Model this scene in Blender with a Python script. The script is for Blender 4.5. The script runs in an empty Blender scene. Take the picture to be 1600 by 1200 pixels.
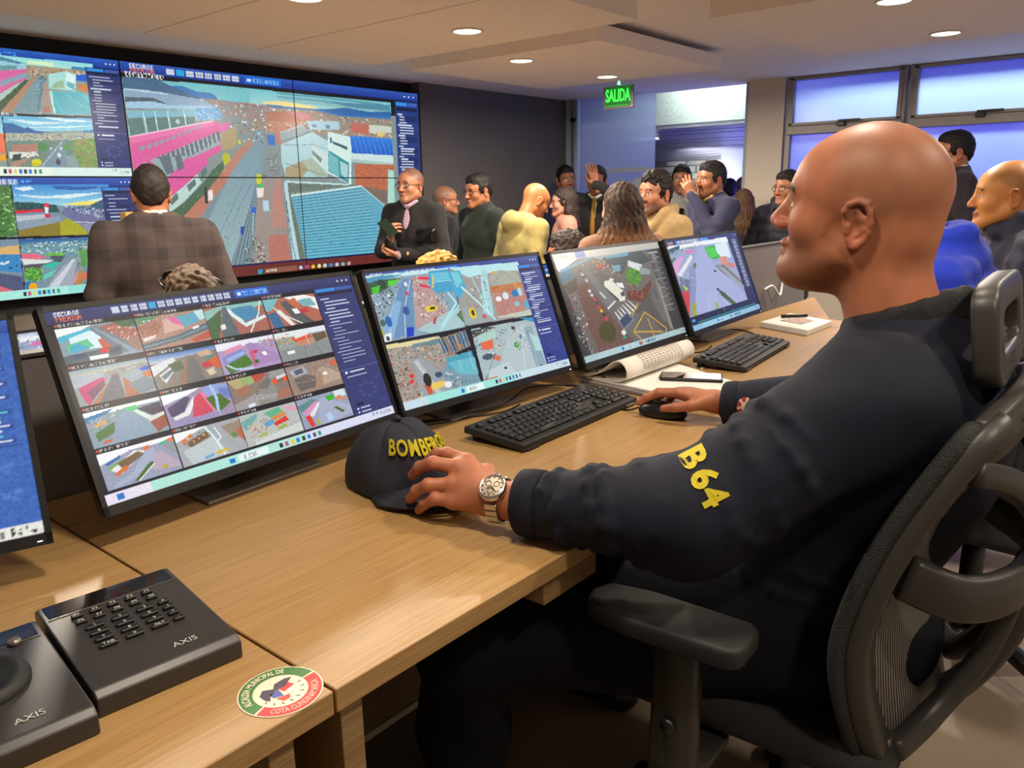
import bpy, bmesh, math, random
import numpy as np
from mathutils import Vector, Matrix
from mathutils.bvhtree import BVHTree

SC = bpy.context.scene
COL = SC.collection
R = math.radians

# ------------------------------------------------------------------ camera
FPX = 1238.9
CAM = np.array([0.0, 0.0, 1.24])


def _cam_axes(yaw, pitch, roll):
    f = np.array([math.cos(pitch) * math.cos(yaw), math.cos(pitch) * math.sin(yaw), math.sin(pitch)])
    r = np.array([math.sin(yaw), -math.cos(yaw), 0.0])
    u = np.cross(r, f)
    return r * math.cos(roll) + u * math.sin(roll), -r * math.sin(roll) + u * math.cos(roll), f


CR, CU, CF = _cam_axes(R(40.04), R(-13.64), R(-0.954))
cam_data = bpy.data.cameras.new('camera')
cam_data.sensor_width = 36.0
cam_data.lens = FPX / 1600.0 * 36.0
cam_data.clip_start = 0.02
cam = bpy.data.objects.new('camera', cam_data)
COL.objects.link(cam)
cam.matrix_world = Matrix(((CR[0], CU[0], -CF[0], CAM[0]), (CR[1], CU[1], -CF[1], CAM[1]),
                           (CR[2], CU[2], -CF[2], CAM[2]), (0, 0, 0, 1)))
SC.camera = cam

# ------------------------------------------------------------------ world, exposure
world = bpy.data.worlds.new('world')
SC.world = world
world.use_nodes = True
world.node_tree.nodes['Background'].inputs[0].default_value = (0.62, 0.72, 0.95, 1)
world.node_tree.nodes['Background'].inputs[1].default_value = 0.12
SC.view_settings.view_transform = 'Standard'
SC.view_settings.look = 'None'
SC.view_settings.exposure = 0.0
SC.view_settings.gamma = 1.0
SC.view_settings.use_curve_mapping = False
LAMP_W = 38.0          # watts of each downlight above the lower floor
DESK_W = 10.5          # downlights above the operator desk, set weaker to balance the far zone
LAMP_COL = (1.0, 0.87, 0.71)
BLUE_W = 46.0          # blue lamps of the hall behind the frosted windows


def area_light(name, loc, direction, size, watts, color, parent=None, shape='DISK', size_y=None, spread=None):
    l = bpy.data.lights.new(name, 'AREA')
    l.shape = shape
    l.size = size
    if size_y:
        l.size_y = size_y
    l.energy = watts
    l.color = color
    if spread:
        l.spread = R(spread)
    o = bpy.data.objects.new(name, l)
    COL.objects.link(o)
    o.location = loc
    o.rotation_euler = Vector(direction).to_track_quat('-Z', 'Y').to_euler()
    if parent:
        o.parent = parent
        o.matrix_parent_inverse = parent.matrix_world.inverted()
    return o


# hall beyond the window wall: cold daylight from above, blue lamps below
area_light('hall_daylight', (7.45, 0.9, 2.75), (-0.62, 0, -0.6), 4.6, 36, (0.72, 0.95, 1.0), shape='RECTANGLE', size_y=0.3, spread=100)
area_light('hall_blue_lamp', (8.2, 0.8, 0.75), (-1, 0, 0.35), 4.6, BLUE_W, (0.085, 0.08, 1.0), shape='RECTANGLE', size_y=0.4)
area_light('hall_soffit_lamp', (8.3, 3.0, 1.0), (0.1, 0.35, 0.8), 0.3, 18, (0.20, 0.17, 1.0))
area_light('hall_wall_lamp', (8.6, 4.6, 1.3), (1, -0.2, 0.05), 0.5, 17, (0.95, 0.98, 1.0), spread=95)
area_light('hall_door_fill', (7.9, 4.7, 1.95), (-1, -0.15, -0.35), 0.5, 17, (0.95, 0.97, 1.0))  # added white fill behind the door glass, makes it less blue
area_light('hall_fascia_lamp', (6.98, 3.6, 2.6), (0.75, 0, -0.75), 0.3, 9, (0.88, 1.0, 0.97), spread=120)


# ------------------------------------------------------------------ helpers
def s2l(c):
    return c / 12.92 if c <= 0.04045 else ((c + 0.055) / 1.055) ** 2.4


def rgb(r, g, b):
    return (s2l(r / 255), s2l(g / 255), s2l(b / 255), 1.0)


def tag(o, label=None, cat=None, group=None, kind=None):
    if label:
        o['label'] = label
    if cat:
        o['category'] = cat
    if group:
        o['group'] = group
    if kind:
        o['kind'] = kind
    return o


def empty(name, loc=(0, 0, 0), rz=0.0, label=None, cat=None, group=None):
    o = bpy.data.objects.new(name, None)
    o.empty_display_size = 0.05
    COL.objects.link(o)
    o.location = loc
    o.rotation_euler = (0, 0, rz)
    return tag(o, label, cat, group)


def link_mesh(name, me, mat=None, parent=None, smooth=False):
    o = bpy.data.objects.new(name, me)
    COL.objects.link(o)
    if mat is not None and not me.materials:
        for m in (mat if isinstance(mat, (list, tuple)) else [mat]):
            me.materials.append(m)
    if parent:
        o.parent = parent
    if smooth:
        me.polygons.foreach_set('use_smooth', np.ones(len(me.polygons), dtype=bool))
    return o


class MB:
    """collects simple solids; build() links them as one mesh object"""

    def __init__(self):
        self.bm = bmesh.new()

    def _fin(self, geom, mtx, mi, bev=0.0, seg=2):
        vs = [g for g in geom if isinstance(g, bmesh.types.BMVert)]
        if mtx is not None:
            bmesh.ops.transform(self.bm, matrix=mtx, verts=vs)
        fs = {f for v in vs for f in v.link_faces}
        for f in fs:
            f.material_index = mi
        if bev > 0:
            es = list({e for v in vs for e in v.link_edges})
            r = bmesh.ops.bevel(self.bm, geom=es, offset=bev, segments=seg, profile=0.5, affect='EDGES', clamp_overlap=True)
            for f in r['faces']:
                f.material_index = mi
        return self

    def box(self, lo, hi, bev=0.0, seg=2, mi=0, mtx=None):
        c = [(a + b) / 2 for a, b in zip(lo, hi)]
        s = [max(abs(b - a), 1e-5) for a, b in zip(lo, hi)]
        g = bmesh.ops.create_cube(self.bm, size=1.0)['verts']
        m = Matrix.Translation(c) @ Matrix.Diagonal((*s, 1))
        bmesh.ops.transform(self.bm, matrix=m, verts=g)
        return self._fin(g, mtx, mi, bev, seg)

    def prism(self, pts, z0, z1, bev=0.0, seg=2, mi=0, mtx=None):
        b = [self.bm.verts.new((p[0], p[1], z0)) for p in pts]
        t = [self.bm.verts.new((p[0], p[1], z1)) for p in pts]
        n = len(pts)
        fs = [self.bm.faces.new(t), self.bm.faces.new(b[::-1])]
        for i in range(n):
            fs.append(self.bm.faces.new((b[i], b[(i + 1) % n], t[(i + 1) % n], t[i])))
        bmesh.ops.recalc_face_normals(self.bm, faces=fs)
        return self._fin(b + t, mtx, mi, bev, seg)

    def ring_prism(self, outer, inner, z0, z1, mi=0, mtx=None, bev=0.0):
        n = len(outer)
        V = [[self.bm.verts.new((p[0], p[1], z)) for p in pl] for pl in (outer, inner) for z in (z0, z1)]
        ob, ot, ib, it = V
        fs = []
        for i in range(n):
            j = (i + 1) % n
            for q in ((ob[i], ob[j], ot[j], ot[i]), (it[i], it[j], ib[j], ib[i]), (ot[i], ot[j], it[j], it[i]), (ib[i], ib[j], ob[j], ob[i])):
                fs.append(self.bm.faces.new(q))
        bmesh.ops.recalc_face_normals(self.bm, faces=fs)
        vs = ob + ot + ib + it
        if mtx is not None:
            bmesh.ops.transform(self.bm, matrix=mtx, verts=vs)
        for f in fs:
            f.material_index = mi
        if bev > 0:
            es = [e for e in {e for v in vs for e in v.link_edges} if e.calc_face_angle(0) > 0.9]
            bmesh.ops.bevel(self.bm, geom=es, offset=bev, segments=2, profile=0.5, affect='EDGES', clamp_overlap=True)
        return self

    def tube(self, pts, rad, n=8, mi=0, cap=True, mtx=None):
        P = [Vector(p) for p in pts]
        rr = rad if isinstance(rad, (list, tuple)) else [rad] * len(P)
        up = None
        rings = []
        for i, p in enumerate(P):
            d = (P[min(i + 1, len(P) - 1)] - P[max(i - 1, 0)]).normalized()
            if up is None:
                up = Vector((0, 0, 1)) if abs(d.z) < 0.9 else Vector((1, 0, 0))
            a = d.cross(up).normalized()
            up = a.cross(d).normalized()
            rings.append([self.bm.verts.new(p + (a * math.cos(t) + up * math.sin(t)) * rr[i])
                          for t in [2 * math.pi * k / n for k in range(n)]])
        fs = []
        for A, B in zip(rings, rings[1:]):
            for k in range(n):
                fs.append(self.bm.faces.new((A[k], A[(k + 1) % n], B[(k + 1) % n], B[k])))
        if cap:
            fs.append(self.bm.faces.new(rings[0][::-1]))
            fs.append(self.bm.faces.new(rings[-1]))
        bmesh.ops.recalc_face_normals(self.bm, faces=fs)
        for f in fs:
            f.material_index = mi
            f.smooth = True
        if mtx is not None:
            bmesh.ops.transform(self.bm, matrix=mtx, verts=[v for r_ in rings for v in r_])
        return self

    def lathe(self, prof, n=24, mi=0, mtx=None, smooth=True):
        rings = []
        for r_, z in prof:
            if r_ < 1e-6:
                rings.append([self.bm.verts.new((0, 0, z))])
            else:
                rings.append([self.bm.verts.new((r_ * math.cos(2 * math.pi * k / n), r_ * math.sin(2 * math.pi * k / n), z)) for k in range(n)])
        fs = []
        for A, B in zip(rings, rings[1:]):
            for k in range(n):
                a0, a1 = A[k % len(A)], A[(k + 1) % len(A)]
                b0, b1 = B[k % len(B)], B[(k + 1) % len(B)]
                vs = []
                for v in (a0, a1, b1, b0):
                    if v not in vs:
                        vs.append(v)
                if len(vs) > 2:
                    try:
                        fs.append(self.bm.faces.new(vs))
                    except ValueError:
                        pass
        bmesh.ops.recalc_face_normals(self.bm, faces=fs)
        for f in fs:
            f.material_index = mi
            f.smooth = smooth
        if mtx is not None:
            bmesh.ops.transform(self.bm, matrix=mtx, verts=[v for r_ in rings for v in r_])
        return self

    def build(self, name, mat, parent=None, smooth=False):
        me = bpy.data.meshes.new(name)
        self.bm.to_mesh(me)
        self.bm.free()
        o = link_mesh(name, me, mat, parent)
        if smooth:
            me.polygons.foreach_set('use_smooth', np.ones(len(me.polygons), dtype=bool))
        return o


def copy_tree(o, parent=None):
    c = o.copy()
    COL.objects.link(c)
    c.parent = parent
    for ch in o.children:
        copy_tree(ch, c)
    return c


def text_mesh(body, size=1.0, extrude=0.0, align='CENTER', bold=0.0, res=3, spacing=1.0):
    """mesh of flat lettering in the XY plane, origin at its centre line"""
    cu = bpy.data.curves.new('lettering', 'FONT')
    cu.body = body
    cu.size = size
    cu.extrude = extrude
    cu.align_x = align
    cu.align_y = 'CENTER'
    cu.offset = bold
    cu.resolution_u = res
    cu.space_character = spacing
    o = bpy.data.objects.new('lettering', cu)
    COL.objects.link(o)
    dg = bpy.context.evaluated_depsgraph_get()
    me = bpy.data.meshes.new_from_object(o.evaluated_get(dg))
    bpy.data.objects.remove(o)
    bpy.data.curves.remove(cu)
    return me


def map_mesh(me, fn):
    n = len(me.vertices)
    co = np.empty(n * 3)
    me.vertices.foreach_get('co', co)
    co = fn(co.reshape(-1, 3))
    me.vertices.foreach_set('co', np.asarray(co).ravel())
    me.update()
    return me


# ------------------------------------------------------------------ materials
def new_mat(name):
    m = bpy.data.materials.new(name)
    m.use_nodes = True
    nt = m.node_tree
    return m, nt, nt.nodes['Principled BSDF']


def mat(name, col, rough=0.5, metal=0.0, spec=0.5, var=0.0, scale=30.0, bump=0.0, bscale=200.0, stretch=None, coat=0.0, sheen=0.0):
    m, nt, b = new_mat(name)
    c = rgb(*col)
    b.inputs['Roughness'].default_value = rough
    b.inputs['Metallic'].default_value = metal
    b.inputs['Specular IOR Level'].default_value = spec
    b.inputs['Coat Weight'].default_value = coat
    b.inputs['Sheen Weight'].default_value = sheen
    tc = nt.nodes.new('ShaderNodeTexCoord')
    mp = nt.nodes.new('ShaderNodeMapping')
    nt.links.new(tc.outputs['Object'], mp.inputs[0])
    if stretch:
        mp.inputs['Scale'].default_value = stretch
    nz = nt.nodes.new('ShaderNodeTexNoise')
    nz.inputs['Scale'].default_value = scale
    nz.inputs['Detail'].default_value = 4
    nt.links.new(mp.outputs[0], nz.inputs[0])
    rp = nt.nodes.new('ShaderNodeValToRGB')
    v = max(var, 0.02)
    rp.color_ramp.elements[0].position = 0.3
    rp.color_ramp.elements[1].position = 0.7
    rp.color_ramp.elements[0].color = tuple(x * (1 - v) for x in c[:3]) + (1,)
    rp.color_ramp.elements[1].color = tuple(min(1, x * (1 + v)) for x in c[:3]) + (1,)
    nt.links.new(nz.outputs[0], rp.inputs[0])
    nt.links.new(rp.outputs[0], b.inputs['Base Color'])
    if bump > 0:
        n2 = nt.nodes.new('ShaderNodeTexNoise')
        n2.inputs['Scale'].default_value = bscale
        n2.inputs['Detail'].default_value = 3
        nt.links.new(mp.outputs[0], n2.inputs[0])
        bp = nt.nodes.new('ShaderNodeBump')
        bp.inputs['Strength'].default_value = bump
        bp.inputs['Distance'].default_value = 0.004
        nt.links.new(n2.outputs[0], bp.inputs['Height'])
        nt.links.new(bp.outputs[0], b.inputs['Normal'])
    return m


def emit_mat(name, col, strength):
    m, nt, b = new_mat(name)
    b.inputs['Base Color'].default_value = (0.02, 0.02, 0.02, 1)
    b.inputs['Emission Color'].default_value = rgb(*col)
    b.inputs['Emission Strength'].default_value = strength
    return m


def wood_mat(name, light, dark, axis=0):
    m, nt, b = new_mat(name)
    tc = nt.nodes.new('ShaderNodeTexCoord')
    mp = nt.nodes.new('ShaderNodeMapping')
    sc = [95.0, 95.0, 95.0]
    sc[axis] = 2.6
    mp.inputs['Scale'].default_value = sc
    nt.links.new(tc.outputs['Object'], mp.inputs[0])
    n1 = nt.nodes.new('ShaderNodeTexNoise')
    n1.inputs['Scale'].default_value = 2.6
    n1.inputs['Detail'].default_value = 6
    n1.inputs['Distortion'].default_value = 0.4
    nt.links.new(mp.outputs[0], n1.inputs[0])
    rp = nt.nodes.new('ShaderNodeValToRGB')
    rp.color_ramp.elements[0].position = 0.33
    rp.color_ramp.elements[1].position = 0.66
    rp.color_ramp.elements[0].color = rgb(*dark)
    rp.color_ramp.elements[1].color = rgb(*light)
    nt.links.new(n1.outputs[0], rp.inputs[0])
    nt.links.new(rp.outputs[0], b.inputs['Base Color'])
    b.inputs['Roughness'].default_value = 0.42
    bp = nt.nodes.new('ShaderNodeBump')
    bp.inputs['Strength'].default_value = 0.12
    bp.inputs['Distance'].default_value = 0.002
    nt.links.new(n1.outputs[0], bp.inputs['Height'])
    nt.links.new(bp.outputs[0], b.inputs['Normal'])
    return m


def vcol_mat(name, rough=0.5, emit=0.0, spec=0.4, bump=0.0, bscale=300.0, sss=0.0, coat=0.0):
    """material that takes its colour from the mesh's own colour attribute"""
    m, nt, b = new_mat(name)
    at = nt.nodes.new('ShaderNodeAttribute')
    at.attribute_name = 'col'
    b.inputs['Roughness'].default_value = rough
    b.inputs['Specular IOR Level'].default_value = spec
    b.inputs['Coat Weight'].default_value = coat
    if emit > 0:
        b.inputs['Base Color'].default_value = (0.01, 0.01, 0.012, 1)
        nt.links.new(at.outputs['Color'], b.inputs['Emission Color'])
        b.inputs['Emission Strength'].default_value = emit
    else:
        nt.links.new(at.outputs['Color'], b.inputs['Base Color'])
    if sss > 0:
        b.inputs['Subsurface Weight'].default_value = sss
        b.inputs['Subsurface Radius'].default_value = (1.0, 0.35, 0.2)
        b.inputs['Subsurface Scale'].default_value = 0.006
    if bump > 0:
        tc = nt.nodes.new('ShaderNodeTexCoord')
        n2 = nt.nodes.new('ShaderNodeTexNoise')
        n2.inputs['Scale'].default_value = bscale
        n2.inputs['Detail'].default_value = 3
        nt.links.new(tc.outputs['Object'], n2.inputs[0])
        bp = nt.nodes.new('ShaderNodeBump')
        bp.inputs['Strength'].default_value = bump
        bp.inputs['Distance'].default_value = 0.003
        nt.links.new(n2.outputs[0], bp.inputs['Height'])
        nt.links.new(bp.outputs[0], b.inputs['Normal'])
    return m


M = {}
M['wood'] = wood_mat('light oak laminate', (178, 142, 92), (160, 124, 76))
M['wood_edge'] = wood_mat('oak laminate edge', (164, 132, 90), (132, 104, 68))
M['ceiling'] = mat('off white ceiling paint', (238, 232, 224), 0.9, var=0.02)
M['cloud'] = mat('warm white gypsum board', (240, 232, 224), 0.9, var=0.015)
M['dark_wall'] = mat('charcoal wall paint', (92, 89, 90), 0.75, var=0.05, scale=3)
M['black_wall'] = mat('black wall cladding', (30, 29, 31), 0.7)
M['low_wall'] = mat('taupe wall panel', (120, 110, 102), 0.7)
M['cream'] = mat('cream column paint', (224, 212, 196), 0.85)
M['grey_wall'] = mat('warm grey wall paint', (222, 216, 208), 0.85)
M['divider'] = mat('grey divider laminate', (118, 114, 114), 0.5, var=0.03, scale=4)
M['concrete'] = mat('polished concrete', (150, 134, 116), 0.35, var=0.22, scale=2.2, bump=0.05, bscale=20)
M['dark_floor'] = mat('dark vinyl floor', (118, 110, 106), 0.55, var=0.2, scale=3)
M['black'] = mat('black plastic', (22, 22, 23), 0.35)
M['black_matte'] = mat('matte black plastic', (30, 30, 31), 0.6, bump=0.05, bscale=600)
M['key'] = mat('black keycap plastic', (36, 36, 38), 0.45)
M['chrome'] = mat('brushed steel', (200, 198, 194), 0.25, metal=1.0)
M['alu'] = mat('window aluminium', (150, 143, 138), 0.45, metal=0.3)
M['chair'] = mat('charcoal chair plastic', (54, 52, 50), 0.42, bump=0.03, bscale=500)
M['white'] = mat('white plastic', (225, 225, 222), 0.5)
M['paper'] = mat('white paper', (236, 232, 224), 0.8)
M['screen'] = vcol_mat('lit display', 0.25, emit=1.0)
M['skin'] = vcol_mat('skin', 0.42, sss=0.12, bump=0.12, bscale=900, spec=0.4)
# ================================================================== the room
def struct(o):
    o['kind'] = 'structure'
    return o


XR, YF, ZC, ZL = 6.84, 4.97, 2.12, -0.30       # window wall, video wall, ceiling, lower floor

struct(MB().box((-2.6, -2.2, -0.42), (4.75, 1.66, 0.0)).build('floor', M['concrete']))
struct(MB().box((-2.6, -2.2, -0.5), (11.2, 6.2, ZL)).build('floor_lower', M['dark_floor']))
struct(MB().box((-2.6, -2.2, ZC), (XR + 0.14, 5.2, ZC + 0.12)).build('ceiling', M['ceiling']))
struct(MB().box((-2.6, YF + 0.10, ZL), (XR + 0.14, YF + 0.22, ZC)).build('wall_front', M['black_wall']))
struct(MB().box((4.80, YF, ZL), (XR, YF + 0.10, ZC)).build('wall_front_right', M['dark_wall']))
struct(MB().box((-2.6, YF + 0.02, ZL), (4.80, YF + 0.10, 0.60)).build('wall_front_lower', M['low_wall']))
struct(MB().box((-2.72, -2.2, ZL), (-2.6, 5.2, ZC)).build('wall_left', M['grey_wall']))
struct(MB().box((-2.6, -2.32, ZL), (XR + 0.14, -2.2, ZC)).build('wall_back', M['grey_wall']))
# window wall: column, sill wall, head
struct(MB().box((XR, 2.72, ZL), (XR + 0.30, 3.04, ZC)).build('wall_right_column', M['cream']))
struct(MB().box((XR, -2.2, ZL), (XR + 0.14, 2.72, 0.86)).build('wall_right', M['cream']))

# frosted glass: rough translucent panes lit from the hall behind
m, nt, b = new_mat('frosted glass')
tr = nt.nodes.new('ShaderNodeBsdfTranslucent')
tr.inputs[0].default_value = (0.86, 0.92, 0.97, 1)
gl = nt.nodes.new('ShaderNodeBsdfGlossy')
gl.inputs['Roughness'].default_value = 0.25
gl.inputs[0].default_value = (0.9, 0.9, 0.9, 1)
mx = nt.nodes.new('ShaderNodeMixShader')
mx.inputs[0].default_value = 0.05
nt.links.new(tr.outputs[0], mx.inputs[1])
nt.links.new(gl.outputs[0], mx.inputs[2])
nt.links.new(mx.outputs[0], nt.nodes['Material Output'].inputs[0])
M['frost'] = m


def window(name, y0, y1, z0, z1, zr):
    """aluminium window: hopper light above a rail, fixed pane below (x = XR)"""
    fr = MB()
    x0, x1 = XR - 0.005, XR + 0.07
    w = 0.045
    fr.box((x0, y0, z1 - w), (x1, y1, z1), 0.004).box((x0, y0, z0), (x1, y1, z0 + w), 0.004)
    fr.box((x0, y0, z0), (x1, y0 + w, z1), 0.004).box((x0, y1 - w, z0), (x1, y1, z1), 0.004)
    o = struct(fr.build(name, M['alu']))
    MB().box((x0 - 0.012, y0 + 0.01, zr - 0.035), (x1, y1 - 0.01, zr + 0.035), 0.005).build('rail', M['alu'], o)
    s = MB()
    s.box((x0 - 0.01, y0 + w * .6, zr + 0.036), (x1 - .02, y1 - w * .6, zr + 0.058), 0.003)
    s.box((x0 - 0.01, y0 + w * .6, z1 - w - 0.02), (x1 - .02, y1 - w * .6, z1 - w + .004), 0.003)
    s.box((x0 - 0.01, y0 + w * .6, zr + 0.04), (x1 - .02, y0 + w * 1.3, z1 - w), 0.003)
    s.box((x0 - 0.01, y1 - w * 1.3, zr + 0.04), (x1 - .02, y1 - w * .6, z1 - w), 0.003)
    s.build('sash', M['alu'], o)
    MB().box((XR + 0.028, y0 + w, zr + 0.03), (XR + 0.034, y1 - w, z1 - w)).build('pane', M['frost'], o)
    MB().box((XR + 0.028, y0 + w, z0 + w), (XR + 0.034, y1 - w, zr - 0.03)).build('pane', M['frost'], o)
    yc = (y0 + y1) / 2
    h = MB().box((x0 - 0.05, yc - 0.035, zr + 0.012), (x0 - 0.012, yc + 0.03, zr + 0.045), 0.004)
    h.box((x0 - 0.045, yc - 0.15, zr + 0.046), (x0 - 0.03, yc + 0.02, zr + 0.062), 0.003)
    h.build('latch', M['black'], o)
    return o


window('window_1', 1.775, 2.70, 0.86, 2.155, 1.697)
window('window_2', 0.76, 1.755, 0.86, 2.155, 1.697)
window('window_3', -0.27, 0.74, 0.86, 2.155, 1.697)
window('window_4', -1.30, -0.29, 0.86, 2.155, 1.697)
struct(MB().box((XR, -2.2, 0.86), (XR + 0.14, -1.30, ZC)).build('wall_right_end', M['cream']))

# glass door leaf and its clear neighbour bay
m, nt, b = new_mat('blue tinted door glass')
tr = nt.nodes.new('ShaderNodeBsdfTransparent')
tr.inputs[0].default_value = (0.66, 0.70, 0.76, 1)
df = nt.nodes.new('ShaderNodeBsdfTranslucent')
df.inputs[0].default_value = (0.74, 0.77, 0.82, 1)
gl = nt.nodes.new('ShaderNodeBsdfGlossy')
gl.inputs['Roughness'].default_value = 0.05
m1 = nt.nodes.new('ShaderNodeMixShader')
m1.inputs[0].default_value = 0.75
m2 = nt.nodes.new('ShaderNodeMixShader')
m2.inputs[0].default_value = 0.10
nt.links.new(tr.outputs[0], m1.inputs[1])
nt.links.new(df.outputs[0], m1.inputs[2])
nt.links.new(m1.outputs[0], m2.inputs[1])
nt.links.new(gl.outputs[0], m2.inputs[2])
nt.links.new(m2.outputs[0], nt.nodes['Material Output'].inputs[0])
M['doorglass'] = m
M['doorframe'] = mat('pale steel door jamb', (168, 182, 200), 0.4)
d = struct(MB().box((XR - 0.01, 4.83, ZL), (XR + 0.05, YF, ZC), 0.004).build('door_1', M['doorframe']))
MB().box((XR + 0.01, 3.95, ZL + 0.02), (XR + 0.022, 4.80, ZC - 0.005)).build('pane', M['doorglass'], d)
MB().tube([(XR - .03, 4.865, ZL + .1), (XR - .03, 4.865, ZC - .01)], 0.016).build('pivot_rod', M['chrome'], d)
mb = MB()
for z in (1.93, 1.2):
    mb.box((XR - 0.05, 4.84, z - 0.018), (XR + 0.03, 4.89, z + 0.018), 0.004)
mb.build('hinge', M['black'], d)
mb = MB()
pts = [(-0.28, -0.1), (-0.24, 0.12), (-0.2, 0.16), (0.26, 0.17), (0.30, 0.13), (0.30, -0.16), (-0.28, -0.16)]
inn = [(-0.24, -0.1), (-0.21, 0.09), (-0.17, 0.12), (0.23, 0.13), (0.26, 0.10), (0.26, -0.13), (-0.24, -0.13)]
mt = Matrix(((0, 0, 1, XR - 0.001), (-1, 0, 0, 4.28), (0, 1, 0, 1.28), (0, 0, 0, 1)))
mb.ring_prism(pts, inn, 0.0, 0.004, mtx=mt)
mb.prism([(-0.14, -0.13), (-0.06, 0.06), (0.02, 0.06), (-0.02, -0.13)], 0, .004, mtx=mt)
mb.prism([(0.05, -0.13), (0.07, 0.0), (0.12, 0.07), (0.20, 0.07), (0.23, 0.0), (0.23, -0.13)], 0, .004, mtx=mt)
mb.build('frosted_emblem', mat('frosted film', (170, 178, 190), 0.7), d)
struct(MB().box((XR + 0.0, 3.035, ZL), (XR + 0.06, 3.065, ZC), 0.003).build('trim_1', M['doorframe']))

# hall behind the opening: stucco fascia, planked soffit, split stone wall, blue pillar
M['stucco'] = mat('white stucco', (226, 236, 230), 0.9, var=0.12, scale=60, bump=0.8, bscale=90)
struct(MB().box((XR + 0.5, 2.4, 1.86), (XR + 0.62, 5.6, 2.7)).build('wall_hall_fascia', M['stucco']))
SLOPE = Matrix.Translation((XR + 0.5, 0, 1.84)) @ Matrix.Rotation(R(4.3), 4, 'Y')
sf = struct(MB().box((0, 2.4, 0.0), (2.95, 5.9, 0.015), mtx=SLOPE).build('ceiling_hall', mat('hall soffit backing', (120, 118, 132), 0.7)))
M['plank'] = wood_mat('limewashed plank', (172, 170, 188), (120, 118, 140), axis=1)
pm = None
for i in range(14):
    o = MB().box((0, 2.45, 0), (0.192, 5.85, 0.022), 0.004).build('plank', M['plank'], sf) if pm is None else bpy.data.objects.new('plank', pm)
    if pm is None:
        pm = o.data
    else:
        COL.objects.link(o)
        o.parent = sf
    o.matrix_local = SLOPE @ Matrix.Translation((i * 0.205, 0, -0.022 - 0.002 * (i % 3)))
random.seed(5)
ws = struct(MB().box((10.2, 0.4, ZL), (10.3, 6.2, 2.7)).build('wall_hall_stone', mat('stone wall mortar', (150, 150, 148), 0.9)))
stone_m = [mat('split white stone', c, 0.9, var=0.14, scale=18, bump=0.6, bscale=45) for c in ((206, 208, 202), (186, 188, 182), (220, 220, 214))]
meshes = []
for mmat in stone_m:
    o = MB().box((-0.04, 0.0, 0.0), (0.0, 0.30, 0.085), 0.008, 1).build('stone', mmat, ws)
    meshes.append(o.data)
    bpy.data.objects.remove(o)
z, row = 0.55, 0
while z < 1.85:
    y = 3.05 + (row % 2) * 0.15 - 0.3
    while y < 5.6:
        o = bpy.data.objects.new('stone', meshes[random.randrange(3)])
        COL.objects.link(o)
        o.parent = ws
        o.location = (10.2 - random.uniform(0, 0.02), y, z)
        o.scale = (1, random.uniform(0.9, 0.97), random.uniform(0.9, 1.0))
        y += 0.31
    z += 0.091
    row += 1
struct(MB().box((9.3, 4.05, ZL), (9.6, 4.45, 1.85), 0.01).build('wall_hall_pillar', mat('blue grey pillar paint', (96, 100, 140), 0.7)))

# ceiling clouds (suspended gypsum rafts)
def cloud(x0, x1, y0, y1, label, joints):
    o = MB().box((x0, y0, 2.0), (x1, y1, 2.085), 0.003).build('ceiling_raft', M['cloud'])
    tag(o, label, 'ceiling panel', 'suspended ceiling rafts')
    for x in (x0 + 0.25, x1 - 0.25):
        for y in (y0 + 0.25, y1 - 0.25):
            MB().tube([(x, y, 2.08), (x, y, ZC)], 0.012).build('hanger', M['chrome'], o)
    jm = None
    for x in joints:
        MB().box((x - 0.0015, y0 + 0.002, 1.9992), (x + 0.0015, y1 - 0.002, 2.0006)).build('board_joint', mat('raft board joint', (150, 136, 124), 0.9) if jm is None else jm, o)  # slightly darker strip marks each board joint
    return o


cloud(3.72, 5.15, 2.49, 3.93, 'white ceiling raft holding two downlights nearest the green exit sign', [])
cloud(0.30, 3.42, 2.08, 3.93, 'long white ceiling raft with board joints in front of the video wall', [2.0, 2.62])
cloud(3.62, 5.11, -0.60, 1.82, 'white ceiling raft with two downlights near the frosted windows', [])
cloud(-0.3, 2.75, -0.90, 1.60, 'white ceiling raft right above the oak operator desk', [])


def downlight(x, y, label):
    e = empty('downlight', (x, y, 2.0), 0, label, 'downlight', 'recessed round downlights')
    MB().lathe([(0.078, 0.0), (0.080, -0.004), (0.074, -0.009), (0.066, -0.006), (0.064, 0.0)], 32).build('trim_ring', M['white'], e)
    MB().lathe([(0.0, -0.004), (0.066, -0.004), (0.066, -0.001), (0.0, -0.001)], 32).build('diffuser', M['lamp'], e)
    l = area_light('lamp', (0, 0, -0.012), (0, 0, -1), 0.13, DESK_W if (y < 1.7 and x < 3.0) else LAMP_W * (.55 if y < 1.7 else 1), LAMP_COL)
    l.parent = e
    return e


M['lamp'] = emit_mat('glowing lamp diffuser', (255, 238, 205), 9.0)
for x, y, l in [(3.92, 3.18, 'left one of the two glowing downlights on the raft by the exit sign'),
                (4.88, 3.20, 'glowing round downlight just above the green exit sign'),
                (3.04, 2.80, 'glowing round downlight on the long raft, topmost above the standing crowd'),
                (2.10, 2.80, 'round downlight on the long raft cut by the top picture edge'),
                (1.10, 2.80, 'round downlight on the long raft above the left video wall column'),
                (3.84, 1.08, 'round downlight above the bald operator cut by the picture top'),
                (4.82, 1.09, 'glowing round downlight nearest the frosted windows'),
                (0.55, 0.55, 'round downlight over the left end of the oak desk'),
                (1.62, 0.62, 'round downlight over the seated bald operator'),
                (0.55, -0.45, 'round downlight behind the photographer at left'),
                (1.62, -0.45, 'round downlight behind the seated operator'),
                (3.84, 0.10, 'round downlight behind the right hand chairs')]:
    downlight(x, y, l)

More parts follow.
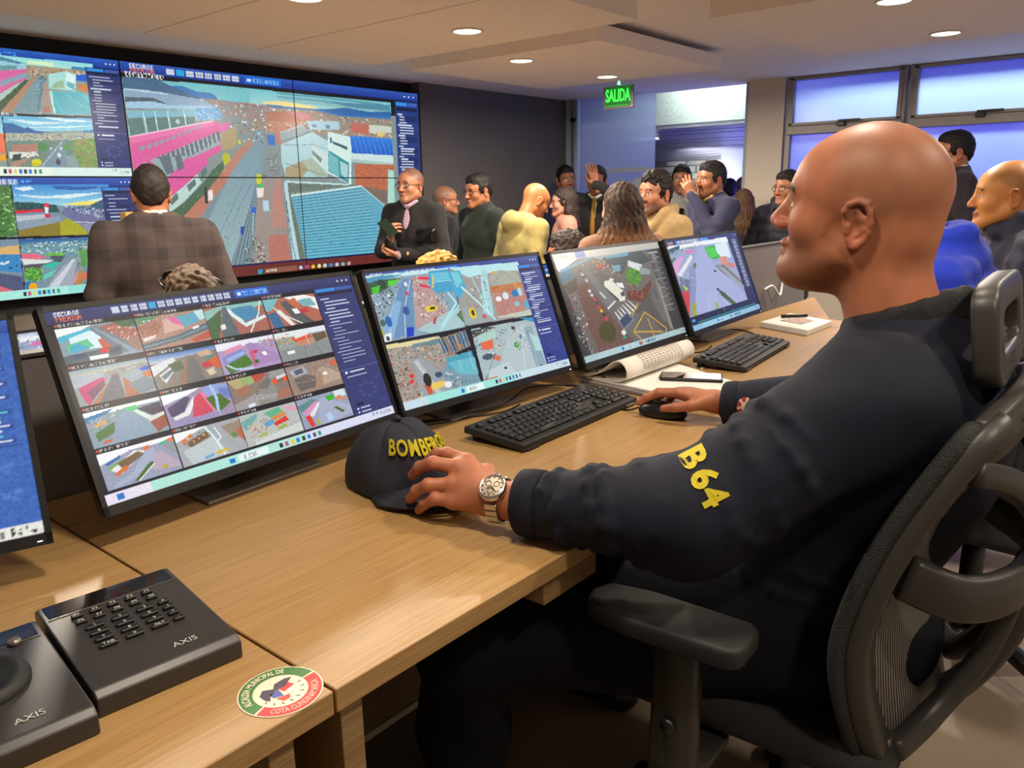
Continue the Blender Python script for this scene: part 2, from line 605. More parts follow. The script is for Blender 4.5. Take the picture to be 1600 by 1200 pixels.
# exit sign hanging below the ceiling
es = empty('exit_sign', (5.55, 3.53, 1.94), 0, 'green lit hanging exit sign reading SALIDA', 'exit sign')
cdir = math.atan2(3.53, 5.55)
es.rotation_euler = (0, 0, R(180))
MB().box((-0.012, -0.135, -0.085), (0.012, 0.135, 0.085), 0.006).build('housing', mat('grey sign housing', (120, 118, 116), 0.5), es)
MB().box((0.0125, -0.112, -0.068), (0.0145, 0.112, 0.068)).build('panel', emit_mat('dim green sign panel', (10, 150, 40), 0.55), es)
me = text_mesh('SALIDA', 0.083, 0.0006, bold=0.0012)
me = map_mesh(me, lambda c: np.stack([0.0155 + c[:, 2], c[:, 0] * 0.82, c[:, 1] * 1.55 + 0.008], 1))
link_mesh('lettering', me, emit_mat('green sign letters', (60, 255, 70), 2.2), es)
MB().box((0.0125, -0.10, -0.064), (0.0165, 0.10, -0.058)).build('lamp_strip', emit_mat('green strip', (40, 200, 60), 1.0), es)
MB().lathe([(0, 0.0), (0.004, 0.0), (0.004, .003), (0, .003)], 10, mtx=Matrix.Translation((0.013, 0.122, -0.07)) @ Matrix.Rotation(R(90), 4, 'Y')).build('indicator', emit_mat('red indicator', (255, 60, 50), 3.0), es)
MB().tube([(0, 0, 0.084), (0, 0, 0.18)], 0.012).box((-0.03, -0.09, 0.172), (0.03, 0.09, 0.18)).build('ceiling_mount', M['chrome'], es)
gl_ = area_light('sign_glow', (-0.06, 0, 0.03), (-0.3, 0, 1), 0.1, 0.5, (0.05, 1.0, 0.1))
gl_.parent = es
gl_.location = (0.03, 0, 0.09)
gl_.rotation_euler = (R(180), 0, 0)
# ================================================================== what the displays show
# flat drawings in each display's own surface; coordinates are thousandths of its width and height
# 0 polygon, 1 graded polygon, 2 ellipse, 3 line, 4 scattered flecks, 5 lettering; colours are red, green, blue
SHOW = {}
SHOW['WR'] = [
[0,20,22,28,0,0,1000,0,1000,1000,0,1000],[0,132,144,142,0,140,895,140,895,940,0,940],
[4,260,9,5,106,122,112,152,160,160,168,136,120,90,106,96,176,184,180,0,300,600,300,600,940,0,940],[7,0.048,0.118,8,1,1,0.021,0.0265,28,53,144,48,88,176],
[5,240,240,240,22,9,41,109,42,'Pri-Ex-PTZ ALCALDIA ZONA BANCARIA'],[2,232,48,48,5,45,2.1,3.2],[0,120,192,200,1,65,430,63,425,148,-6,158],
[1,124,196,204,168,216,208,356,66,876,67,874,168,350,169],[0,95,154,168,444,68,627,67,833,76,868,88,626,80,443,77],
[0,106,164,180,443,86,626,86,832,97,867,110,625,100,442,96],[0,136,184,184,442,102,625,102,832,114,867,126,624,116,441,110],[0,79,138,164,626,94,873,80,872,115,704,112],
[0,232,216,144,393,123,455,110,519,117,586,126,570,137,504,136,440,135,396,134],[0,244,228,124,441,123,519,123,548,130,511,132],
[0,63,122,176,352,144,423,132,493,138,570,137,624,131,688,116,737,122,788,128,872,115,874,162,669,171,370,177],
[0,47,102,164,570,138,624,132,688,118,737,124,787,129,874,118,874,150,682,159],
[0,74,106,136,1,65,91,60,122,84,158,85,199,105,238,104,256,128,208,139,176,130,119,125,-1,121],[0,58,122,184,122,84,158,83,200,102,241,103,255,124,209,130,172,113],
[0,154,138,120,358,143,492,148,569,146,670,166,874,162,873,269,617,270,352,259],
[4,260,7,9,176,122,96,200,184,168,138,148,160,168,90,72,216,212,204,122,138,106,106,122,136,232,228,220,80,104,120,358,148,492,148,569,146,670,166,874,162,873,263,618,259,352,259],
[0,143,138,138,200,131,264,131,426,139,422,205,347,213,263,203,256,168],
[4,120,7,10,176,122,96,200,184,168,138,148,160,168,90,72,216,212,204,122,138,106,106,122,136,184,90,72,200,106,80,232,232,224,200,131,264,131,426,139,422,215,347,213,264,185],
[0,138,166,192,2,113,119,121,200,135,256,168,263,203,186,229,184,181,4,194,2,149],[0,184,208,224,2,114,79,116,119,121,114,128,74,123,2,121],
[0,80,96,106,2,149,77,147,116,172,106,173,71,161,2,172],[0,159,196,220,2,172,71,161,116,172,193,167,234,166,263,199,262,221,186,233,186,185,3,198],
[0,90,160,204,187,176,256,170,262,219,189,231],[4,30,6,2,168,216,240,72,140,192,187,176,256,170,262,219,189,231],[0,136,180,184,3,208,186,187,184,251,109,279,1,321],
[0,90,122,120,3,214,41,210,44,302,4,319],[0,122,180,200,3,214,41,210,42,235,4,243],[0,90,122,120,48,207,73,204,76,291,50,301],[0,122,180,200,48,207,73,204,74,229,49,236],
[0,90,122,120,77,203,106,199,109,277,79,289],[0,122,180,200,77,203,106,199,108,225,78,232],[0,90,122,120,112,198,152,193,154,258,113,276],
[0,122,180,200,112,198,152,193,154,219,112,228],[0,90,122,120,157,192,184,189,184,247,157,257],[0,122,180,200,157,192,184,189,186,215,157,222],
[2,184,200,200,134,245,5.8,11.3],[3,216,240,236,2.2,44,206,49,303],[3,216,240,236,2.2,75,202,77,291],[3,216,240,236,2.2,109,197,111,278],
[3,216,240,236,2.2,154,191,156,259],[0,216,90,156,1,321,235,231,252,245,251,340,251,367,155,456,1,468],[0,224,112,168,1,322,235,232,240,250,4,354],
[0,216,104,168,253,245,285,232,284,260,254,290],[0,244,200,220,2,321,236,229,236,234,1,326],[0,138,152,168,25,366,38,359,37,377,24,384],
[0,138,152,168,43,355,56,348,56,366,43,373],[0,138,152,168,62,344,74,338,73,354,61,362],[0,138,152,168,79,334,91,327,90,343,79,351],
[0,138,152,168,97,323,108,316,107,332,96,339],[0,138,152,168,113,313,124,306,123,321,113,328],[0,138,152,168,129,302,139,295,139,310,129,317],
[0,138,152,168,145,292,154,285,154,298,145,306],[0,138,152,168,160,281,169,275,169,287,160,295],[0,138,152,168,175,271,183,264,182,277,175,284],
[0,138,152,168,188,261,196,254,196,266,188,273],[0,152,168,176,27,438,246,286,250,342,97,457,62,475,29,476],[0,95,106,120,66,411,76,404,79,469,70,475],
[3,192,212,216,1.2,77,404,80,469],[0,95,106,120,80,401,89,395,93,458,83,464],[3,192,212,216,1.2,90,394,94,458],[0,95,106,120,93,392,103,385,106,447,97,454],
[3,192,212,216,1.2,103,385,107,447],[0,95,106,120,106,382,116,376,119,436,110,443],[3,192,212,216,1.2,117,375,120,436],[0,95,106,120,120,373,130,366,132,425,124,431],
[3,192,212,216,1.2,130,366,133,424],[0,95,106,120,133,363,143,357,146,413,137,420],[3,192,212,216,1.2,143,356,147,413],[0,95,106,120,146,354,156,347,159,402,151,409],
[3,192,212,216,1.2,157,346,160,402],[0,95,106,120,160,344,170,337,172,390,164,397],[3,192,212,216,1.2,170,336,173,390],[0,95,106,120,173,334,183,327,185,379,178,386],
[3,192,212,216,1.2,184,327,186,379],[0,95,106,120,186,324,197,317,199,367,191,374],[3,192,212,216,1.2,197,317,200,367],[0,95,106,120,200,314,210,307,212,356,205,363],
[3,192,212,216,1.2,211,306,213,356],[0,95,106,120,213,304,223,297,225,344,218,351],[3,192,212,216,1.2,224,296,226,344],[0,95,106,120,226,294,237,287,238,332,232,339],
[3,192,212,216,1.2,237,286,239,332],[0,95,106,120,240,283,250,276,252,320,245,327],[3,192,212,216,1.2,251,276,253,320],
[0,216,90,156,95,475,155,452,251,347,251,369,189,429,137,479],[0,216,90,156,33,423,205,403,208,433,88,604,71,538],[0,144,168,172,46,423,155,397,91,501],
[0,96,108,120,72,408,87,490,108,479,102,399],[0,96,108,120,115,399,119,472,138,457,133,398],[0,184,212,204,80,604,127,546,172,486,183,524,127,613,84,663],
[0,90,116,112,88,604,110,568,113,598,91,630],[0,90,116,112,139,538,164,505,167,531,144,568],[0,90,116,112,182,478,200,448,203,478,186,505],
[0,74,106,80,84,663,127,617,178,539,220,463,256,416,253,462,194,569,148,644,103,710],
[4,120,5,4,58,90,64,95,138,90,106,122,80,72,104,74,84,663,127,617,178,539,220,463,256,416,253,462,194,569,148,644,103,710],[0,192,200,32,252,408,273,385,275,423,255,444],
[0,184,122,102,103,710,194,569,253,462,309,352,339,350,293,461,211,601,147,736,99,777],
[4,60,4,3,168,106,88,200,138,116,160,120,104,103,710,194,569,253,462,309,352,339,350,293,461,211,601,147,736],[0,48,56,64,189,546,196,543,195,623,186,627],
[0,232,224,224,199,562,212,558,211,608,196,612],[0,122,144,152,147,736,211,601,293,461,339,350,381,348,347,934,213,955,184,801],
[0,122,152,164,272,477,322,382,347,325,369,267,387,265,375,476],
[4,70,6,10,176,122,96,200,184,168,138,148,160,168,90,72,216,212,204,122,138,106,106,122,136,216,224,224,72,120,176,58,74,88,280,247,348,204,397,208,397,322,347,325,310,336],
[0,168,152,112,254,290,304,245,301,337,279,366,252,367],[2,200,200,40,309,327,4.2,14],[2,184,184,32,262,408,10.5,27.7],
[0,184,128,108,243,478,292,384,341,316,352,334,315,401,281,477],[1,124,152,162,152,180,184,211,944,164,780,267,494,325,374,369,372,358,487,305,711,261,941],
[3,90,116,128,1.2,207,940,288,649,359,473],[3,90,116,128,1.2,197,837,256,681,333,454],
[4,60,4,3,90,112,120,104,130,140,152,176,180,211,944,172,781,276,494,358,487,305,711,261,941],[0,111,134,144,240,948,305,711,352,507,361,507,346,686,308,891,291,952],
[3,154,180,196,1.3,248,946,323,636,348,521],[3,63,86,108,1.3,255,947,326,637,349,521],[3,154,180,196,1.3,262,948,329,637,350,521],
[3,63,86,108,1.3,269,949,332,637,350,521],[3,154,180,196,1.3,276,950,335,637,351,521],[3,63,86,108,1.3,282,951,338,637,352,521],
[3,154,180,196,1.3,289,952,341,637,353,521],[0,154,143,136,334,740,361,507,434,493,432,613,441,705,442,864,447,953,314,941],
[0,184,134,124,415,507,434,504,435,613,441,763,387,759,400,612],[0,184,116,104,376,800,437,795,448,949,372,942],
[4,90,4,3,160,128,120,176,144,136,136,122,116,334,740,361,507,434,493,441,705,448,946,314,941],[0,200,208,32,353,484,369,483,366,531,351,531],
[0,56,184,88,353,531,371,531,370,549,353,548],[0,232,224,208,350,552,374,552,369,597,349,600],[0,176,208,224,366,617,386,617,385,670,365,671],
[0,40,104,192,327,647,343,648,340,680,325,681],[3,216,232,240,1.5,331,678,324,788],[0,40,72,168,287,744,299,745,294,786,285,785],
[4,90,6,5,40,48,48,64,72,72,120,136,136,192,200,200,88,56,56,293,848,327,795,355,855,358,948,292,942],
[4,40,4,3,48,56,56,160,64,64,64,96,160,387,371,441,368,434,493,393,487],[0,176,112,88,404,173,470,158,509,161,553,167,559,196,507,214,405,213],
[0,200,120,128,473,162,546,162,560,193,519,197],[0,184,128,104,405,213,464,213,529,201,535,228,454,266,401,270],
[4,50,6,3,200,144,112,168,104,80,216,200,184,405,213,529,201,535,228,454,266,401,270],[0,168,204,216,537,201,660,194,658,239,549,248],
[0,106,138,152,558,217,573,216,573,232,557,234],[0,106,138,152,608,218,624,217,623,236,607,238],[0,184,112,96,705,193,780,197,776,255,705,246],
[0,192,106,88,706,218,777,223,776,255,705,246],[0,200,208,192,780,200,875,203,874,239,778,246],[0,216,200,120,813,241,844,241,844,259,810,264],
[0,152,168,168,428,294,513,224,556,258,443,330],[3,88,106,112,2,444,319,553,256],[3,200,216,216,2,443,272,517,229],[0,200,112,104,425,274,438,267,447,324,434,333],
[0,48,112,184,397,286,425,284,425,336,401,337],[1,180,212,216,168,204,208,443,332,556,258,612,303,602,499,452,499,440,420],
[0,200,220,216,551,326,608,370,603,476,549,394],[0,122,138,136,551,353,586,399,579,421,550,372],[0,168,184,160,511,412,549,394,603,482,567,502,531,461],
[0,168,156,120,451,451,511,412,531,461,507,499,452,499],[3,74,90,96,1.4,449,425,606,496],[3,90,106,112,1.2,447,330,501,331,553,324,609,348],
[0,208,232,224,614,251,705,275,692,539,603,476],[0,47,144,152,611,350,689,418,682,530,606,465],[0,112,184,184,613,364,647,396,646,499,608,459],
[0,168,208,204,654,407,684,432,678,510,653,481],[0,32,104,120,619,281,626,280,629,308,620,314],[0,48,88,104,631,302,686,330,685,347,630,316],
[1,42,120,216,28,92,192,699,268,875,272,876,370,703,363],[3,106,168,232,1.6,712,270,722,319,728,368],[3,106,168,232,1.6,731,270,741,320,747,369],
[3,106,168,232,1.6,749,270,760,320,767,369],[3,106,168,232,1.6,769,271,779,321,786,370],[3,106,168,232,1.6,788,271,799,322,806,371],
[3,106,168,232,1.6,808,271,819,322,826,372],[3,106,168,232,1.6,827,272,839,323,846,373],[3,106,168,232,1.6,848,272,859,324,866,374],
[3,106,168,232,1.6,868,273,880,324,887,375],[0,200,224,220,701,363,876,370,876,431,698,412],[0,168,196,188,699,395,876,413,876,431,698,412],
[0,184,102,63,713,423,876,428,874,546,711,533],[4,150,6,4,200,120,80,168,90,56,208,136,96,154,80,48,713,423,876,428,874,546,711,533],
[0,184,224,208,854,452,875,458,876,546,855,546],[0,184,102,63,712,423,876,423,873,594,710,545],
[4,150,5,4,200,120,80,168,90,56,208,136,96,154,80,48,712,423,876,423,873,594,710,545],[0,122,106,96,732,545,873,582,870,659,814,641],
[0,168,216,200,851,451,876,459,873,671,840,658],[0,106,122,112,447,518,732,541,467,578,460,621],[4,80,4,3,90,96,88,138,148,136,112,120,104,447,518,732,541,467,578],
[0,184,216,216,447,513,683,533,683,542,449,525],[0,184,212,216,442,521,454,521,466,693,487,947,453,943,447,691],[3,63,111,144,2.5,446,620,454,837,463,940],
[0,106,122,106,455,550,469,642,497,945,477,942,461,692],[1,102,164,188,88,172,196,464,594,732,545,854,698,829,949,502,942,482,752],[3,61,122,148,2,471,603,740,557],
[3,134,198,214,1.6,471,610,741,564],[3,61,122,148,2,472,619,744,574],[3,134,198,214,1.6,473,625,746,581],[3,61,122,148,2,473,634,749,592],
[3,134,198,214,1.6,474,641,750,599],[3,61,122,148,2,475,650,753,610],[3,134,198,214,1.6,475,656,754,617],[3,61,122,148,2,476,665,757,627],
[3,134,198,214,1.6,477,672,759,634],[3,61,122,148,2,477,681,762,645],[3,134,198,214,1.6,478,688,763,652],[3,61,122,148,2,479,697,766,663],
[3,134,198,214,1.6,479,703,768,670],[3,61,122,148,2,480,713,771,681],[3,134,198,214,1.6,481,719,772,688],[3,61,122,148,2,482,729,775,699],
[3,134,198,214,1.6,482,735,777,706],[3,61,122,148,2,483,744,780,717],[3,134,198,214,1.6,484,751,781,725],[3,61,122,148,2,484,760,784,736],
[3,134,198,214,1.6,485,767,786,743],[3,61,122,148,2,486,776,789,754],[3,134,198,214,1.6,486,783,790,761],[3,61,122,148,2,487,792,793,772],
[3,134,198,214,1.6,488,799,795,780],[3,61,122,148,2,488,808,798,791],[3,134,198,214,1.6,489,815,799,798],[3,61,122,148,2,490,824,802,809],
[3,134,198,214,1.6,491,831,804,817],[3,61,122,148,2,491,840,807,828],[3,134,198,214,1.6,492,847,808,835],[3,61,122,148,2,493,857,812,847],
[3,134,198,214,1.6,493,863,813,854],[3,61,122,148,2,494,873,816,866],[3,134,198,214,1.6,495,879,818,873],[3,61,122,148,2,495,889,821,884],
[3,134,198,214,1.6,496,896,822,892],[3,61,122,148,2,497,905,826,903],[3,134,198,214,1.6,498,912,827,911],[3,61,122,148,2,498,922,830,922],
[3,134,198,214,1.6,499,928,832,930],[3,61,122,148,2,500,938,835,942],[3,134,198,214,1.6,500,945,837,949],[0,200,228,224,462,589,732,541,740,550,466,599],
[3,184,216,212,3,732,545,854,694],[0,20,26,80,206,946,826,950,825,962,206,957],[0,20,26,80,0,936,1000,936,1000,946,0,946],[0,106,42,38,0,946,1000,946,1000,1000,0,1000],
[0,24,160,192,330,972,346,972,344,996,329,995],[0,138,90,72,353,970,466,969,465,994,352,996],[5,244,232,224,14,368,976,394,976,'Buscar'],[2,232,224,216,361,984,3.6,5.7],
[2,200,208,216,479,983,6.9,10.4],[2,208,96,152,501,983,7,10.4],[2,240,192,32,523,984,7.1,10.5],[2,216,232,160,546,984,7.2,10.6],[2,184,216,216,568,984,7.3,10.7],
[2,32,144,200,591,985,7.4,10.7],[2,192,204,216,615,985,7.5,10.8],[2,112,184,208,639,986,7.6,10.9],[2,192,152,152,663,986,7.7,11],
[6,0.895,0.052,0.936,30,33,57,126,24,42,96],]
SHOW['WA'] = [
[0,12,20,48,0,0,1000,0,1000,1000,0,1000],[0,138,156,152,0,120,838,120,838,925,0,925],[7,0.075,0.3,8,1,0,0.016,0.0215,28,63,154,47,98,192],
[5,88,184,248,24,456,31,545,28,'Todos los dispositivos'],[1,144,220,224,200,232,208,352,61,876,49,875,135,342,177],[0,216,240,192,591,72,699,77,697,104,589,98],
[0,58,136,184,777,85,876,85,877,108,775,112],[0,80,138,160,475,65,584,103,475,123],[0,168,152,120,574,113,876,112,872,172,568,187],
[4,120,9,7,176,122,96,200,184,168,138,148,160,168,90,72,216,212,204,122,138,106,106,122,136,574,113,876,112,872,172,568,187],
[0,152,200,216,468,95,583,116,576,147,462,168],[0,106,152,160,474,136,542,124,539,154,471,175],[0,216,104,160,461,180,581,142,578,177,448,342],
[0,138,160,176,464,256,574,169,573,212,460,298],[0,216,104,160,451,308,571,208,571,221,446,368],[0,168,200,184,446,368,530,266,554,250,531,313,438,462],
[0,74,96,72,441,428,565,231,584,228,432,531],[0,176,136,112,444,496,605,190,626,186,503,489],[0,120,152,160,494,490,627,182,639,180,596,479],
[0,106,138,148,596,479,620,301,639,180,648,244,606,478],[4,60,7,4,40,56,64,192,208,208,72,136,192,64,96,80,621,170,654,164,644,297,610,478,596,479],
[0,168,148,136,615,477,644,236,662,241,659,472],[0,176,120,104,628,440,653,424,653,477,622,481],[0,168,220,216,668,170,749,130,792,149,781,286,664,285],
[0,216,240,236,748,139,791,158,777,278,741,265],[0,96,176,184,747,210,781,232,776,278,744,256],[0,152,184,152,697,227,728,205,733,275,669,276],
[0,16,96,208,792,151,874,145,872,200,790,202],[0,200,128,64,794,225,866,219,857,303,792,275],[0,200,232,216,864,237,877,235,868,375,859,312],
[0,192,232,220,662,303,677,301,682,479,668,480],[1,96,192,200,80,184,200,672,306,802,288,873,365,872,477,677,481],[3,72,152,168,3,673,315,808,300],
[3,72,152,168,3,674,327,812,313],[3,72,152,168,3,674,339,816,326],[3,72,152,168,3,674,351,821,338],[3,72,152,168,3,674,363,825,351],[3,72,152,168,3,674,375,829,364],
[3,72,152,168,3,675,387,833,377],[3,72,152,168,3,675,399,837,389],[3,72,152,168,3,675,411,842,402],[3,72,152,168,3,675,423,846,415],[3,72,152,168,3,676,435,850,428],
[3,72,152,168,3,676,447,854,441],[3,72,152,168,3,676,459,858,454],[3,72,152,168,3,676,471,863,467],[0,8,16,40,314,510,874,486,873,506,312,529],
[5,224,232,240,16,448,502,511,499,'Pri-Ex-PTZ'],[1,96,176,216,168,224,232,312,529,876,504,877,598,299,679],[0,208,236,240,458,546,623,556,721,556,574,583],
[0,208,236,240,579,516,773,524,866,533,721,547],[0,208,236,240,525,609,717,597,863,562,669,588],
[0,56,104,160,446,577,486,578,534,613,549,603,579,631,655,639,654,657,443,664],[0,64,128,176,787,615,866,594,869,627,786,629],
[0,168,176,160,448,659,875,626,873,683,447,728],
[4,150,9,9,176,122,96,200,184,168,138,148,160,168,90,72,216,212,204,122,138,106,106,122,136,216,232,232,96,168,184,448,659,875,626,872,693,447,728],
[0,106,138,128,452,719,876,683,870,939,443,939],[0,176,128,112,470,749,576,734,575,801,467,819],[0,216,220,208,454,807,575,801,577,837,454,859],
[0,58,74,72,466,828,503,818,499,867,464,877],[4,20,9,2,58,74,72,224,224,216,508,813,575,801,572,837,506,849],[2,74,138,80,600,759,24.2,34.4],
[0,176,136,120,451,895,543,847,516,893,461,939],[0,120,136,120,502,893,602,827,597,891,559,937,475,938],[2,216,208,32,564,883,21.5,25.3],[2,200,192,32,557,905,18.1,16.3],
[0,120,144,160,564,939,679,705,700,694,699,832,701,936],[3,200,208,208,3,579,927,686,714],[2,216,224,224,665,824,8.9,18.4],[2,74,74,88,658,880,10.9,25.8],
[2,224,232,232,679,769,6,11],[2,72,152,208,638,926,10.8,12.9],[2,200,208,208,635,771,6.8,9.1],[0,136,160,160,694,833,741,812,752,935,701,936],
[2,90,154,88,705,758,19.1,27.7],[0,122,154,88,735,692,869,665,870,939,762,938,731,813],
[4,240,10,6,90,138,64,136,168,80,168,120,104,104,152,88,176,136,120,152,176,96,735,692,869,665,870,939,762,938,731,813],[0,232,120,80,403,671,453,659,444,825,391,809],
[0,232,160,32,389,836,443,829,442,877,386,879],[3,12,20,48,4,450,530,441,941],[6,0.838,0.08,0.925,18,39,52,110,29,40,88],
[8,0.925,0.42,0.12,216,238,232,232,244,228,232,244,244],]
SHOW['WB'] = [
[0,12,20,48,0,0,1000,0,1000,1000,0,1000],[0,120,144,160,0,120,838,120,838,925,0,925],[7,0.075,0.3,8,1,0,0.016,0.0215,28,63,154,42,88,180],
[5,88,184,248,26,443,18,530,21,'Todos los dispositivos'],[0,74,122,64,279,56,440,61,435,472,242,482],
[4,260,12,5,58,106,48,106,154,80,136,184,104,48,88,40,168,200,144,279,56,440,61,433,501,242,482],[1,56,136,208,160,216,232,442,57,875,54,869,243,443,226],
[0,216,236,240,447,85,516,71,539,95,489,109],[0,216,236,240,443,136,585,154,744,133,844,130,687,176,534,167],[0,216,236,240,641,224,738,208,869,161,868,182,792,220],
[0,42,96,176,607,67,859,80,746,108,630,97],[0,240,224,112,641,229,739,203,827,201,769,239],[0,40,80,96,445,197,506,199,620,228,633,302,442,263],
[4,120,9,4,31,64,56,48,88,72,40,72,88,58,106,80,445,197,506,199,620,228,633,302,442,263],[0,58,96,120,769,239,869,166,868,295,779,255],
[0,120,138,160,442,273,636,293,630,371,439,425],[0,216,40,64,440,268,556,261,557,284,439,290],[0,184,192,200,439,310,563,303,568,367,437,387],
[0,232,48,72,567,216,588,214,587,246,567,248],[0,216,232,232,568,245,585,246,580,299,566,299],[0,216,32,56,563,298,586,305,585,353,562,347],
[0,138,156,174,439,358,628,322,630,371,439,425],[0,106,112,152,635,302,661,244,779,255,871,295,869,398,817,492,750,491,723,408],
[4,160,9,5,58,64,96,168,168,184,192,200,216,72,80,112,96,168,200,641,234,779,250,871,295,855,356,731,308],[3,208,208,216,4,672,374,801,393],
[0,136,144,168,750,491,724,398,870,388,817,492],[0,138,122,48,441,430,630,371,653,343,751,471,744,493,439,482],
[0,168,168,40,624,381,658,343,718,408,746,471,739,490,621,485],[0,8,16,40,243,473,805,496,804,515,242,493],[1,42,90,152,74,136,176,440,502,792,516,789,557,439,540],
[0,106,152,168,439,540,789,557,769,679,436,637],[4,220,9,5,200,220,224,90,138,104,136,176,184,224,236,232,72,120,136,440,531,791,536,770,658,438,617],
[0,106,184,72,537,630,630,636,618,665,545,655],[0,74,88,104,561,657,628,661,603,718,562,703],[0,224,106,128,435,622,497,625,544,670,492,683,439,666],
[0,216,224,224,436,666,573,694,540,719,440,715],[0,90,80,96,439,720,561,712,507,754,440,774],[0,48,184,160,511,735,577,710,602,723,557,772],
[0,96,200,176,517,816,561,783,589,757,552,832,514,855],[2,74,152,56,475,804,40.1,63.6],[4,80,9,3,58,120,40,104,176,80,136,200,104,443,735,516,766,508,864,436,852],
[0,160,168,184,512,945,605,759,669,687,678,708,631,968],[0,200,208,216,522,947,658,695,668,707,563,955],
[4,120,10,4,90,136,88,136,176,128,72,112,72,160,184,152,676,596,782,577,758,678,730,746,683,791,669,687],[0,90,154,88,695,629,774,607,741,758,695,772],
[0,176,136,72,671,810,704,805,681,956,649,956],[0,224,104,88,691,834,719,817,709,878,690,885],[0,216,144,152,658,838,678,780,666,871,636,938],
[0,40,120,176,435,862,483,860,476,889,431,950],[2,232,168,24,466,912,19,41.3],[0,216,176,112,235,574,438,550,437,627,232,611],
[0,58,136,192,232,606,437,627,427,782,223,712],[4,20,14,3,224,232,240,40,104,168,26,56,88,232,606,437,627,427,782,223,712],[0,80,88,120,222,721,427,811,428,949,205,925],
[0,216,104,120,312,859,401,944,353,945,308,907],[3,12,20,48,4,440,57,438,502,428,954],[6,0.838,0.08,0.925,14,39,52,110,29,40,88],
[8,0.925,0.42,0.12,144,224,216,168,232,220,168,232,224],]
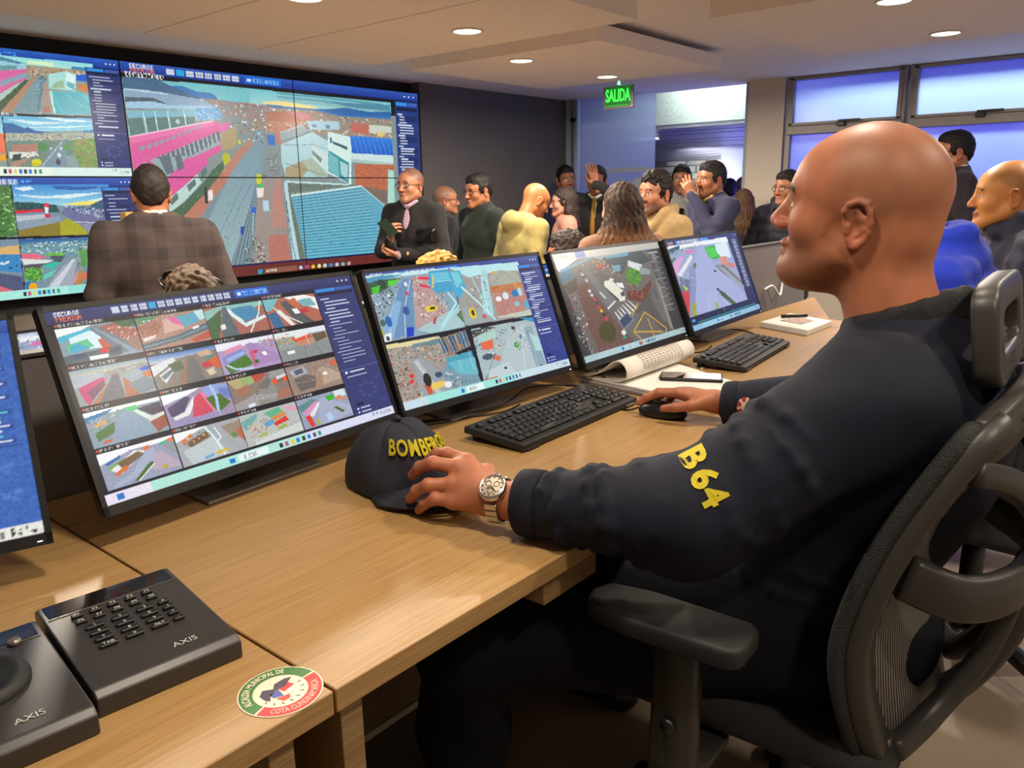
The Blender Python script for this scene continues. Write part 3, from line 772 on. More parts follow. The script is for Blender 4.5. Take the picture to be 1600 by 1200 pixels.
SHOW['M1'] = [
[0,25,26,36,0,0,1000,0,1000,1000,0,1000],[7,0.062,0.165,14,4,1,0.0195,0.0258,42,47,98,60,66,116],[5,192,188,188,15,24,68,136,68,'Pri-Ex PTZ ALCALDIA ZONA BANCARIA'],
[2,224,80,72,18,74,3.5,6],[0,138,154,168,14,90,214,90,214,275,14,275],[0,240,244,240,14,90,104,90,74,112,14,136],[0,64,184,208,14,131,94,105,104,123,18,164],
[0,216,236,240,38,146,98,118,130,192,114,216,42,205],[0,88,192,144,26,179,82,160,94,205,30,216],[0,56,168,200,34,192,54,175,86,205,38,224],
[0,192,90,72,106,173,138,157,164,216,114,224],[0,106,122,136,94,109,114,97,210,248,158,261],[0,136,152,168,102,109,110,105,194,253,178,257],
[0,168,106,92,118,105,164,94,214,146,214,192,174,192],[4,60,5,4,184,120,104,138,90,80,200,136,120,232,220,208,118,105,164,94,214,146,214,192,174,192],
[0,74,106,80,154,90,214,90,214,131,178,123],[0,154,122,112,174,198,214,186,214,261,198,261],[0,80,96,106,14,231,162,216,158,268,14,275],
[0,208,40,56,102,220,122,216,130,242,106,246],[0,240,240,236,74,250,122,250,122,268,74,272],[0,56,74,112,38,231,62,227,66,253,38,257],
[0,58,74,104,126,238,154,227,158,246,130,257],[5,192,188,188,15,228,68,340,68,'Pri-Ex PTZ ALCALDIA ZONA BANCARIA'],[2,224,80,72,222,74,3.5,6],
[0,176,138,124,217,90,418,90,418,275,217,275],[0,90,138,104,217,90,287,90,257,116,217,131],[4,60,5,3,216,228,224,106,154,112,168,184,176,217,90,418,90,418,120,217,131],
[0,168,116,100,217,138,261,116,289,123,265,201,225,212],[4,40,5,2,138,90,80,192,136,120,217,138,261,116,289,123,265,201,225,212],
[0,224,216,208,221,205,261,194,257,212,225,224],[0,216,176,164,293,120,321,112,349,183,285,198],[0,224,112,160,305,109,337,116,349,175,317,142],
[0,96,168,192,333,112,393,101,401,157,349,179],[0,192,224,224,389,97,418,90,418,146,401,153],[0,90,112,120,217,235,317,216,418,172,418,212,337,242,217,272],
[0,128,152,164,217,250,317,231,418,186,418,194,317,238,217,257],[0,192,88,72,357,253,418,220,418,257,365,272],[0,240,240,240,369,186,389,179,393,190,373,198],
[5,192,188,188,15,431,68,513,68,'Pri-Ex PTZ ALCALDIA ZONA'],[2,224,80,72,425,74,3.5,6],[0,168,104,90,420,90,621,90,621,275,420,275],
[0,136,192,184,420,109,481,90,621,90,621,116,420,164],[0,208,106,144,449,131,485,101,493,112,457,157],
[0,216,236,232,489,109,521,120,541,212,613,179,621,194,541,235,505,164],[0,74,138,176,505,112,581,109,605,175,545,205,513,142],
[0,90,106,112,481,97,493,97,513,275,453,275],[0,74,106,72,420,164,477,109,461,201,441,275,420,275],[0,232,232,228,457,201,473,198,473,227,457,231],
[3,216,220,216,5,613,90,597,164,549,272],[4,30,4,2,138,80,72,200,128,112,501,201,541,238,621,201,621,275,521,275],[5,192,188,188,15,634,68,699,68,'Pri-Ex PTZ ALCALDIA'],
[2,224,80,72,628,74,3.5,6],[0,176,106,84,624,90,824,90,824,275,624,275],[0,240,240,236,704,90,784,90,824,116,824,201,744,127],
[0,200,106,72,712,112,744,101,756,164,728,164],[0,120,176,184,748,120,804,116,820,172,768,164],[0,88,90,92,684,120,708,112,792,275,724,275],
[0,240,240,240,720,172,740,172,748,205,728,205],[0,200,48,64,748,183,776,175,784,205,756,209],[0,58,106,152,624,183,660,175,676,275,636,275],
[0,232,232,228,660,175,676,164,716,275,700,275],[3,224,232,232,4,628,90,684,201,744,272],[0,120,184,192,624,90,684,90,644,164,624,164],
[5,192,188,188,15,24,286,136,286,'Pri-Ex PTZ ALCALDIA ZONA BANCARIA'],[2,224,80,72,18,292,3.5,6],[1,138,168,184,208,192,168,14,308,214,308,214,345,14,345],
[0,152,160,160,14,345,214,330,214,493,14,493],[4,80,5,7,176,122,96,200,184,168,138,148,160,168,90,72,216,212,204,122,138,106,106,122,136,54,333,214,326,214,363,54,363],
[0,176,184,196,14,333,94,345,94,374,14,400],[0,200,72,120,22,400,90,363,94,385,38,493,30,474],[0,122,80,104,38,430,86,385,90,408,50,467],
[0,176,120,96,42,493,118,371,126,371,82,493],[0,106,106,116,62,493,114,363,130,363,130,493],[0,176,106,80,130,493,138,382,158,419,174,493],
[0,152,168,176,138,382,182,352,214,371,214,404,154,419],[0,40,88,192,186,356,214,348,214,371,190,374],[0,208,112,64,190,382,214,378,214,411,194,408],
[0,122,138,148,146,426,198,400,214,437,214,474,170,493],[5,192,188,188,15,228,286,323,286,'Pri-Ex ESTACION GALAPA TORRE'],[2,224,80,72,222,292,3.5,6],
[0,138,128,120,217,308,418,308,418,493,217,493],[1,72,120,184,200,208,216,217,308,418,308,418,330,217,352],[0,216,220,224,217,363,285,333,293,352,217,419],
[0,224,224,224,233,419,281,374,289,389,245,467],[0,106,128,136,237,426,277,389,277,408,245,448],[0,90,104,72,265,367,305,359,309,408,277,415],
[0,152,116,92,277,493,309,400,325,352,337,352,317,493],[0,116,112,110,301,493,329,348,349,348,361,493],[0,200,168,144,357,333,397,322,405,356,365,359],
[0,90,138,120,377,363,418,356,418,382,385,382],[0,200,56,72,361,400,385,389,397,419,369,430],[0,216,96,63,385,389,418,363,418,452,397,426],
[0,216,200,168,369,441,397,430,401,467,377,474],[0,138,138,128,393,434,418,456,418,493,401,493],[5,192,188,188,15,431,286,489,286,'Pri-Ex PTZ CL CRR'],
[2,224,80,72,425,292,3.5,6],[0,176,152,192,420,308,621,308,621,493,420,493],[0,232,232,244,420,308,621,308,621,330,501,345,420,352],
[0,224,144,176,441,352,501,330,509,352,449,374],[0,138,138,200,429,389,501,359,513,400,433,437],[0,154,176,224,441,400,501,374,509,393,441,423],
[0,74,122,48,429,441,509,397,525,460,441,493],[3,192,216,240,5,437,437,461,471,521,486],[0,168,136,184,517,337,537,330,621,437,621,471,529,478],
[0,200,96,128,521,382,541,374,533,474,525,478],[4,60,5,5,208,144,72,136,168,104,200,72,104,232,208,216,104,160,192,553,326,621,319,621,400,589,374],
[0,248,248,248,561,400,577,400,581,423,569,423],[0,200,40,88,537,385,549,382,551,397,539,400],[0,58,106,56,529,441,545,437,545,460,533,463],
[5,192,188,188,15,634,286,679,286,'Pri-Ex PTZ CL'],[2,224,80,72,628,292,3.5,6],[0,154,156,154,624,308,824,308,824,493,624,493],
[0,224,232,236,624,308,824,308,824,341,624,345],[4,70,5,5,216,192,72,88,160,104,200,96,72,96,160,200,232,160,96,624,326,684,319,684,382,624,389],
[0,216,90,56,684,352,756,345,764,374,692,385],[0,232,228,224,696,341,744,330,752,348,696,363],[0,200,136,104,700,385,760,378,764,411,704,415],
[0,104,88,63,764,352,816,348,824,389,772,408],[0,138,143,144,624,419,824,404,824,493,624,493],[0,240,240,240,652,430,680,430,680,452,652,452],
[3,90,90,88,1.6,724,419,716,493],[3,90,90,88,1.6,764,415,780,489],[3,224,224,224,2,736,308,744,419],[5,192,188,188,15,24,503,82,503,'Pri-Ex PTZ CL CRR'],
[2,224,80,72,18,509,3.5,6],[0,143,160,176,14,525,214,525,214,710,14,710],[0,240,248,248,14,525,214,525,214,544,14,551],[0,47,128,184,14,551,94,532,74,547,14,581],
[4,80,5,4,216,224,224,90,138,88,200,168,120,136,176,168,14,562,106,540,94,599,22,636],[0,216,168,104,26,599,62,581,66,599,34,610],
[0,90,122,72,26,640,82,599,74,655,30,681],[0,144,164,184,106,562,130,558,182,703,42,710,62,681],[0,96,200,136,114,544,146,540,154,562,126,570],
[0,216,236,220,134,570,146,566,182,625,166,629],[0,80,72,88,146,562,210,551,214,607,182,614],[0,216,220,212,166,621,214,607,214,625,170,644],
[0,160,88,72,170,644,214,625,214,685,182,707],[0,216,96,48,38,688,62,681,66,692,42,699],[5,192,188,188,15,228,503,285,503,'Pri-Ex PTZ CL CRR'],
[2,224,80,72,222,509,3.5,6],[0,160,144,176,217,525,418,525,418,710,217,710],[0,240,244,252,217,525,337,525,297,551,217,581],
[0,74,72,104,225,599,285,558,297,570,265,647,229,655],[0,232,232,232,233,655,269,640,305,573,313,581,281,662,237,673],
[0,208,72,96,305,581,329,555,341,570,353,673,285,692],[0,224,128,160,329,555,341,551,365,670,353,677],[0,144,160,216,337,536,385,525,418,544,418,636,385,592,345,581],
[0,112,128,192,385,551,418,562,418,629,385,592],[0,74,112,40,341,592,385,584,413,647,365,692],[3,168,200,240,9,365,525,373,599,365,703],
[0,152,144,184,229,681,369,681,365,707,237,710],[5,192,188,188,15,431,503,489,503,'Pri-Ex PTZ CL CRR'],[2,224,80,72,425,509,3.5,6],
[0,138,122,112,420,525,621,525,621,710,420,710],[0,184,168,120,420,532,481,525,501,573,441,592],[0,152,176,112,461,536,501,525,509,570,469,581],
[0,184,80,64,501,529,549,525,541,562,509,570],[0,168,112,92,433,592,481,573,489,618,449,636],[0,144,140,136,481,710,541,551,565,551,577,655,561,710],
[0,116,112,108,509,610,553,551,565,581,541,625],[0,154,154,152,565,525,617,525,621,562,565,573],[0,232,90,40,565,577,585,577,585,607,569,610],
[0,216,220,224,585,566,621,558,621,577,585,584],[0,232,90,40,605,577,621,573,621,603,605,603],[0,104,112,108,585,584,605,581,605,603,585,603],
[0,168,112,96,573,655,621,636,621,696,573,707],[0,160,156,156,420,673,501,636,501,710,420,710],[3,216,216,212,1.6,509,647,493,673],[3,216,216,212,1.6,519,650,503,676],
[3,216,216,212,1.6,529,653,513,679],[3,216,216,212,1.6,539,656,523,682],[3,216,216,212,1.6,549,659,533,685],[3,216,216,212,1.6,559,662,543,688],
[3,216,216,212,1.6,569,665,553,691],[0,216,228,240,461,692,485,685,489,703,465,710],[5,192,188,188,15,634,503,679,503,'Pri-Ex CL CRR'],[2,224,80,72,628,509,3.5,6],
[0,154,132,120,624,525,824,525,824,710,624,710],
[4,120,5,8,176,122,96,200,184,168,138,148,160,168,90,72,216,212,204,122,138,106,106,122,136,192,136,104,684,525,824,525,824,636,712,636],
[0,168,172,188,632,555,692,540,704,588,648,599],[0,88,92,104,652,558,684,551,688,581,656,588],[0,106,100,98,644,610,692,595,724,621,720,685,652,692],
[3,184,136,112,1.6,684,607,720,644],[3,184,136,112,1.6,648,636,720,644],[0,184,160,140,724,692,744,581,764,570,824,636,824,673],
[0,216,104,72,792,551,824,544,824,573,800,577],[0,240,240,240,756,610,772,607,776,625,760,625],[0,168,136,112,712,696,736,599,752,599,748,692],
[5,192,188,188,15,24,720,102,720,'Pri-Ex PTZ LOURDES ALTO'],[2,224,80,72,18,726,3.5,6],[0,154,160,184,14,742,214,742,214,928,14,928],
[0,244,244,248,14,742,214,742,214,765,94,761,14,798],[0,56,104,176,26,798,66,772,70,783,30,809],[0,120,176,96,30,820,74,791,82,813,34,846],
[0,232,232,224,34,835,106,768,134,783,58,865],[0,122,98,72,54,809,114,776,130,798,66,846],[0,216,112,56,38,861,74,828,82,846,46,872],
[0,224,120,64,126,768,146,757,146,780,130,783],[0,80,176,144,170,765,198,757,198,772,174,780],[0,216,128,80,194,757,214,750,214,772,198,772],
[0,144,152,156,182,780,214,772,214,846,194,817],[0,168,176,200,134,783,154,780,158,835,114,891,34,928,26,913,86,872],
[0,184,168,184,154,809,174,806,214,898,206,913,134,891],[0,74,112,48,82,921,126,858,138,846,146,854,126,880,94,924],[3,232,236,232,3,94,924,130,880,146,861],
[0,200,168,48,162,883,174,880,178,902,166,902],[5,192,188,188,15,228,720,289,720,'Pri-Ex PTZ COLEGIO'],[2,224,80,72,222,726,3.5,6],
[0,168,172,176,217,742,418,742,418,928,217,928],[0,240,244,244,217,742,317,742,257,772,217,791],[0,224,120,48,233,791,265,761,269,776,237,809],
[0,120,88,60,237,809,317,768,325,802,257,835],[4,50,5,3,232,220,208,90,122,72,152,104,63,237,780,317,754,325,798,245,824],[0,192,200,204,229,846,329,809,357,921,245,928],
[3,208,236,244,7,309,742,329,817,345,924],[3,224,240,244,4,337,761,349,824,333,846],[0,200,152,88,373,780,393,791,385,809,369,798],
[0,154,136,120,357,768,418,761,418,854,385,854],[0,184,104,72,401,809,418,798,418,891,405,854],[0,216,184,48,317,898,357,891,361,906,325,913],
[0,112,168,208,281,906,313,898,313,913,285,921],[0,90,138,56,381,817,397,824,397,843,385,843],[5,192,188,188,15,431,720,482,720,'Pri-Ex PTZ ALTO'],
[2,224,80,72,425,726,3.5,6],[0,184,188,184,420,742,621,742,621,928,420,928],[0,112,168,168,420,780,481,750,477,776,429,835],
[0,96,176,136,501,761,557,746,569,780,521,798],[0,216,136,72,521,798,573,780,577,806,525,820],[0,216,56,40,525,832,573,809,581,839,529,854],
[0,88,160,208,493,817,525,806,529,835,497,846],[0,216,160,184,569,750,617,761,621,798,589,787],
[4,70,5,5,200,104,72,232,208,168,122,138,88,200,184,168,200,72,88,429,809,513,787,509,854,441,883],[0,152,176,56,533,865,565,854,569,872,537,880],
[0,168,176,72,461,880,493,872,493,891,465,895],[0,208,212,208,441,898,621,865,621,921,449,928],[3,138,142,140,1.4,441,909,541,883,621,865],
[5,192,188,188,15,634,720,692,720,'Pri-Ex PTZ PARQUE'],[2,224,80,72,628,726,3.5,6],[0,152,160,184,624,742,824,742,824,928,624,928],
[0,90,138,136,624,780,684,754,704,768,632,824],[0,216,144,192,636,824,692,772,704,783,652,854],[0,224,224,224,652,854,704,783,712,791,672,865],
[0,168,174,200,712,768,728,765,824,854,824,909,696,928,684,909],[0,48,176,32,736,765,768,754,772,787,744,798],[0,216,228,232,772,742,816,742,820,787,776,783],
[0,224,136,96,776,780,796,776,800,806,780,806],[0,184,144,128,796,791,820,794,824,824,800,817],[0,216,56,48,640,854,660,846,668,921,652,924],
[0,176,200,240,716,872,736,861,748,913,720,921],[0,74,106,48,756,843,768,839,796,883,784,891],[0,168,184,56,676,891,688,887,688,921,680,924],
[6,0.828,0.062,0.945,20,51,58,112,51,58,112],[8,0.945,0.52,0.38,216,220,240,176,228,216,232,244,244],[0,232,224,240,0,945,120,945,120,1000,0,1000],
[0,40,120,200,30,957,48,957,48,988,30,988],]
SHOW['M2'] = [
[0,16,20,40,0,0,1000,0,1000,1000,0,1000],[7,0.066,0.14,8,1,1,0.022,0.027,39,54,126,64,88,160],[0,136,164,180,-17,18,423,23,424,498,-8,498],
[0,200,232,236,-17,18,423,23,421,53,171,45,-11,57],[0,74,152,184,-14,35,80,24,181,36,96,55,-7,74],[0,58,88,72,-15,78,60,54,168,62,56,147,-9,156],
[2,42,72,56,67,88,19.5,32],[2,47,80,64,0,92,14.8,29.4],[0,72,192,48,14,106,59,92,42,144,12,155],[0,88,208,48,101,67,160,66,131,100,92,110],
[4,120,10,5,224,232,236,56,72,80,120,136,144,168,184,192,80,96,104,-9,156,160,100,126,161,65,248,4,344,-13,285],
[0,106,144,184,101,212,174,69,221,66,206,177,154,472,47,487,57,401,49,333],[0,136,176,216,16,390,115,215,133,241,47,487,-2,483],[3,216,232,240,3,211,75,136,298,107,481],
[3,192,220,236,2.5,126,161,56,335,37,484],[0,184,156,152,221,66,277,58,320,201,349,372,271,435,168,442,194,255],
[4,160,9,6,216,200,192,106,88,88,192,120,104,168,144,144,232,224,216,152,88,80,208,52,314,70,371,270,331,380,216,397,198,256],[0,224,48,80,252,65,329,79,319,104,248,82],
[0,216,56,88,249,117,306,151,302,168,245,139],[0,72,160,200,313,35,421,35,418,208,319,206,298,149],[0,104,192,216,319,48,417,52,417,112,320,118],
[3,192,236,240,2.5,319,124,420,119],[0,224,200,96,326,72,336,74,315,164,307,163],[2,232,208,24,274,316,33.8,22.2],[2,40,40,32,280,315,15.3,11.1],
[2,47,90,152,144,303,15.9,34.4],[2,31,104,176,48,360,15.1,41.9],[0,24,64,192,122,424,159,428,146,492,110,499],[2,200,72,104,172,176,8.7,19.6],
[0,240,240,240,13,444,42,441,33,505,1,495],[2,64,72,72,22,479,9.5,18.6],[2,224,232,240,181,110,8.8,17.5],[2,74,104,88,19,364,13.6,25],[2,168,184,48,5,431,9.4,18.6],
[0,168,200,204,166,453,352,361,440,346,421,491,255,511],[3,176,232,236,9,383,213,414,304,297,465],[3,168,224,236,6,439,309,283,496],[0,90,122,88,395,395,440,346,425,474],
[0,192,72,88,268,393,289,387,271,435,256,431],[0,160,156,152,431,24,854,39,857,507,425,492],[0,184,228,232,431,24,854,39,858,112,636,101,524,119],
[0,72,168,208,425,53,485,51,491,186,436,284,415,220],[0,120,204,216,432,60,475,62,482,148,439,188],[0,168,172,160,649,128,715,88,816,118,834,213,639,215],
[3,96,96,88,1.5,741,99,639,215],[3,96,96,88,1.5,741,99,821,224],[2,216,168,48,683,102,14.7,9.8],[0,192,120,80,630,213,844,215,851,269,625,275],
[4,60,8,4,216,160,48,176,88,56,136,160,48,208,104,64,630,213,844,215,851,269,625,275],[0,184,128,120,632,289,864,258,861,469,630,465],
[4,60,9,3,200,144,136,168,112,104,184,160,152,632,289,864,258,861,469,630,465],[2,240,240,240,663,325,18.2,21.7],[2,208,228,240,711,309,18.5,31.7],
[2,40,120,176,774,299,22.9,32.1],[2,168,216,240,810,293,13.5,37.4],[2,88,168,192,829,409,19.5,42.2],[2,128,200,216,768,389,17.1,19.7],
[0,168,212,216,603,83,642,77,606,446,540,455],[3,184,236,240,9,466,182,540,331,607,484],[3,168,216,224,6,541,122,571,314,592,468],[3,200,240,240,4,601,95,574,463],
[4,60,8,4,88,104,112,168,192,192,224,240,240,122,152,160,524,119,636,101,614,411,492,345],[0,154,168,168,434,332,565,424,605,490,425,492,440,382],
[2,232,200,24,487,403,20.2,46.2],[2,48,48,40,489,401,9.3,25.5],[0,216,72,88,536,429,555,428,561,460,538,461],[0,192,200,184,630,465,859,455,857,507,631,478],
[0,16,20,40,-8,498,857,507,854,530,-10,519],[0,160,152,144,-7,526,268,527,426,967,-8,986],[1,232,220,152,216,208,168,-9,519,275,534,268,567,107,559,-11,546],
[0,106,136,144,123,553,272,545,272,586,117,579],
[4,260,9,7,138,152,160,200,160,128,216,212,204,88,106,120,184,104,80,106,136,104,152,168,184,-11,546,267,572,258,732,120,642,45,684,-6,688],
[0,152,160,168,102,658,149,651,297,931,170,997,95,989],[0,184,192,192,107,671,130,667,208,966,182,979],[3,224,224,216,2.5,114,673,191,971],
[4,120,9,5,160,88,72,200,136,104,138,104,88,208,184,160,58,56,56,-6,688,72,659,111,984,-8,986],[2,216,48,48,79,772,11.1,14.5],[2,224,56,56,70,814,12.5,14.4],
[0,200,88,56,122,855,153,855,158,924,136,938],[2,40,40,40,148,825,20.2,52.2],[2,232,176,32,85,946,11.2,18.4],[0,232,200,96,160,857,231,860,239,898,158,907],
[0,122,152,168,265,734,392,728,426,967,273,968,225,812],[4,60,9,3,168,184,192,90,106,120,232,236,236,231,780,358,883,410,961,273,968],[2,56,80,104,210,807,19.3,23.4],
[2,232,236,240,244,894,19.6,23.4],[2,56,104,160,288,956,30.8,23.6],[2,144,168,176,299,902,17,15.1],[0,138,120,104,260,547,419,521,417,652,282,693],
[0,58,90,120,262,554,295,552,299,652,271,666],[0,58,90,120,313,545,347,543,346,666,312,667],[0,72,104,138,364,541,418,527,409,650,364,660],
[3,224,220,208,2.5,271,551,285,677],[3,192,168,136,2.5,291,548,304,673],[3,224,220,208,2.5,311,546,323,670],[3,192,168,136,2.5,332,543,342,666],
[3,224,220,208,2.5,352,541,361,663],[3,192,168,136,2.5,373,538,381,659],[3,224,220,208,2.5,394,535,400,655],[3,192,168,136,2.5,415,533,420,652],
[0,192,136,72,351,621,373,618,370,650,350,653],[0,72,160,184,272,701,417,688,422,786,269,793],[0,104,184,200,273,736,424,738,419,880,316,844],
[3,176,224,232,2,333,686,336,828],[3,176,224,232,2,401,683,402,839],[0,168,188,192,440,526,871,537,850,972,432,963],[0,47,144,192,755,508,862,528,862,574,806,547],
[0,58,74,72,441,539,541,529,593,543,514,571,437,598],
[4,160,9,6,216,228,228,88,104,104,200,104,80,136,168,168,160,184,176,224,208,192,449,541,728,540,690,619,591,717,490,759,437,718],
[0,168,208,200,475,585,597,569,572,637,471,644],[0,224,106,72,479,646,555,632,548,704,483,708],[0,216,112,90,538,750,576,786,559,818,527,795],
[0,180,196,200,565,832,648,633,763,562,824,604,851,966,539,947,450,939],[0,192,208,212,465,872,612,835,635,943,498,969],[0,136,168,184,766,589,817,589,841,962,769,964],
[3,216,192,96,2.2,795,596,778,967],[3,224,238,240,2.2,748,584,694,938],[0,176,212,216,793,648,849,715,854,822,796,804],[2,56,160,56,689,721,15.6,26.1],
[2,64,72,72,698,583,12.9,16.8],[2,40,120,184,729,662,9.3,16.8],[2,40,72,144,805,950,19.2,21.6],[2,32,40,40,582,881,8.7,11.5],[2,72,88,104,499,762,33.9,25],
[0,216,112,96,444,925,525,929,496,974,444,967],[3,56,72,72,2.5,546,752,432,963],[0,112,200,208,430,950,465,951,450,981,428,973],
[4,60,7,3,216,232,236,72,88,96,120,144,160,674,564,795,596,774,772,657,762],[0,16,20,40,433,518,449,523,436,964,425,964],[6,0.842,0.066,0.936,24,44,63,138,36,53,122],
[8,0.936,0.5,0.33,200,220,232,160,228,220,232,244,244],]
SHOW['M3'] = [
[0,60,61,64,0,0,1000,0,1000,1000,0,1000],[0,184,184,176,0,0,1000,0,1000,65,0,65],[0,216,216,208,20,12,170,12,170,52,20,52],[0,42,88,176,185,0,270,0,270,60,185,60],
[5,96,96,96,28,50,18,120,18,'Buscar'],[0,106,100,96,9,64,862,63,878,945,68,980],[0,216,232,224,9,64,198,63,21,166,8,131],[0,47,106,136,15,165,111,122,125,217,13,274],
[0,90,152,176,26,147,306,65,314,80,29,174],[0,80,72,64,21,288,139,232,118,347,43,370],[0,136,160,168,306,65,663,66,666,103,385,97],
[0,58,74,80,413,88,806,70,861,184,762,213,637,150,542,278,448,233],[0,90,152,176,442,78,661,73,652,101,434,105],[0,104,160,184,464,180,545,179,546,243,472,244],
[0,168,64,56,333,145,410,143,407,198,334,186],
[4,120,10,7,72,80,90,160,168,168,106,96,88,136,72,64,120,136,144,192,184,168,184,160,48,200,97,425,90,555,237,483,296,322,225,202,217],
[0,106,106,106,194,162,255,159,470,519,557,682,523,972,430,915,347,574],[0,118,118,116,221,194,259,187,395,502,315,552],
[0,112,80,74,121,295,203,298,341,682,472,956,131,969,116,728],[4,120,9,4,120,88,80,136,104,96,96,72,64,90,74,68,121,295,203,298,341,682,472,956,131,969,116,728],
[4,120,10,6,216,220,216,48,52,56,128,136,136,200,72,96,168,176,168,80,88,96,32,368,100,369,104,646,84,966,27,960,12,646],[2,216,216,216,210,379,12.6,16.4],
[2,192,204,208,219,419,12.6,16.4],[2,200,72,80,229,459,12.7,16.4],[2,72,72,72,238,499,12.7,16.4],[2,200,64,64,248,539,12.8,16.4],[2,224,184,32,257,579,12.8,16.4],
[2,48,48,48,267,619,12.9,16.4],[2,208,64,72,276,659,12.9,16.4],[2,56,60,64,183,180,11.3,11.4],[2,136,140,144,189,200,11.4,11.4],[2,200,204,208,195,220,11.4,11.4],
[2,56,60,64,201,240,11.4,11.4],[2,136,140,144,208,260,11.4,11.4],[2,200,204,208,214,280,11.5,11.4],[0,228,224,208,360,314,425,313,515,458,493,531,438,533,348,354],
[0,58,64,72,360,377,444,513,438,533,353,382],[0,72,76,80,471,448,513,443,507,485,471,491],[0,232,232,224,418,291,452,311,441,323,408,303],
[0,232,232,232,454,347,518,359,521,417,480,394],[0,200,204,200,297,398,338,475,318,477,288,409],[0,224,224,216,508,527,521,537,584,631,565,634],
[0,224,224,216,478,545,491,555,550,651,531,654],[0,224,224,216,448,562,462,572,516,671,497,674],[0,224,224,216,419,578,432,589,482,691,464,693],
[0,224,224,216,391,595,403,605,449,710,431,713],[0,224,224,216,362,612,375,622,416,730,398,732],[0,208,212,208,311,565,399,510,409,522,321,584],
[2,74,138,40,644,311,75.2,89.1],[4,90,11,4,58,122,28,104,168,56,88,152,44,47,90,24,598,230,734,253,686,406,566,383],
[0,106,58,44,532,447,683,464,797,384,798,429,671,594,521,530],[4,60,9,4,88,48,40,160,104,88,48,48,48,192,144,128,557,410,760,406,707,573,551,523],
[0,208,216,216,637,150,762,213,726,281,620,205],[0,138,152,152,729,223,829,284,815,327,717,309],[3,216,168,40,3,553,380,592,388,595,446],
[0,88,86,84,531,675,841,437,744,551,878,945,788,979,645,675],[0,106,104,100,744,551,866,457,862,850,795,817],[2,80,90,96,806,535,20.1,55.8],
[0,138,132,120,850,363,880,460,878,945,844,905],[0,58,72,104,380,706,471,649,515,728,399,795],[3,192,200,208,2,380,706,471,649,515,728,399,795,380,706],
[2,216,224,224,390,826,22.1,25.5],[2,40,160,136,382,873,17.2,12.7],[3,216,168,56,7,642,686,479,845,760,923],[3,216,168,56,7,479,845,549,980],
[3,216,168,56,7,642,686,806,902,767,973],[3,216,168,56,7,651,749,661,971],[3,216,168,56,7,600,591,512,692],[2,74,72,40,254,781,76.7,99],
[4,90,9,3,90,88,48,63,64,32,106,100,56,205,673,345,711,305,891,185,867],[0,184,184,184,860,100,960,100,960,108,860,108],[0,138,140,144,880,119,930,119,930,127,880,127],
[0,138,140,144,880,138,930,138,930,146,880,146],[0,138,140,144,880,157,960,157,960,165,880,165],[0,138,140,144,880,176,930,176,930,184,880,184],
[0,184,184,184,860,195,930,195,930,203,860,203],[0,138,140,144,880,214,960,214,960,222,880,222],[0,138,140,144,880,233,930,233,930,241,880,241],
[0,138,140,144,880,252,930,252,930,260,880,260],[0,138,140,144,880,271,960,271,960,279,880,279],[0,184,184,184,860,290,930,290,930,298,860,298],
[0,138,140,144,880,309,930,309,930,317,880,317],[0,138,140,144,880,328,960,328,960,336,880,336],[0,138,140,144,880,347,930,347,930,355,880,355],
[0,138,140,144,880,366,930,366,930,374,880,374],[0,184,184,184,860,385,960,385,960,393,860,393],[0,138,140,144,880,404,930,404,930,412,880,412],
[0,138,140,144,880,423,930,423,930,431,880,431],[0,138,140,144,880,442,960,442,960,450,880,450],[0,138,140,144,880,461,930,461,930,469,880,469],
[0,184,184,184,860,480,930,480,930,488,860,488],[0,138,140,144,880,499,960,499,960,507,880,507],[0,138,140,144,880,518,930,518,930,526,880,526],
[0,138,140,144,880,537,930,537,930,545,880,545],[0,138,140,144,880,556,960,556,960,564,880,564],[0,184,184,184,860,575,930,575,930,583,860,583],
[0,138,140,144,880,594,930,594,930,602,880,602],[0,138,140,144,880,613,960,613,960,621,880,621],[0,138,140,144,880,632,930,632,930,640,880,640],
[0,138,140,144,880,651,930,651,930,659,880,659],[0,184,184,184,860,670,960,670,960,678,860,678],[0,138,140,144,880,689,930,689,930,697,880,697],
[0,138,140,144,880,708,930,708,930,716,880,716],[0,138,140,144,880,727,960,727,960,735,880,735],[0,47,79,144,830,70,900,70,900,85,830,85],
[8,0.94,0.5,0.36,168,196,200,176,204,208,184,212,216],]
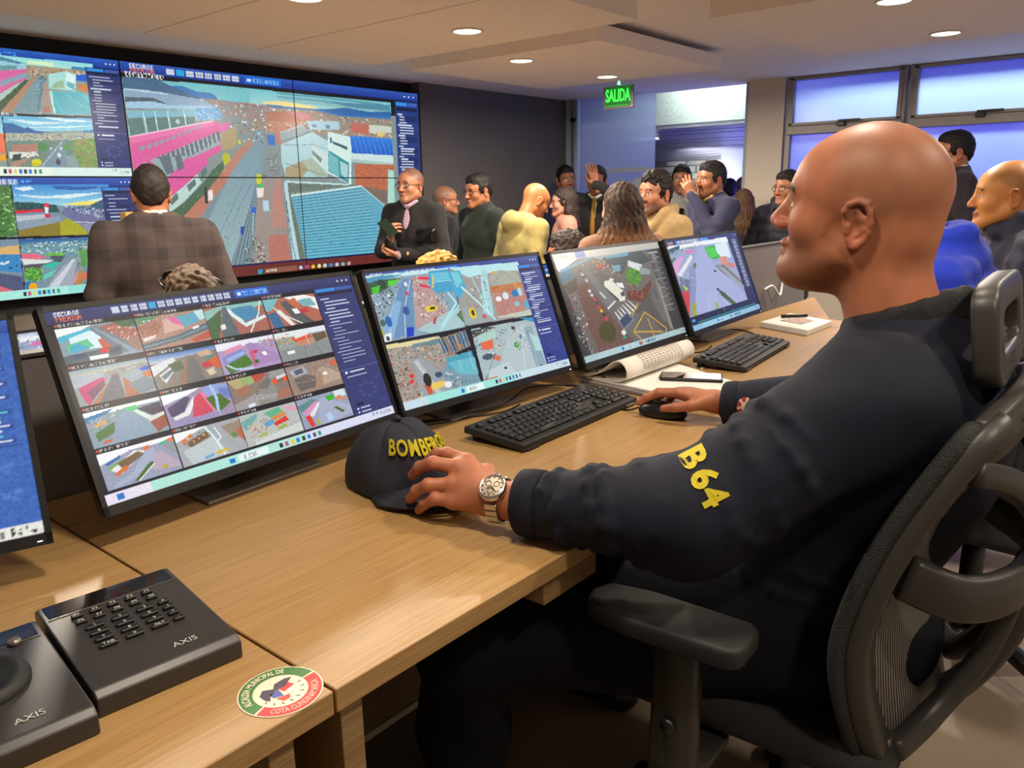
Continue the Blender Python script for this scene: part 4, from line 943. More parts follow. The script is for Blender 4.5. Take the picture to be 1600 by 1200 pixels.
SHOW['M4'] = [
[0,35,38,76,0,0,1000,0,1000,1000,0,1000],[7,0.06,0.12,14,0,1,0.017,0.022,42,45,92,60,64,120],[0,152,164,200,-45,59,829,39,846,857,4,866],
[0,232,236,240,-45,59,829,39,833,101,418,93,-49,111],[0,47,90,120,-51,98,160,59,146,99,-21,155],
[4,80,10,4,96,120,88,216,220,216,56,88,56,152,168,152,-49,111,396,62,294,161,11,187],[0,216,160,208,-38,285,116,183,164,197,22,362,-33,352],
[0,224,112,176,195,133,323,126,294,161,214,163],[0,224,224,228,17,375,254,183,275,214,68,398],[0,90,106,80,-25,208,71,183,-16,262],
[0,47,168,40,455,127,614,119,702,265,549,286,467,230],[0,72,200,56,466,143,606,140,616,252,508,258],[0,216,228,236,620,104,806,98,802,296,662,274,615,208],
[3,240,248,248,2.5,657,102,644,272],[3,240,248,248,2.5,750,98,737,271],[0,216,136,104,636,270,737,271,715,373,628,358],[0,200,128,112,709,342,828,377,804,434,703,401],
[0,122,116,104,523,355,663,364,849,611,819,636,618,475],[0,152,160,176,556,361,646,406,862,676,826,714],
[0,164,172,212,381,102,460,113,500,322,618,475,839,779,846,857,573,865,97,865,175,570,231,333],[0,136,144,184,187,325,271,312,209,522,68,817,-5,850],
[0,104,112,140,36,405,154,456,-5,850,-23,858,-17,594],[4,60,8,4,160,168,184,200,204,216,120,124,136,224,228,232,8,360,226,304,194,519,71,601,5,533],
[0,200,56,64,-4,557,96,573,2,852,-28,870],[0,152,168,40,76,711,135,698,90,863,36,862],[0,152,168,40,368,777,412,773,384,866,343,863],
[0,200,208,32,49,495,91,545,71,558,44,508],[3,184,216,248,3,315,629,247,851],[3,184,216,248,3,345,628,274,850],[3,184,216,248,3,376,626,301,849],
[3,184,216,248,3,408,625,328,847],[3,184,216,248,3,439,623,356,846],[0,72,88,56,455,618,537,680,657,841,598,849,489,712],[3,216,236,244,3,467,722,559,854],
[0,40,40,40,458,611,488,625,469,650,444,637],[4,50,8,3,74,106,48,104,128,63,56,72,40,466,635,537,680,657,841,598,849,489,712],
[0,88,120,63,258,281,298,281,269,339,239,334],[0,48,48,48,496,401,534,416,518,434,488,422],[0,184,192,220,885,85,950,85,950,92,885,92],
[0,184,192,220,897,102,950,102,950,109,897,109],[0,184,192,220,897,119,950,119,950,126,897,126],[0,184,192,220,897,136,950,136,950,143,897,143],
[0,184,192,220,897,153,950,153,950,160,897,160],[0,184,192,220,897,170,950,170,950,177,897,177],[0,184,192,220,885,187,950,187,950,194,885,194],
[0,184,192,220,897,204,950,204,950,211,897,211],[0,184,192,220,897,221,950,221,950,228,897,228],[0,184,192,220,897,238,950,238,950,245,897,245],
[0,184,192,220,897,255,950,255,950,262,897,262],[0,184,192,220,897,272,950,272,950,279,897,279],[0,184,192,220,885,289,950,289,950,296,885,296],
[0,184,192,220,897,306,950,306,950,313,897,313],[0,184,192,220,897,323,950,323,950,330,897,330],[0,184,192,220,897,340,950,340,950,347,897,347],
[0,184,192,220,897,357,950,357,950,364,897,364],[0,184,192,220,897,374,950,374,950,381,897,381],[0,184,192,220,885,391,950,391,950,398,885,398],
[0,184,192,220,897,408,950,408,950,415,897,415],[0,184,192,220,897,425,950,425,950,432,897,432],[0,184,192,220,897,442,950,442,950,449,897,449],
[0,184,192,220,897,459,950,459,950,466,897,466],[0,184,192,220,897,476,950,476,950,483,897,483],[0,184,192,220,885,493,950,493,950,500,885,500],
[0,184,192,220,897,510,950,510,950,517,897,517],[0,184,192,220,897,527,950,527,950,534,897,534],[0,184,192,220,897,544,950,544,950,551,897,551],
[0,184,192,220,897,561,950,561,950,568,897,568],[0,184,192,220,897,578,950,578,950,585,897,585],[0,184,192,220,885,595,950,595,950,602,885,602],
[0,184,192,220,897,612,950,612,950,619,897,619],[0,184,192,220,897,629,950,629,950,636,897,636],[0,184,192,220,897,646,950,646,950,653,897,653],
[0,184,192,220,897,663,950,663,950,670,897,670],[0,184,192,220,897,680,950,680,950,687,897,687],[0,28,32,64,0,845,980,845,980,930,0,930],
[0,40,184,176,80,915,940,915,940,921,80,921],[0,90,100,152,50,895,52,895,52,910,50,910],[0,90,100,152,70,895,72,895,72,910,70,910],
[0,90,100,152,90,895,92,895,92,910,90,910],[0,90,100,152,110,895,112,895,112,910,110,910],[0,90,100,152,130,895,132,895,132,910,130,910],
[0,90,100,152,150,895,152,895,152,910,150,910],[0,90,100,152,170,895,172,895,172,910,170,910],[0,90,100,152,190,895,192,895,192,910,190,910],
[0,90,100,152,210,895,212,895,212,910,210,910],[0,90,100,152,230,895,232,895,232,910,230,910],[0,90,100,152,250,895,252,895,252,910,250,910],
[0,90,100,152,270,895,272,895,272,910,270,910],[0,90,100,152,290,895,292,895,292,910,290,910],[0,90,100,152,310,895,312,895,312,910,310,910],
[0,90,100,152,330,895,332,895,332,910,330,910],[0,90,100,152,350,895,352,895,352,910,350,910],[0,90,100,152,370,895,372,895,372,910,370,910],
[0,90,100,152,390,895,392,895,392,910,390,910],[0,90,100,152,410,895,412,895,412,910,410,910],[0,90,100,152,430,895,432,895,432,910,430,910],
[0,90,100,152,450,895,452,895,452,910,450,910],[0,90,100,152,470,895,472,895,472,910,470,910],[0,90,100,152,490,895,492,895,492,910,490,910],
[0,90,100,152,510,895,512,895,512,910,510,910],[0,90,100,152,530,895,532,895,532,910,530,910],[0,90,100,152,550,895,552,895,552,910,550,910],
[0,90,100,152,570,895,572,895,572,910,570,910],[0,90,100,152,590,895,592,895,592,910,590,910],[0,90,100,152,610,895,612,895,612,910,610,910],
[0,90,100,152,630,895,632,895,632,910,630,910],[0,90,100,152,650,895,652,895,652,910,650,910],[0,90,100,152,670,895,672,895,672,910,670,910],
[0,90,100,152,690,895,692,895,692,910,690,910],[0,90,100,152,710,895,712,895,712,910,710,910],[0,90,100,152,730,895,732,895,732,910,730,910],
[0,90,100,152,750,895,752,895,752,910,750,910],[0,90,100,152,770,895,772,895,772,910,770,910],[0,90,100,152,790,895,792,895,792,910,790,910],
[0,90,100,152,810,895,812,895,812,910,810,910],[0,90,100,152,830,895,832,895,832,910,830,910],[0,90,100,152,850,895,852,895,852,910,850,910],
[0,90,100,152,870,895,872,895,872,910,870,910],[0,90,100,152,890,895,892,895,892,910,890,910],[0,90,100,152,910,895,912,895,912,910,910,910],
[0,90,100,152,930,895,932,895,932,910,930,910],[0,90,100,152,950,895,952,895,952,910,950,910],[0,56,152,224,20,875,60,875,60,900,20,900],
[0,224,232,244,460,860,470,860,470,875,460,875],[8,0.94,0.52,0.36,144,188,216,152,200,224,168,208,232],]
SHOW['M0'] = [
[0,58,98,176,0,0,1000,0,1000,1000,0,1000],[7,0.06,0.14,8,1,1,0.016,0.0215,42,74,150,63,102,180],[1,136,184,216,168,192,160,10,70,820,70,820,940,10,940],
[4,200,14,7,176,122,96,200,184,168,138,148,160,168,90,72,216,212,204,122,138,106,106,122,136,10,300,820,300,820,940,10,940],
[0,62,104,182,830,60,1000,60,1000,945,830,945],[0,52,81,156,840,84,975,84,975,106,840,106],[0,88,200,216,860,90,970,90,970,99,860,99],
[0,216,228,248,860,112,950,112,950,121,860,121],[0,216,228,248,860,134,950,134,950,143,860,143],[0,52,81,156,840,150,975,150,975,172,840,172],
[0,216,228,248,860,156,970,156,970,165,860,165],[0,216,228,248,860,178,950,178,950,187,860,187],[0,88,200,216,860,200,950,200,950,209,860,209],
[0,52,81,156,840,216,975,216,975,238,840,238],[0,216,228,248,860,222,970,222,970,231,860,231],[0,216,228,248,860,244,950,244,950,253,860,253],
[0,216,228,248,860,266,950,266,950,275,860,275],[0,52,81,156,840,282,975,282,975,304,840,304],[0,216,228,248,860,288,970,288,970,297,860,297],
[0,88,200,216,860,310,950,310,950,319,860,319],[0,216,228,248,860,332,950,332,950,341,860,341],[0,52,81,156,840,348,975,348,975,370,840,370],
[0,216,228,248,860,354,970,354,970,363,860,363],[0,216,228,248,860,376,950,376,950,385,860,385],[0,216,228,248,860,398,950,398,950,407,860,407],
[0,52,81,156,840,414,975,414,975,436,840,436],[0,88,200,216,860,420,970,420,970,429,860,429],[0,216,228,248,860,442,950,442,950,451,860,451],
[0,216,228,248,860,464,950,464,950,473,860,473],[0,52,81,156,840,480,975,480,975,502,840,502],[0,216,228,248,860,486,970,486,970,495,860,495],
[0,216,228,248,860,508,950,508,950,517,860,517],[0,88,200,216,860,530,950,530,950,539,860,539],[0,52,81,156,840,546,975,546,975,568,840,568],
[0,216,228,248,860,552,970,552,970,561,860,561],[0,44,76,148,830,575,985,575,985,585,830,585],[0,90,136,208,830,600,1000,600,1000,604,830,604],
[2,79,122,196,907,745,9,17],[2,79,122,196,901,777,9,17],[2,79,122,196,885,790,9,17],[2,79,122,196,869,777,9,17],[2,79,122,196,863,745,9,17],[2,79,122,196,869,713,9,17],
[2,79,122,196,885,700,9,17],[2,79,122,196,901,713,9,17],[0,85,128,200,871,730,900,730,900,760,871,760],[0,79,122,196,925,660,943,660,943,686,925,686],
[0,79,122,196,945,655,963,655,963,681,945,681],[0,79,122,196,940,685,958,685,958,711,940,711],[0,79,122,196,930,790,948,790,948,816,930,816],
[0,79,122,196,955,780,973,780,973,806,955,806],[0,79,122,196,948,810,966,810,966,836,948,836],[5,232,240,255,22,845,860,890,860,'Presets'],
[5,232,240,255,22,845,900,880,900,'Tours'],[3,90,168,232,1.5,995,60,995,950],[0,232,232,224,0,945,1000,945,1000,1000,0,1000],[5,80,80,80,17,870,952,885,952,'ESP'],
[5,80,80,80,17,870,975,885,975,'LAA'],[5,64,64,64,17,935,952,985,952,'17:06 p.m.'],[5,64,64,64,17,935,975,988,975,'17/11/2024'],
[0,128,128,128,900,958,908,958,908,985,900,985],[0,128,128,128,914,958,922,958,922,985,914,985],]
# five row pixel letters, each row a number whose bits are the four dots
FONT_ROWS = {
    'A': (6, 9, 15, 9, 9), 'B': (14, 9, 14, 9, 14), 'C': (7, 8, 8, 8, 7), 'D': (14, 9, 9, 9, 14), 'E': (15, 8, 14, 8, 15), 'F': (15, 8, 14, 8, 8),
    'G': (7, 8, 11, 9, 7), 'H': (9, 9, 15, 9, 9), 'I': (7, 2, 2, 2, 7), 'J': (1, 1, 1, 9, 6), 'K': (9, 10, 12, 10, 9), 'L': (8, 8, 8, 8, 15),
    'M': (9, 15, 15, 9, 9), 'N': (9, 13, 15, 11, 9), 'O': (6, 9, 9, 9, 6), 'P': (14, 9, 14, 8, 8), 'Q': (6, 9, 9, 11, 7), 'R': (14, 9, 14, 10, 9),
    'S': (7, 8, 6, 1, 14), 'T': (15, 2, 2, 2, 2), 'U': (9, 9, 9, 9, 6), 'V': (9, 9, 9, 6, 6), 'W': (9, 9, 15, 15, 9), 'X': (9, 9, 6, 9, 9),
    'Y': (9, 9, 6, 2, 2), 'Z': (15, 1, 2, 4, 15), '0': (6, 9, 9, 9, 6), '1': (2, 6, 2, 2, 7), '2': (14, 1, 6, 8, 15), '3': (14, 1, 6, 1, 14),
    '4': (9, 9, 15, 1, 1), '5': (15, 8, 14, 1, 14), '6': (6, 8, 14, 9, 6), '7': (15, 1, 2, 4, 4), '8': (6, 9, 6, 9, 6), '9': (6, 9, 7, 1, 6),
    '/': (1, 1, 2, 4, 8), ':': (0, 2, 0, 2, 0), '-': (0, 0, 15, 0, 0), '.': (0, 0, 0, 0, 2),
}
FONT = {k: np.array([[(r >> (3 - i)) & 1 for i in range(4)] for r in v], dtype=bool) for k, v in FONT_ROWS.items()}


def in_poly(U, V, p):
    n = len(p)
    ins = np.zeros(U.shape, dtype=bool)
    for i in range(n):
        x0, y0 = p[i]
        x1, y1 = p[(i + 1) % n]
        if y0 == y1:
            continue
        c = (y0 > V) != (y1 > V)
        ins ^= c & (U < (x1 - x0) * (V - y0) / (y1 - y0) + x0)
    return ins


def ui_ops(op):
    """menu bar, side list and task bar drawn as plain polygons"""
    out = []

    def q(c, u0, v0, u1, v1):
        out.append([0, *c, u0 * 1000, v0 * 1000, u1 * 1000, v0 * 1000, u1 * 1000, v1 * 1000, u0 * 1000, v1 * 1000])

    def dot(c, u, v, a, b):
        out.append([2, *c, u * 1000, v * 1000, a * 1000, b * 1000])

    def txt(t, c, u0, v, u1, h):
        out.append([5, *c, h * 1000, u0 * 1000, v * 1000, u1 * 1000, v * 1000, t])
    W_, L_ = (200, 210, 234), (232, 236, 248)
    if op[0] == 6:
        u0, v0, v1, n = op[1:5]
        col, dark = op[5:8], op[8:11]
        w, h = 1 - u0, v1 - v0
        rr = random.Random(n * 7 + int(u0 * 1000))
        q(col, u0, v0, 1, v1)
        q((47, 143, 224), u0 + .04 * w, v0 + .008, u0 + .52 * w, v0 + .028)
        q((63, 95, 174), u0 + .55 * w, v0 + .008, u0 + .94 * w, v0 + .028)
        q((20, 28, 60), u0 + .04 * w, v0 + .036, u0 + .94 * w, v0 + .056)
        for i in range(n):
            y = v0 + .07 + i * .52 * h / n
            a = u0 + (.08 if i % 4 == 0 else .16) * w
            ln = rr.choice([.22, .3, .55, .6, .6]) * w
            if i % 4 != 0 and rr.random() < .5:
                q(dark, u0 + .1 * w, y - .004, u0 + .92 * w, y + .016)
            q(W_, a, y + .003, a + ln, y + .010)
        y = v0 + .64 * h
        q((90, 106, 168), u0, y, 1, y + .003)
        dot(L_, u0 + .13 * w, y + .022, .006, .008)
        q(L_, u0 + .22 * w, y + .017, u0 + .6 * w, y + .026)
        q((159, 176, 216), u0 + .12 * w, y + .05, u0 + .62 * w, y + .056)
        for i in range(8):
            dot((58, 74, 140), u0 + .52 * w + .2 * w * math.cos(i * math.pi / 4), y + .16 + .045 * math.sin(i * math.pi / 4), .010, .012)
        for dx, dy in ((.72, .075), (.85, .075), (.78, .095), (.72, .24), (.85, .24), (.78, .26)):
            q((54, 70, 138), u0 + dx * w, y + dy, u0 + (dx + .09) * w, y + dy + .016)
        q((16, 24, 64), u0 + .12 * w, v1 - .085, u0 + .3 * w, v1 - .065)
        for e in (.05, .025):
            dot(L_, u0 + .13 * w, v1 - e + .004, .004, .006)
            q(W_, u0 + .2 * w, v1 - e, u0 + .45 * w, v1 - e + .008)
    elif op[0] == 7:
        hv, ui, n, sel, todos, iw, ig = op[1:8]
        out.append([1, *op[11:14], *op[8:11], 0, 0, 1000, 0, 1000, hv * 1000, 0, hv * 1000])
        txt('SECUROS', (232, 232, 240), .022, .12 * hv, .085, .36 * hv)
        txt('PREMIUM', (232, 116, 58), .024, .52 * hv, .087, .36 * hv)
        for i in range(int(n)):
            u = ui + i * ig
            q((40, 168, 220) if i == sel else (201, 210, 226), u, .22 * hv, u + iw, .78 * hv)
            if i not in (0, sel):
                for e in (.33, .66):
                    q((118, 128, 154), u + iw * e - .0006, .24 * hv, u + iw * e + .0006, .76 * hv)
                q((118, 128, 154), u, .48 * hv, u + iw, .54 * hv)
        if todos:
            u = ui + n * ig + .012
            q((26, 106, 208), u, .12 * hv, u + .118, .86 * hv)
            q((216, 236, 255), u + .008, .34 * hv, u + .02, .66 * hv)
            txt('Todos los dispositivos', (156, 208, 255), u + .026, .3 * hv, u + .112, .42 * hv)
        for e in (.935, .955, .975):
            q((223, 230, 248), e, .42 * hv, e + .006, .58 * hv)
    else:
        v0, ui, se = op[1:4]
        h = 1 - v0
        q(op[4:7], 0, v0, 1, 1)
        q(op[7:10], .12, v0, .62, 1)
        q((26, 120, 208), se - .03, v0 + .25 * h, se - .012, v0 + .75 * h)
        q(op[10:13], se, v0 + .15 * h, se + .1, v0 + .85 * h)
        txt('Buscar', (96, 106, 116), se + .018, v0 + .3 * h, se + .06, .45 * h)
        for i, c in enumerate(((42, 48, 56), (192, 90, 128), (240, 200, 56), (40, 120, 200), (48, 56, 64), (42, 128, 208), (80, 88, 96), (58, 154, 136))):
            q(c, ui + i * .021, v0 + .25 * h, ui + i * .021 + .012, v0 + .75 * h)
        txt('ESP LAA', (80, 88, 96), .9, v0 + .15 * h, .925, .3 * h)
        txt('17/11/2024', (80, 88, 96), .935, v0 + .3 * h, .985, .35 * h)
    return out


def paint(key, W, H):
    """raster of a display drawing, sRGB, row 0 = top"""
    img = np.zeros((H, W, 3))
    u = (np.arange(W)) / (W - 1) * 1000
    v = (np.arange(H)) / (H - 1) * 1000
    rng = np.random.RandomState(len(key) * 7 + ord(key[-1]))

    def window(p):
        a, b = np.min(p, 0), np.max(p, 0)
        i0, i1 = np.searchsorted(u, a[0]), np.searchsorted(u, b[0], 'right')
        j0, j1 = np.searchsorted(v, a[1]), np.searchsorted(v, b[1], 'right')
        return slice(j0, j1), slice(i0, i1)

    def fill(p, col, col2=None, grain=0.025):
        sj, si = window(p)
        if sj.stop <= sj.start or si.stop <= si.start:
            return
        U, V = np.meshgrid(u[si], v[sj])
        k = in_poly(U, V, p)
        sub = img[sj, si]
        if col2 is not None:
            t = ((V - p[:, 1].min()) / max(1, np.ptp(p[:, 1])))[..., None]
            c = col * (1 - t) + col2 * t
        else:
            c = np.broadcast_to(col, sub.shape)
        c = c + rng.normal(0, grain, U.shape)[..., None]
        sub[k] = c[k]

    def xy(s):
        return np.array(s, dtype=float).reshape(-1, 2)

    def rgb8(s):
        return np.array(s, dtype=float) / 255.0

    for op in [e for o in SHOW[key] for e in (ui_ops(o) if o[0] > 5 else [o])]:
        t = op[0]
        if t == 0:
            fill(xy(op[4:]), rgb8(op[1:4]))
        elif t == 1:
            fill(xy(op[7:]), rgb8(op[1:4]), rgb8(op[4:7]))
        elif t == 2:
            p = xy(op[4:])
            a = np.arange(12) * math.pi / 6
            fill(np.stack([p[0, 0] + p[1, 0] * np.cos(a), p[0, 1] + p[1, 1] * np.sin(a)], 1), rgb8(op[1:4]), grain=0)
        elif t == 3:
            p = xy(op[5:])
            w = float(op[4]) * 0.5
            asp = W / H
            for q0, q1 in zip(p, p[1:]):
                d = (q1 - q0) * np.array([asp, 1])
                n = np.array([-d[1], d[0]]) / max(1e-6, np.hypot(*d)) * np.array([1, asp]) * w
                fill(np.array([q0 + n, q1 + n, q1 - n, q0 - n]), rgb8(op[1:4]), grain=0)
        elif t == 4:
            n, sz, nc = op[1], float(op[2]), op[3]
            cs = [rgb8(op[4 + 3 * i:7 + 3 * i]) for i in range(nc)]
            p = xy(op[4 + 3 * nc:])
            a, b = p.min(0), p.max(0)
            pts = a + rng.rand(int(n) * 2, 2) * (b - a)
            pts = pts[in_poly(pts[:, 0], pts[:, 1], p)][:int(n)]
            for q in pts:
                w_, h_ = sz * rng.uniform(0.4, 1.3), sz * rng.uniform(0.5, 1.5)
                sk = rng.uniform(-0.4, 0.4) * w_
                fill(np.array([q, q + (w_, sk), q + (w_, sk + h_), q + (0, h_)]), cs[rng.randint(len(cs))], grain=0)
        elif t == 5:
            txt, h, c = op[-1], float(op[4]), rgb8(op[1:4])
            p = xy(op[5:-1])
            e = p[1] - p[0]
            n = len(txt)
            sl = e[1] / e[0] if e[0] else 0
            sj, si = window(np.array([p[0] + (0, min(0, e[1])), p[1] + (0, h + max(0, e[1]) + 2)]))
            if sj.stop <= sj.start or si.stop <= si.start:
                continue
            U, V = np.meshgrid(u[si], v[sj])
            s = (U - p[0, 0]) / e[0] * n
            y = (V - p[0, 1] - (U - p[0, 0]) * sl) / h * 5
            k = np.zeros(U.shape, dtype=bool)
            ok = (s >= 0) & (s < n) & (y >= 0) & (y < 5)
            for i in np.nonzero(ok.ravel())[0]:
                ch = FONT.get(txt[int(s.flat[i])].upper())
                if ch is not None:
                    cx = int((s.flat[i] % 1) * 5)
                    if cx < 4 and ch[int(y.flat[i]), cx]:
                        k.flat[i] = True
            img[sj, si][k] = c
    return np.clip(img, 0, 1)


def screen_mesh(name, img, origin, ex, ey, parent):
    """display surface: one vertex per drawn dot, colour in the mesh attribute; row 0 at the top edge"""
    H, W = img.shape[:2]
    a = np.linspace(0, 1, W)
    b = np.linspace(0, 1, H)
    co = (np.asarray(origin)[None, None] + a[None, :, None] * np.asarray(ex) + b[:, None, None] * np.asarray(ey)).reshape(-1, 3)
    idx = np.arange(W * H).reshape(H, W)
    q = np.stack([idx[1:, :-1], idx[1:, 1:], idx[:-1, 1:], idx[:-1, :-1]], -1).reshape(-1, 4)
    me = bpy.data.meshes.new(name)
    me.vertices.add(len(co))
    me.vertices.foreach_set('co', co.ravel())
    me.loops.add(q.size)
    me.loops.foreach_set('vertex_index', q.ravel().astype(np.int32))
    me.polygons.add(len(q))
    me.polygons.foreach_set('loop_start', np.arange(0, q.size, 4, dtype=np.int32))
    me.polygons.foreach_set('loop_total', np.full(len(q), 4, dtype=np.int32))
    me.update(calc_edges=True)
    lin = np.where(img <= 0.04045, img / 12.92, ((img + 0.055) / 1.055) ** 2.4)
    at = me.color_attributes.new('col', 'FLOAT_COLOR', 'POINT')
    at.data.foreach_set('color', np.concatenate([lin.reshape(-1, 3), np.ones((W * H, 1))], 1).ravel().astype(np.float32))
    return link_mesh(name, me, M['screen'], parent)


# ================================================================== video wall
PWW, PHH, WX, WZ = 1.2114, 0.66784, 2.3583, 2.0302


def wall_panel(img, col, row, label):
    x, z = WX + (col - 1) * PWW, WZ - row * PHH
    e = empty('video_wall_panel', (x + PWW / 2, YF, z - PHH / 2), 0, label, 'screen', 'video wall panels')
    g = 0.0035
    MB().box((-PWW / 2 + .0005, 0.0012, -PHH / 2 + .0005), (PWW / 2 - .0005, 0.075, PHH / 2 - .0005), 0.002, 1).build('bezel', M['black'], e)
    screen_mesh('screen', img, (-PWW / 2 + g, 0.0, PHH / 2 - g), (PWW - 2 * g, 0, 0), (0, 0, -PHH + 2 * g), e)
    return e


big = paint('WR', 560, 312)
lab = ['top left panel of the big street picture, showing the pink building', 'top right panel of the big street picture, showing the white hall and sunset',
       'bottom left panel of the big street picture, showing the pavement', 'bottom right panel of the big street picture, showing the corrugated roof']
for r_ in (0, 1):
    for k_ in (0, 1):
        wall_panel(big[r_ * 156:(r_ + 1) * 156, k_ * 280:(k_ + 1) * 280], 1 + k_, r_, lab[r_ * 2 + k_])
wall_panel(paint('WA', 300, 168), 0, 0, 'upper left video wall panel with two stacked street feeds and yellow taxi')
wall_panel(paint('WB', 300, 168), 0, 1, 'lower left video wall panel with a petrol station feed under blue sky')

# ================================================================== desk
ZD = 0.75
dk = empty('desk', (2.0, 1.0, 0), 0, 'long light oak operator desk that the seated man leans on', 'desk')
right = [(0.4265, 0.60), (2.95, 0.60), (3.06, 0.99), (3.66, 1.262), (0.4265, 1.262)]
MB().prism(right, ZD - 0.028, ZD, 0.0012, 1).build('desktop', M['wood'], dk).matrix_parent_inverse = Matrix.Translation((-2.0, -1.0, 0))
dl = empty('desk', (-0.4, 1.0, 0), 0, 'left oak desk section carrying the keypad and the round sticker', 'desk')


def part(mb, name, m_, root):
    o = mb.build(name, m_)
    o.parent = root
    o.matrix_parent_inverse = Matrix.Translation(root.location).inverted()
    return o


part(MB().box((-1.3, 0.60, ZD - 0.028), (0.4235, 1.262, ZD - 0.0004), 0.0012, 1), 'desktop', M['wood'], dl)
part(MB().prism([(-1.3, 1.2645), (0.4235, 1.2645), (0.4235, 1.395), (-1.3, 1.395)], ZD - 0.028, ZD - 0.0004, 0.001, 1), 'rear_flap', M['wood'], dl)
part(MB().prism([(0.4265, 1.2645), (3.0, 1.2645), (3.0, 1.395), (0.56, 1.395), (0.4265, 1.395)], ZD - 0.028, ZD, 0.001, 1), 'rear_flap', M['wood'], dk)
for root, xs in ((dk, ((0.452, 0.482), (2.88, 2.91))), (dl, ((0.362, 0.392), (-1.25, -1.22)))):
    for x0, x1 in xs:
        part(MB().box((x0, 0.63, 0.0), (x1, 1.36, ZD - 0.029), 0.001, 1), 'side_panel', M['wood_edge'], root)
part(MB().box((0.484, 1.10, 0.21), (2.878, 1.118, ZD - 0.029), 0.001, 1), 'modesty_panel', mat('brown modesty board', (120, 98, 72), 0.6), dk)
part(MB().box((0.484, 1.094, 0.195), (2.878, 1.122, 0.21), 0.001, 1), 'edge_strip', mat('pale edge strip', (196, 182, 160), 0.5), dk)
part(MB().box((0.80, 0.62, 0.672), (0.93, 0.70, ZD - 0.029), 0.001, 1), 'support_rail', M['wood_edge'], dk)
part(MB().box((-1.2, 1.10, 0.21), (0.36, 1.118, ZD - 0.029), 0.001, 1), 'modesty_panel', mat('brown modesty board', (120, 98, 72), 0.6), dl)
# grey divider behind the desk
dv = tag(MB().box((-1.3, 1.40, 0.0), (3.92, 1.43, 0.993), 0.002, 1).build('divider_panel', M['divider']), 'grey laminate divider panel standing along the back of the oak desk', 'divider')
MB().box((-1.3, 1.396, 0.9935), (3.92, 1.434, 1.0), 0.001, 1).build('edge_trim', mat('dark divider trim', (70, 68, 68), 0.5), dv)

# ================================================================== monitors
def monitor(key, BL, BR, W, H, label, z=0.80, h=0.313, tilt=21.5, deskz=ZD, group='desk monitors', bz=(.0075, .0075, .0085, .015)):
    BL, BR = Vector(BL), Vector(BR)
    w = (BR - BL).length
    rz = math.atan2(BR.y - BL.y, BR.x - BL.x)
    c = (BL + BR) / 2
    e = empty('monitor', (c.x, c.y, deskz), rz, label, 'monitor', group)
    mt = Matrix.Translation((0, 0, BL.z - deskz)) @ Matrix.Rotation(R(-tilt), 4, 'X')
    # local: x along, y = away, z = up the tilted face
    MB().box((-w / 2, 0.0008, 0), (w / 2, 0.020, h), 0.003, 2, mtx=mt).box((-w * .32, 0.018, h * .12), (w * .32, 0.05, h * .8), 0.012, 2, mtx=mt).build('housing', M['black'], e)
    l, r_, t, b = bz
    fr = MB()
    fr.box((-w / 2, -0.0015, 0), (-w / 2 + l, 0.001, h), mtx=mt).box((w / 2 - r_, -0.0015, 0), (w / 2, 0.001, h), mtx=mt)
    fr.box((-w / 2, -0.0015, h - t), (w / 2, 0.001, h), mtx=mt).box((-w / 2, -0.0015, 0), (w / 2, 0.001, b), mtx=mt)
    fr.build('bezel', M['black'], e)
    up = Vector((0, math.sin(R(tilt)), math.cos(R(tilt))))
    o = Vector((-w / 2 + l, 0, BL.z - deskz)) + up * (h - t)
    screen_mesh('screen', paint(key, W, H) if isinstance(key, str) else key, o, (w - l - r_, 0, 0), tuple(-up * (h - t - b)), e)
    MB().box((-0.03, 0.115, 0.006), (0.03, 0.135, 0.21), 0.006, 2).box((-0.05, 0.098, 0.15), (0.05, 0.13, 0.21), 0.01, 2).build('stand_neck', M['black_matte'], e)
    MB().prism([(-0.12, 0.03), (0.12, 0.03), (0.11, 0.18), (-0.11, 0.18)], 0.0, 0.007, 0.003, 2).build('stand_base', M['chrome_grey'], e)
    MB().box((w / 2 - .018, -0.0022, 0.005), (w / 2 - .012, -0.001, 0.0065), mtx=mt).build('power_light', M['led'], e)
    return e


M['chrome_grey'] = mat('satin grey metal', (138, 130, 122), 0.35, metal=0.6)
M['led'] = emit_mat('white power light', (240, 245, 255), 2.0)
monitor('M0', (-.215, 1.250, .80), (.351, 1.088, .80), 240, 130, 'leftmost desk monitor with blue camera control menu, cut by the picture edge')
monitor('M1', (.43, 1.116, .80), (1.026, 1.157, .80), 500, 262, 'black monitor showing a grid of sixteen street camera feeds')
monitor('M2', (1.031, 1.15, .80), (1.59, 1.131, .80), 380, 200, 'black monitor showing four street camera feeds with yellow taxis')
monitor('M3', (1.613, 1.112, .80), (2.18, 1.122, .80), 300, 160, 'black monitor showing one junction with a white bus and yellow box marking')
monitor('M4', (2.186, 1.106, .80), (2.775, 1.138, .80), 260, 140, 'rightmost black monitor showing an empty grey street with green lawn')

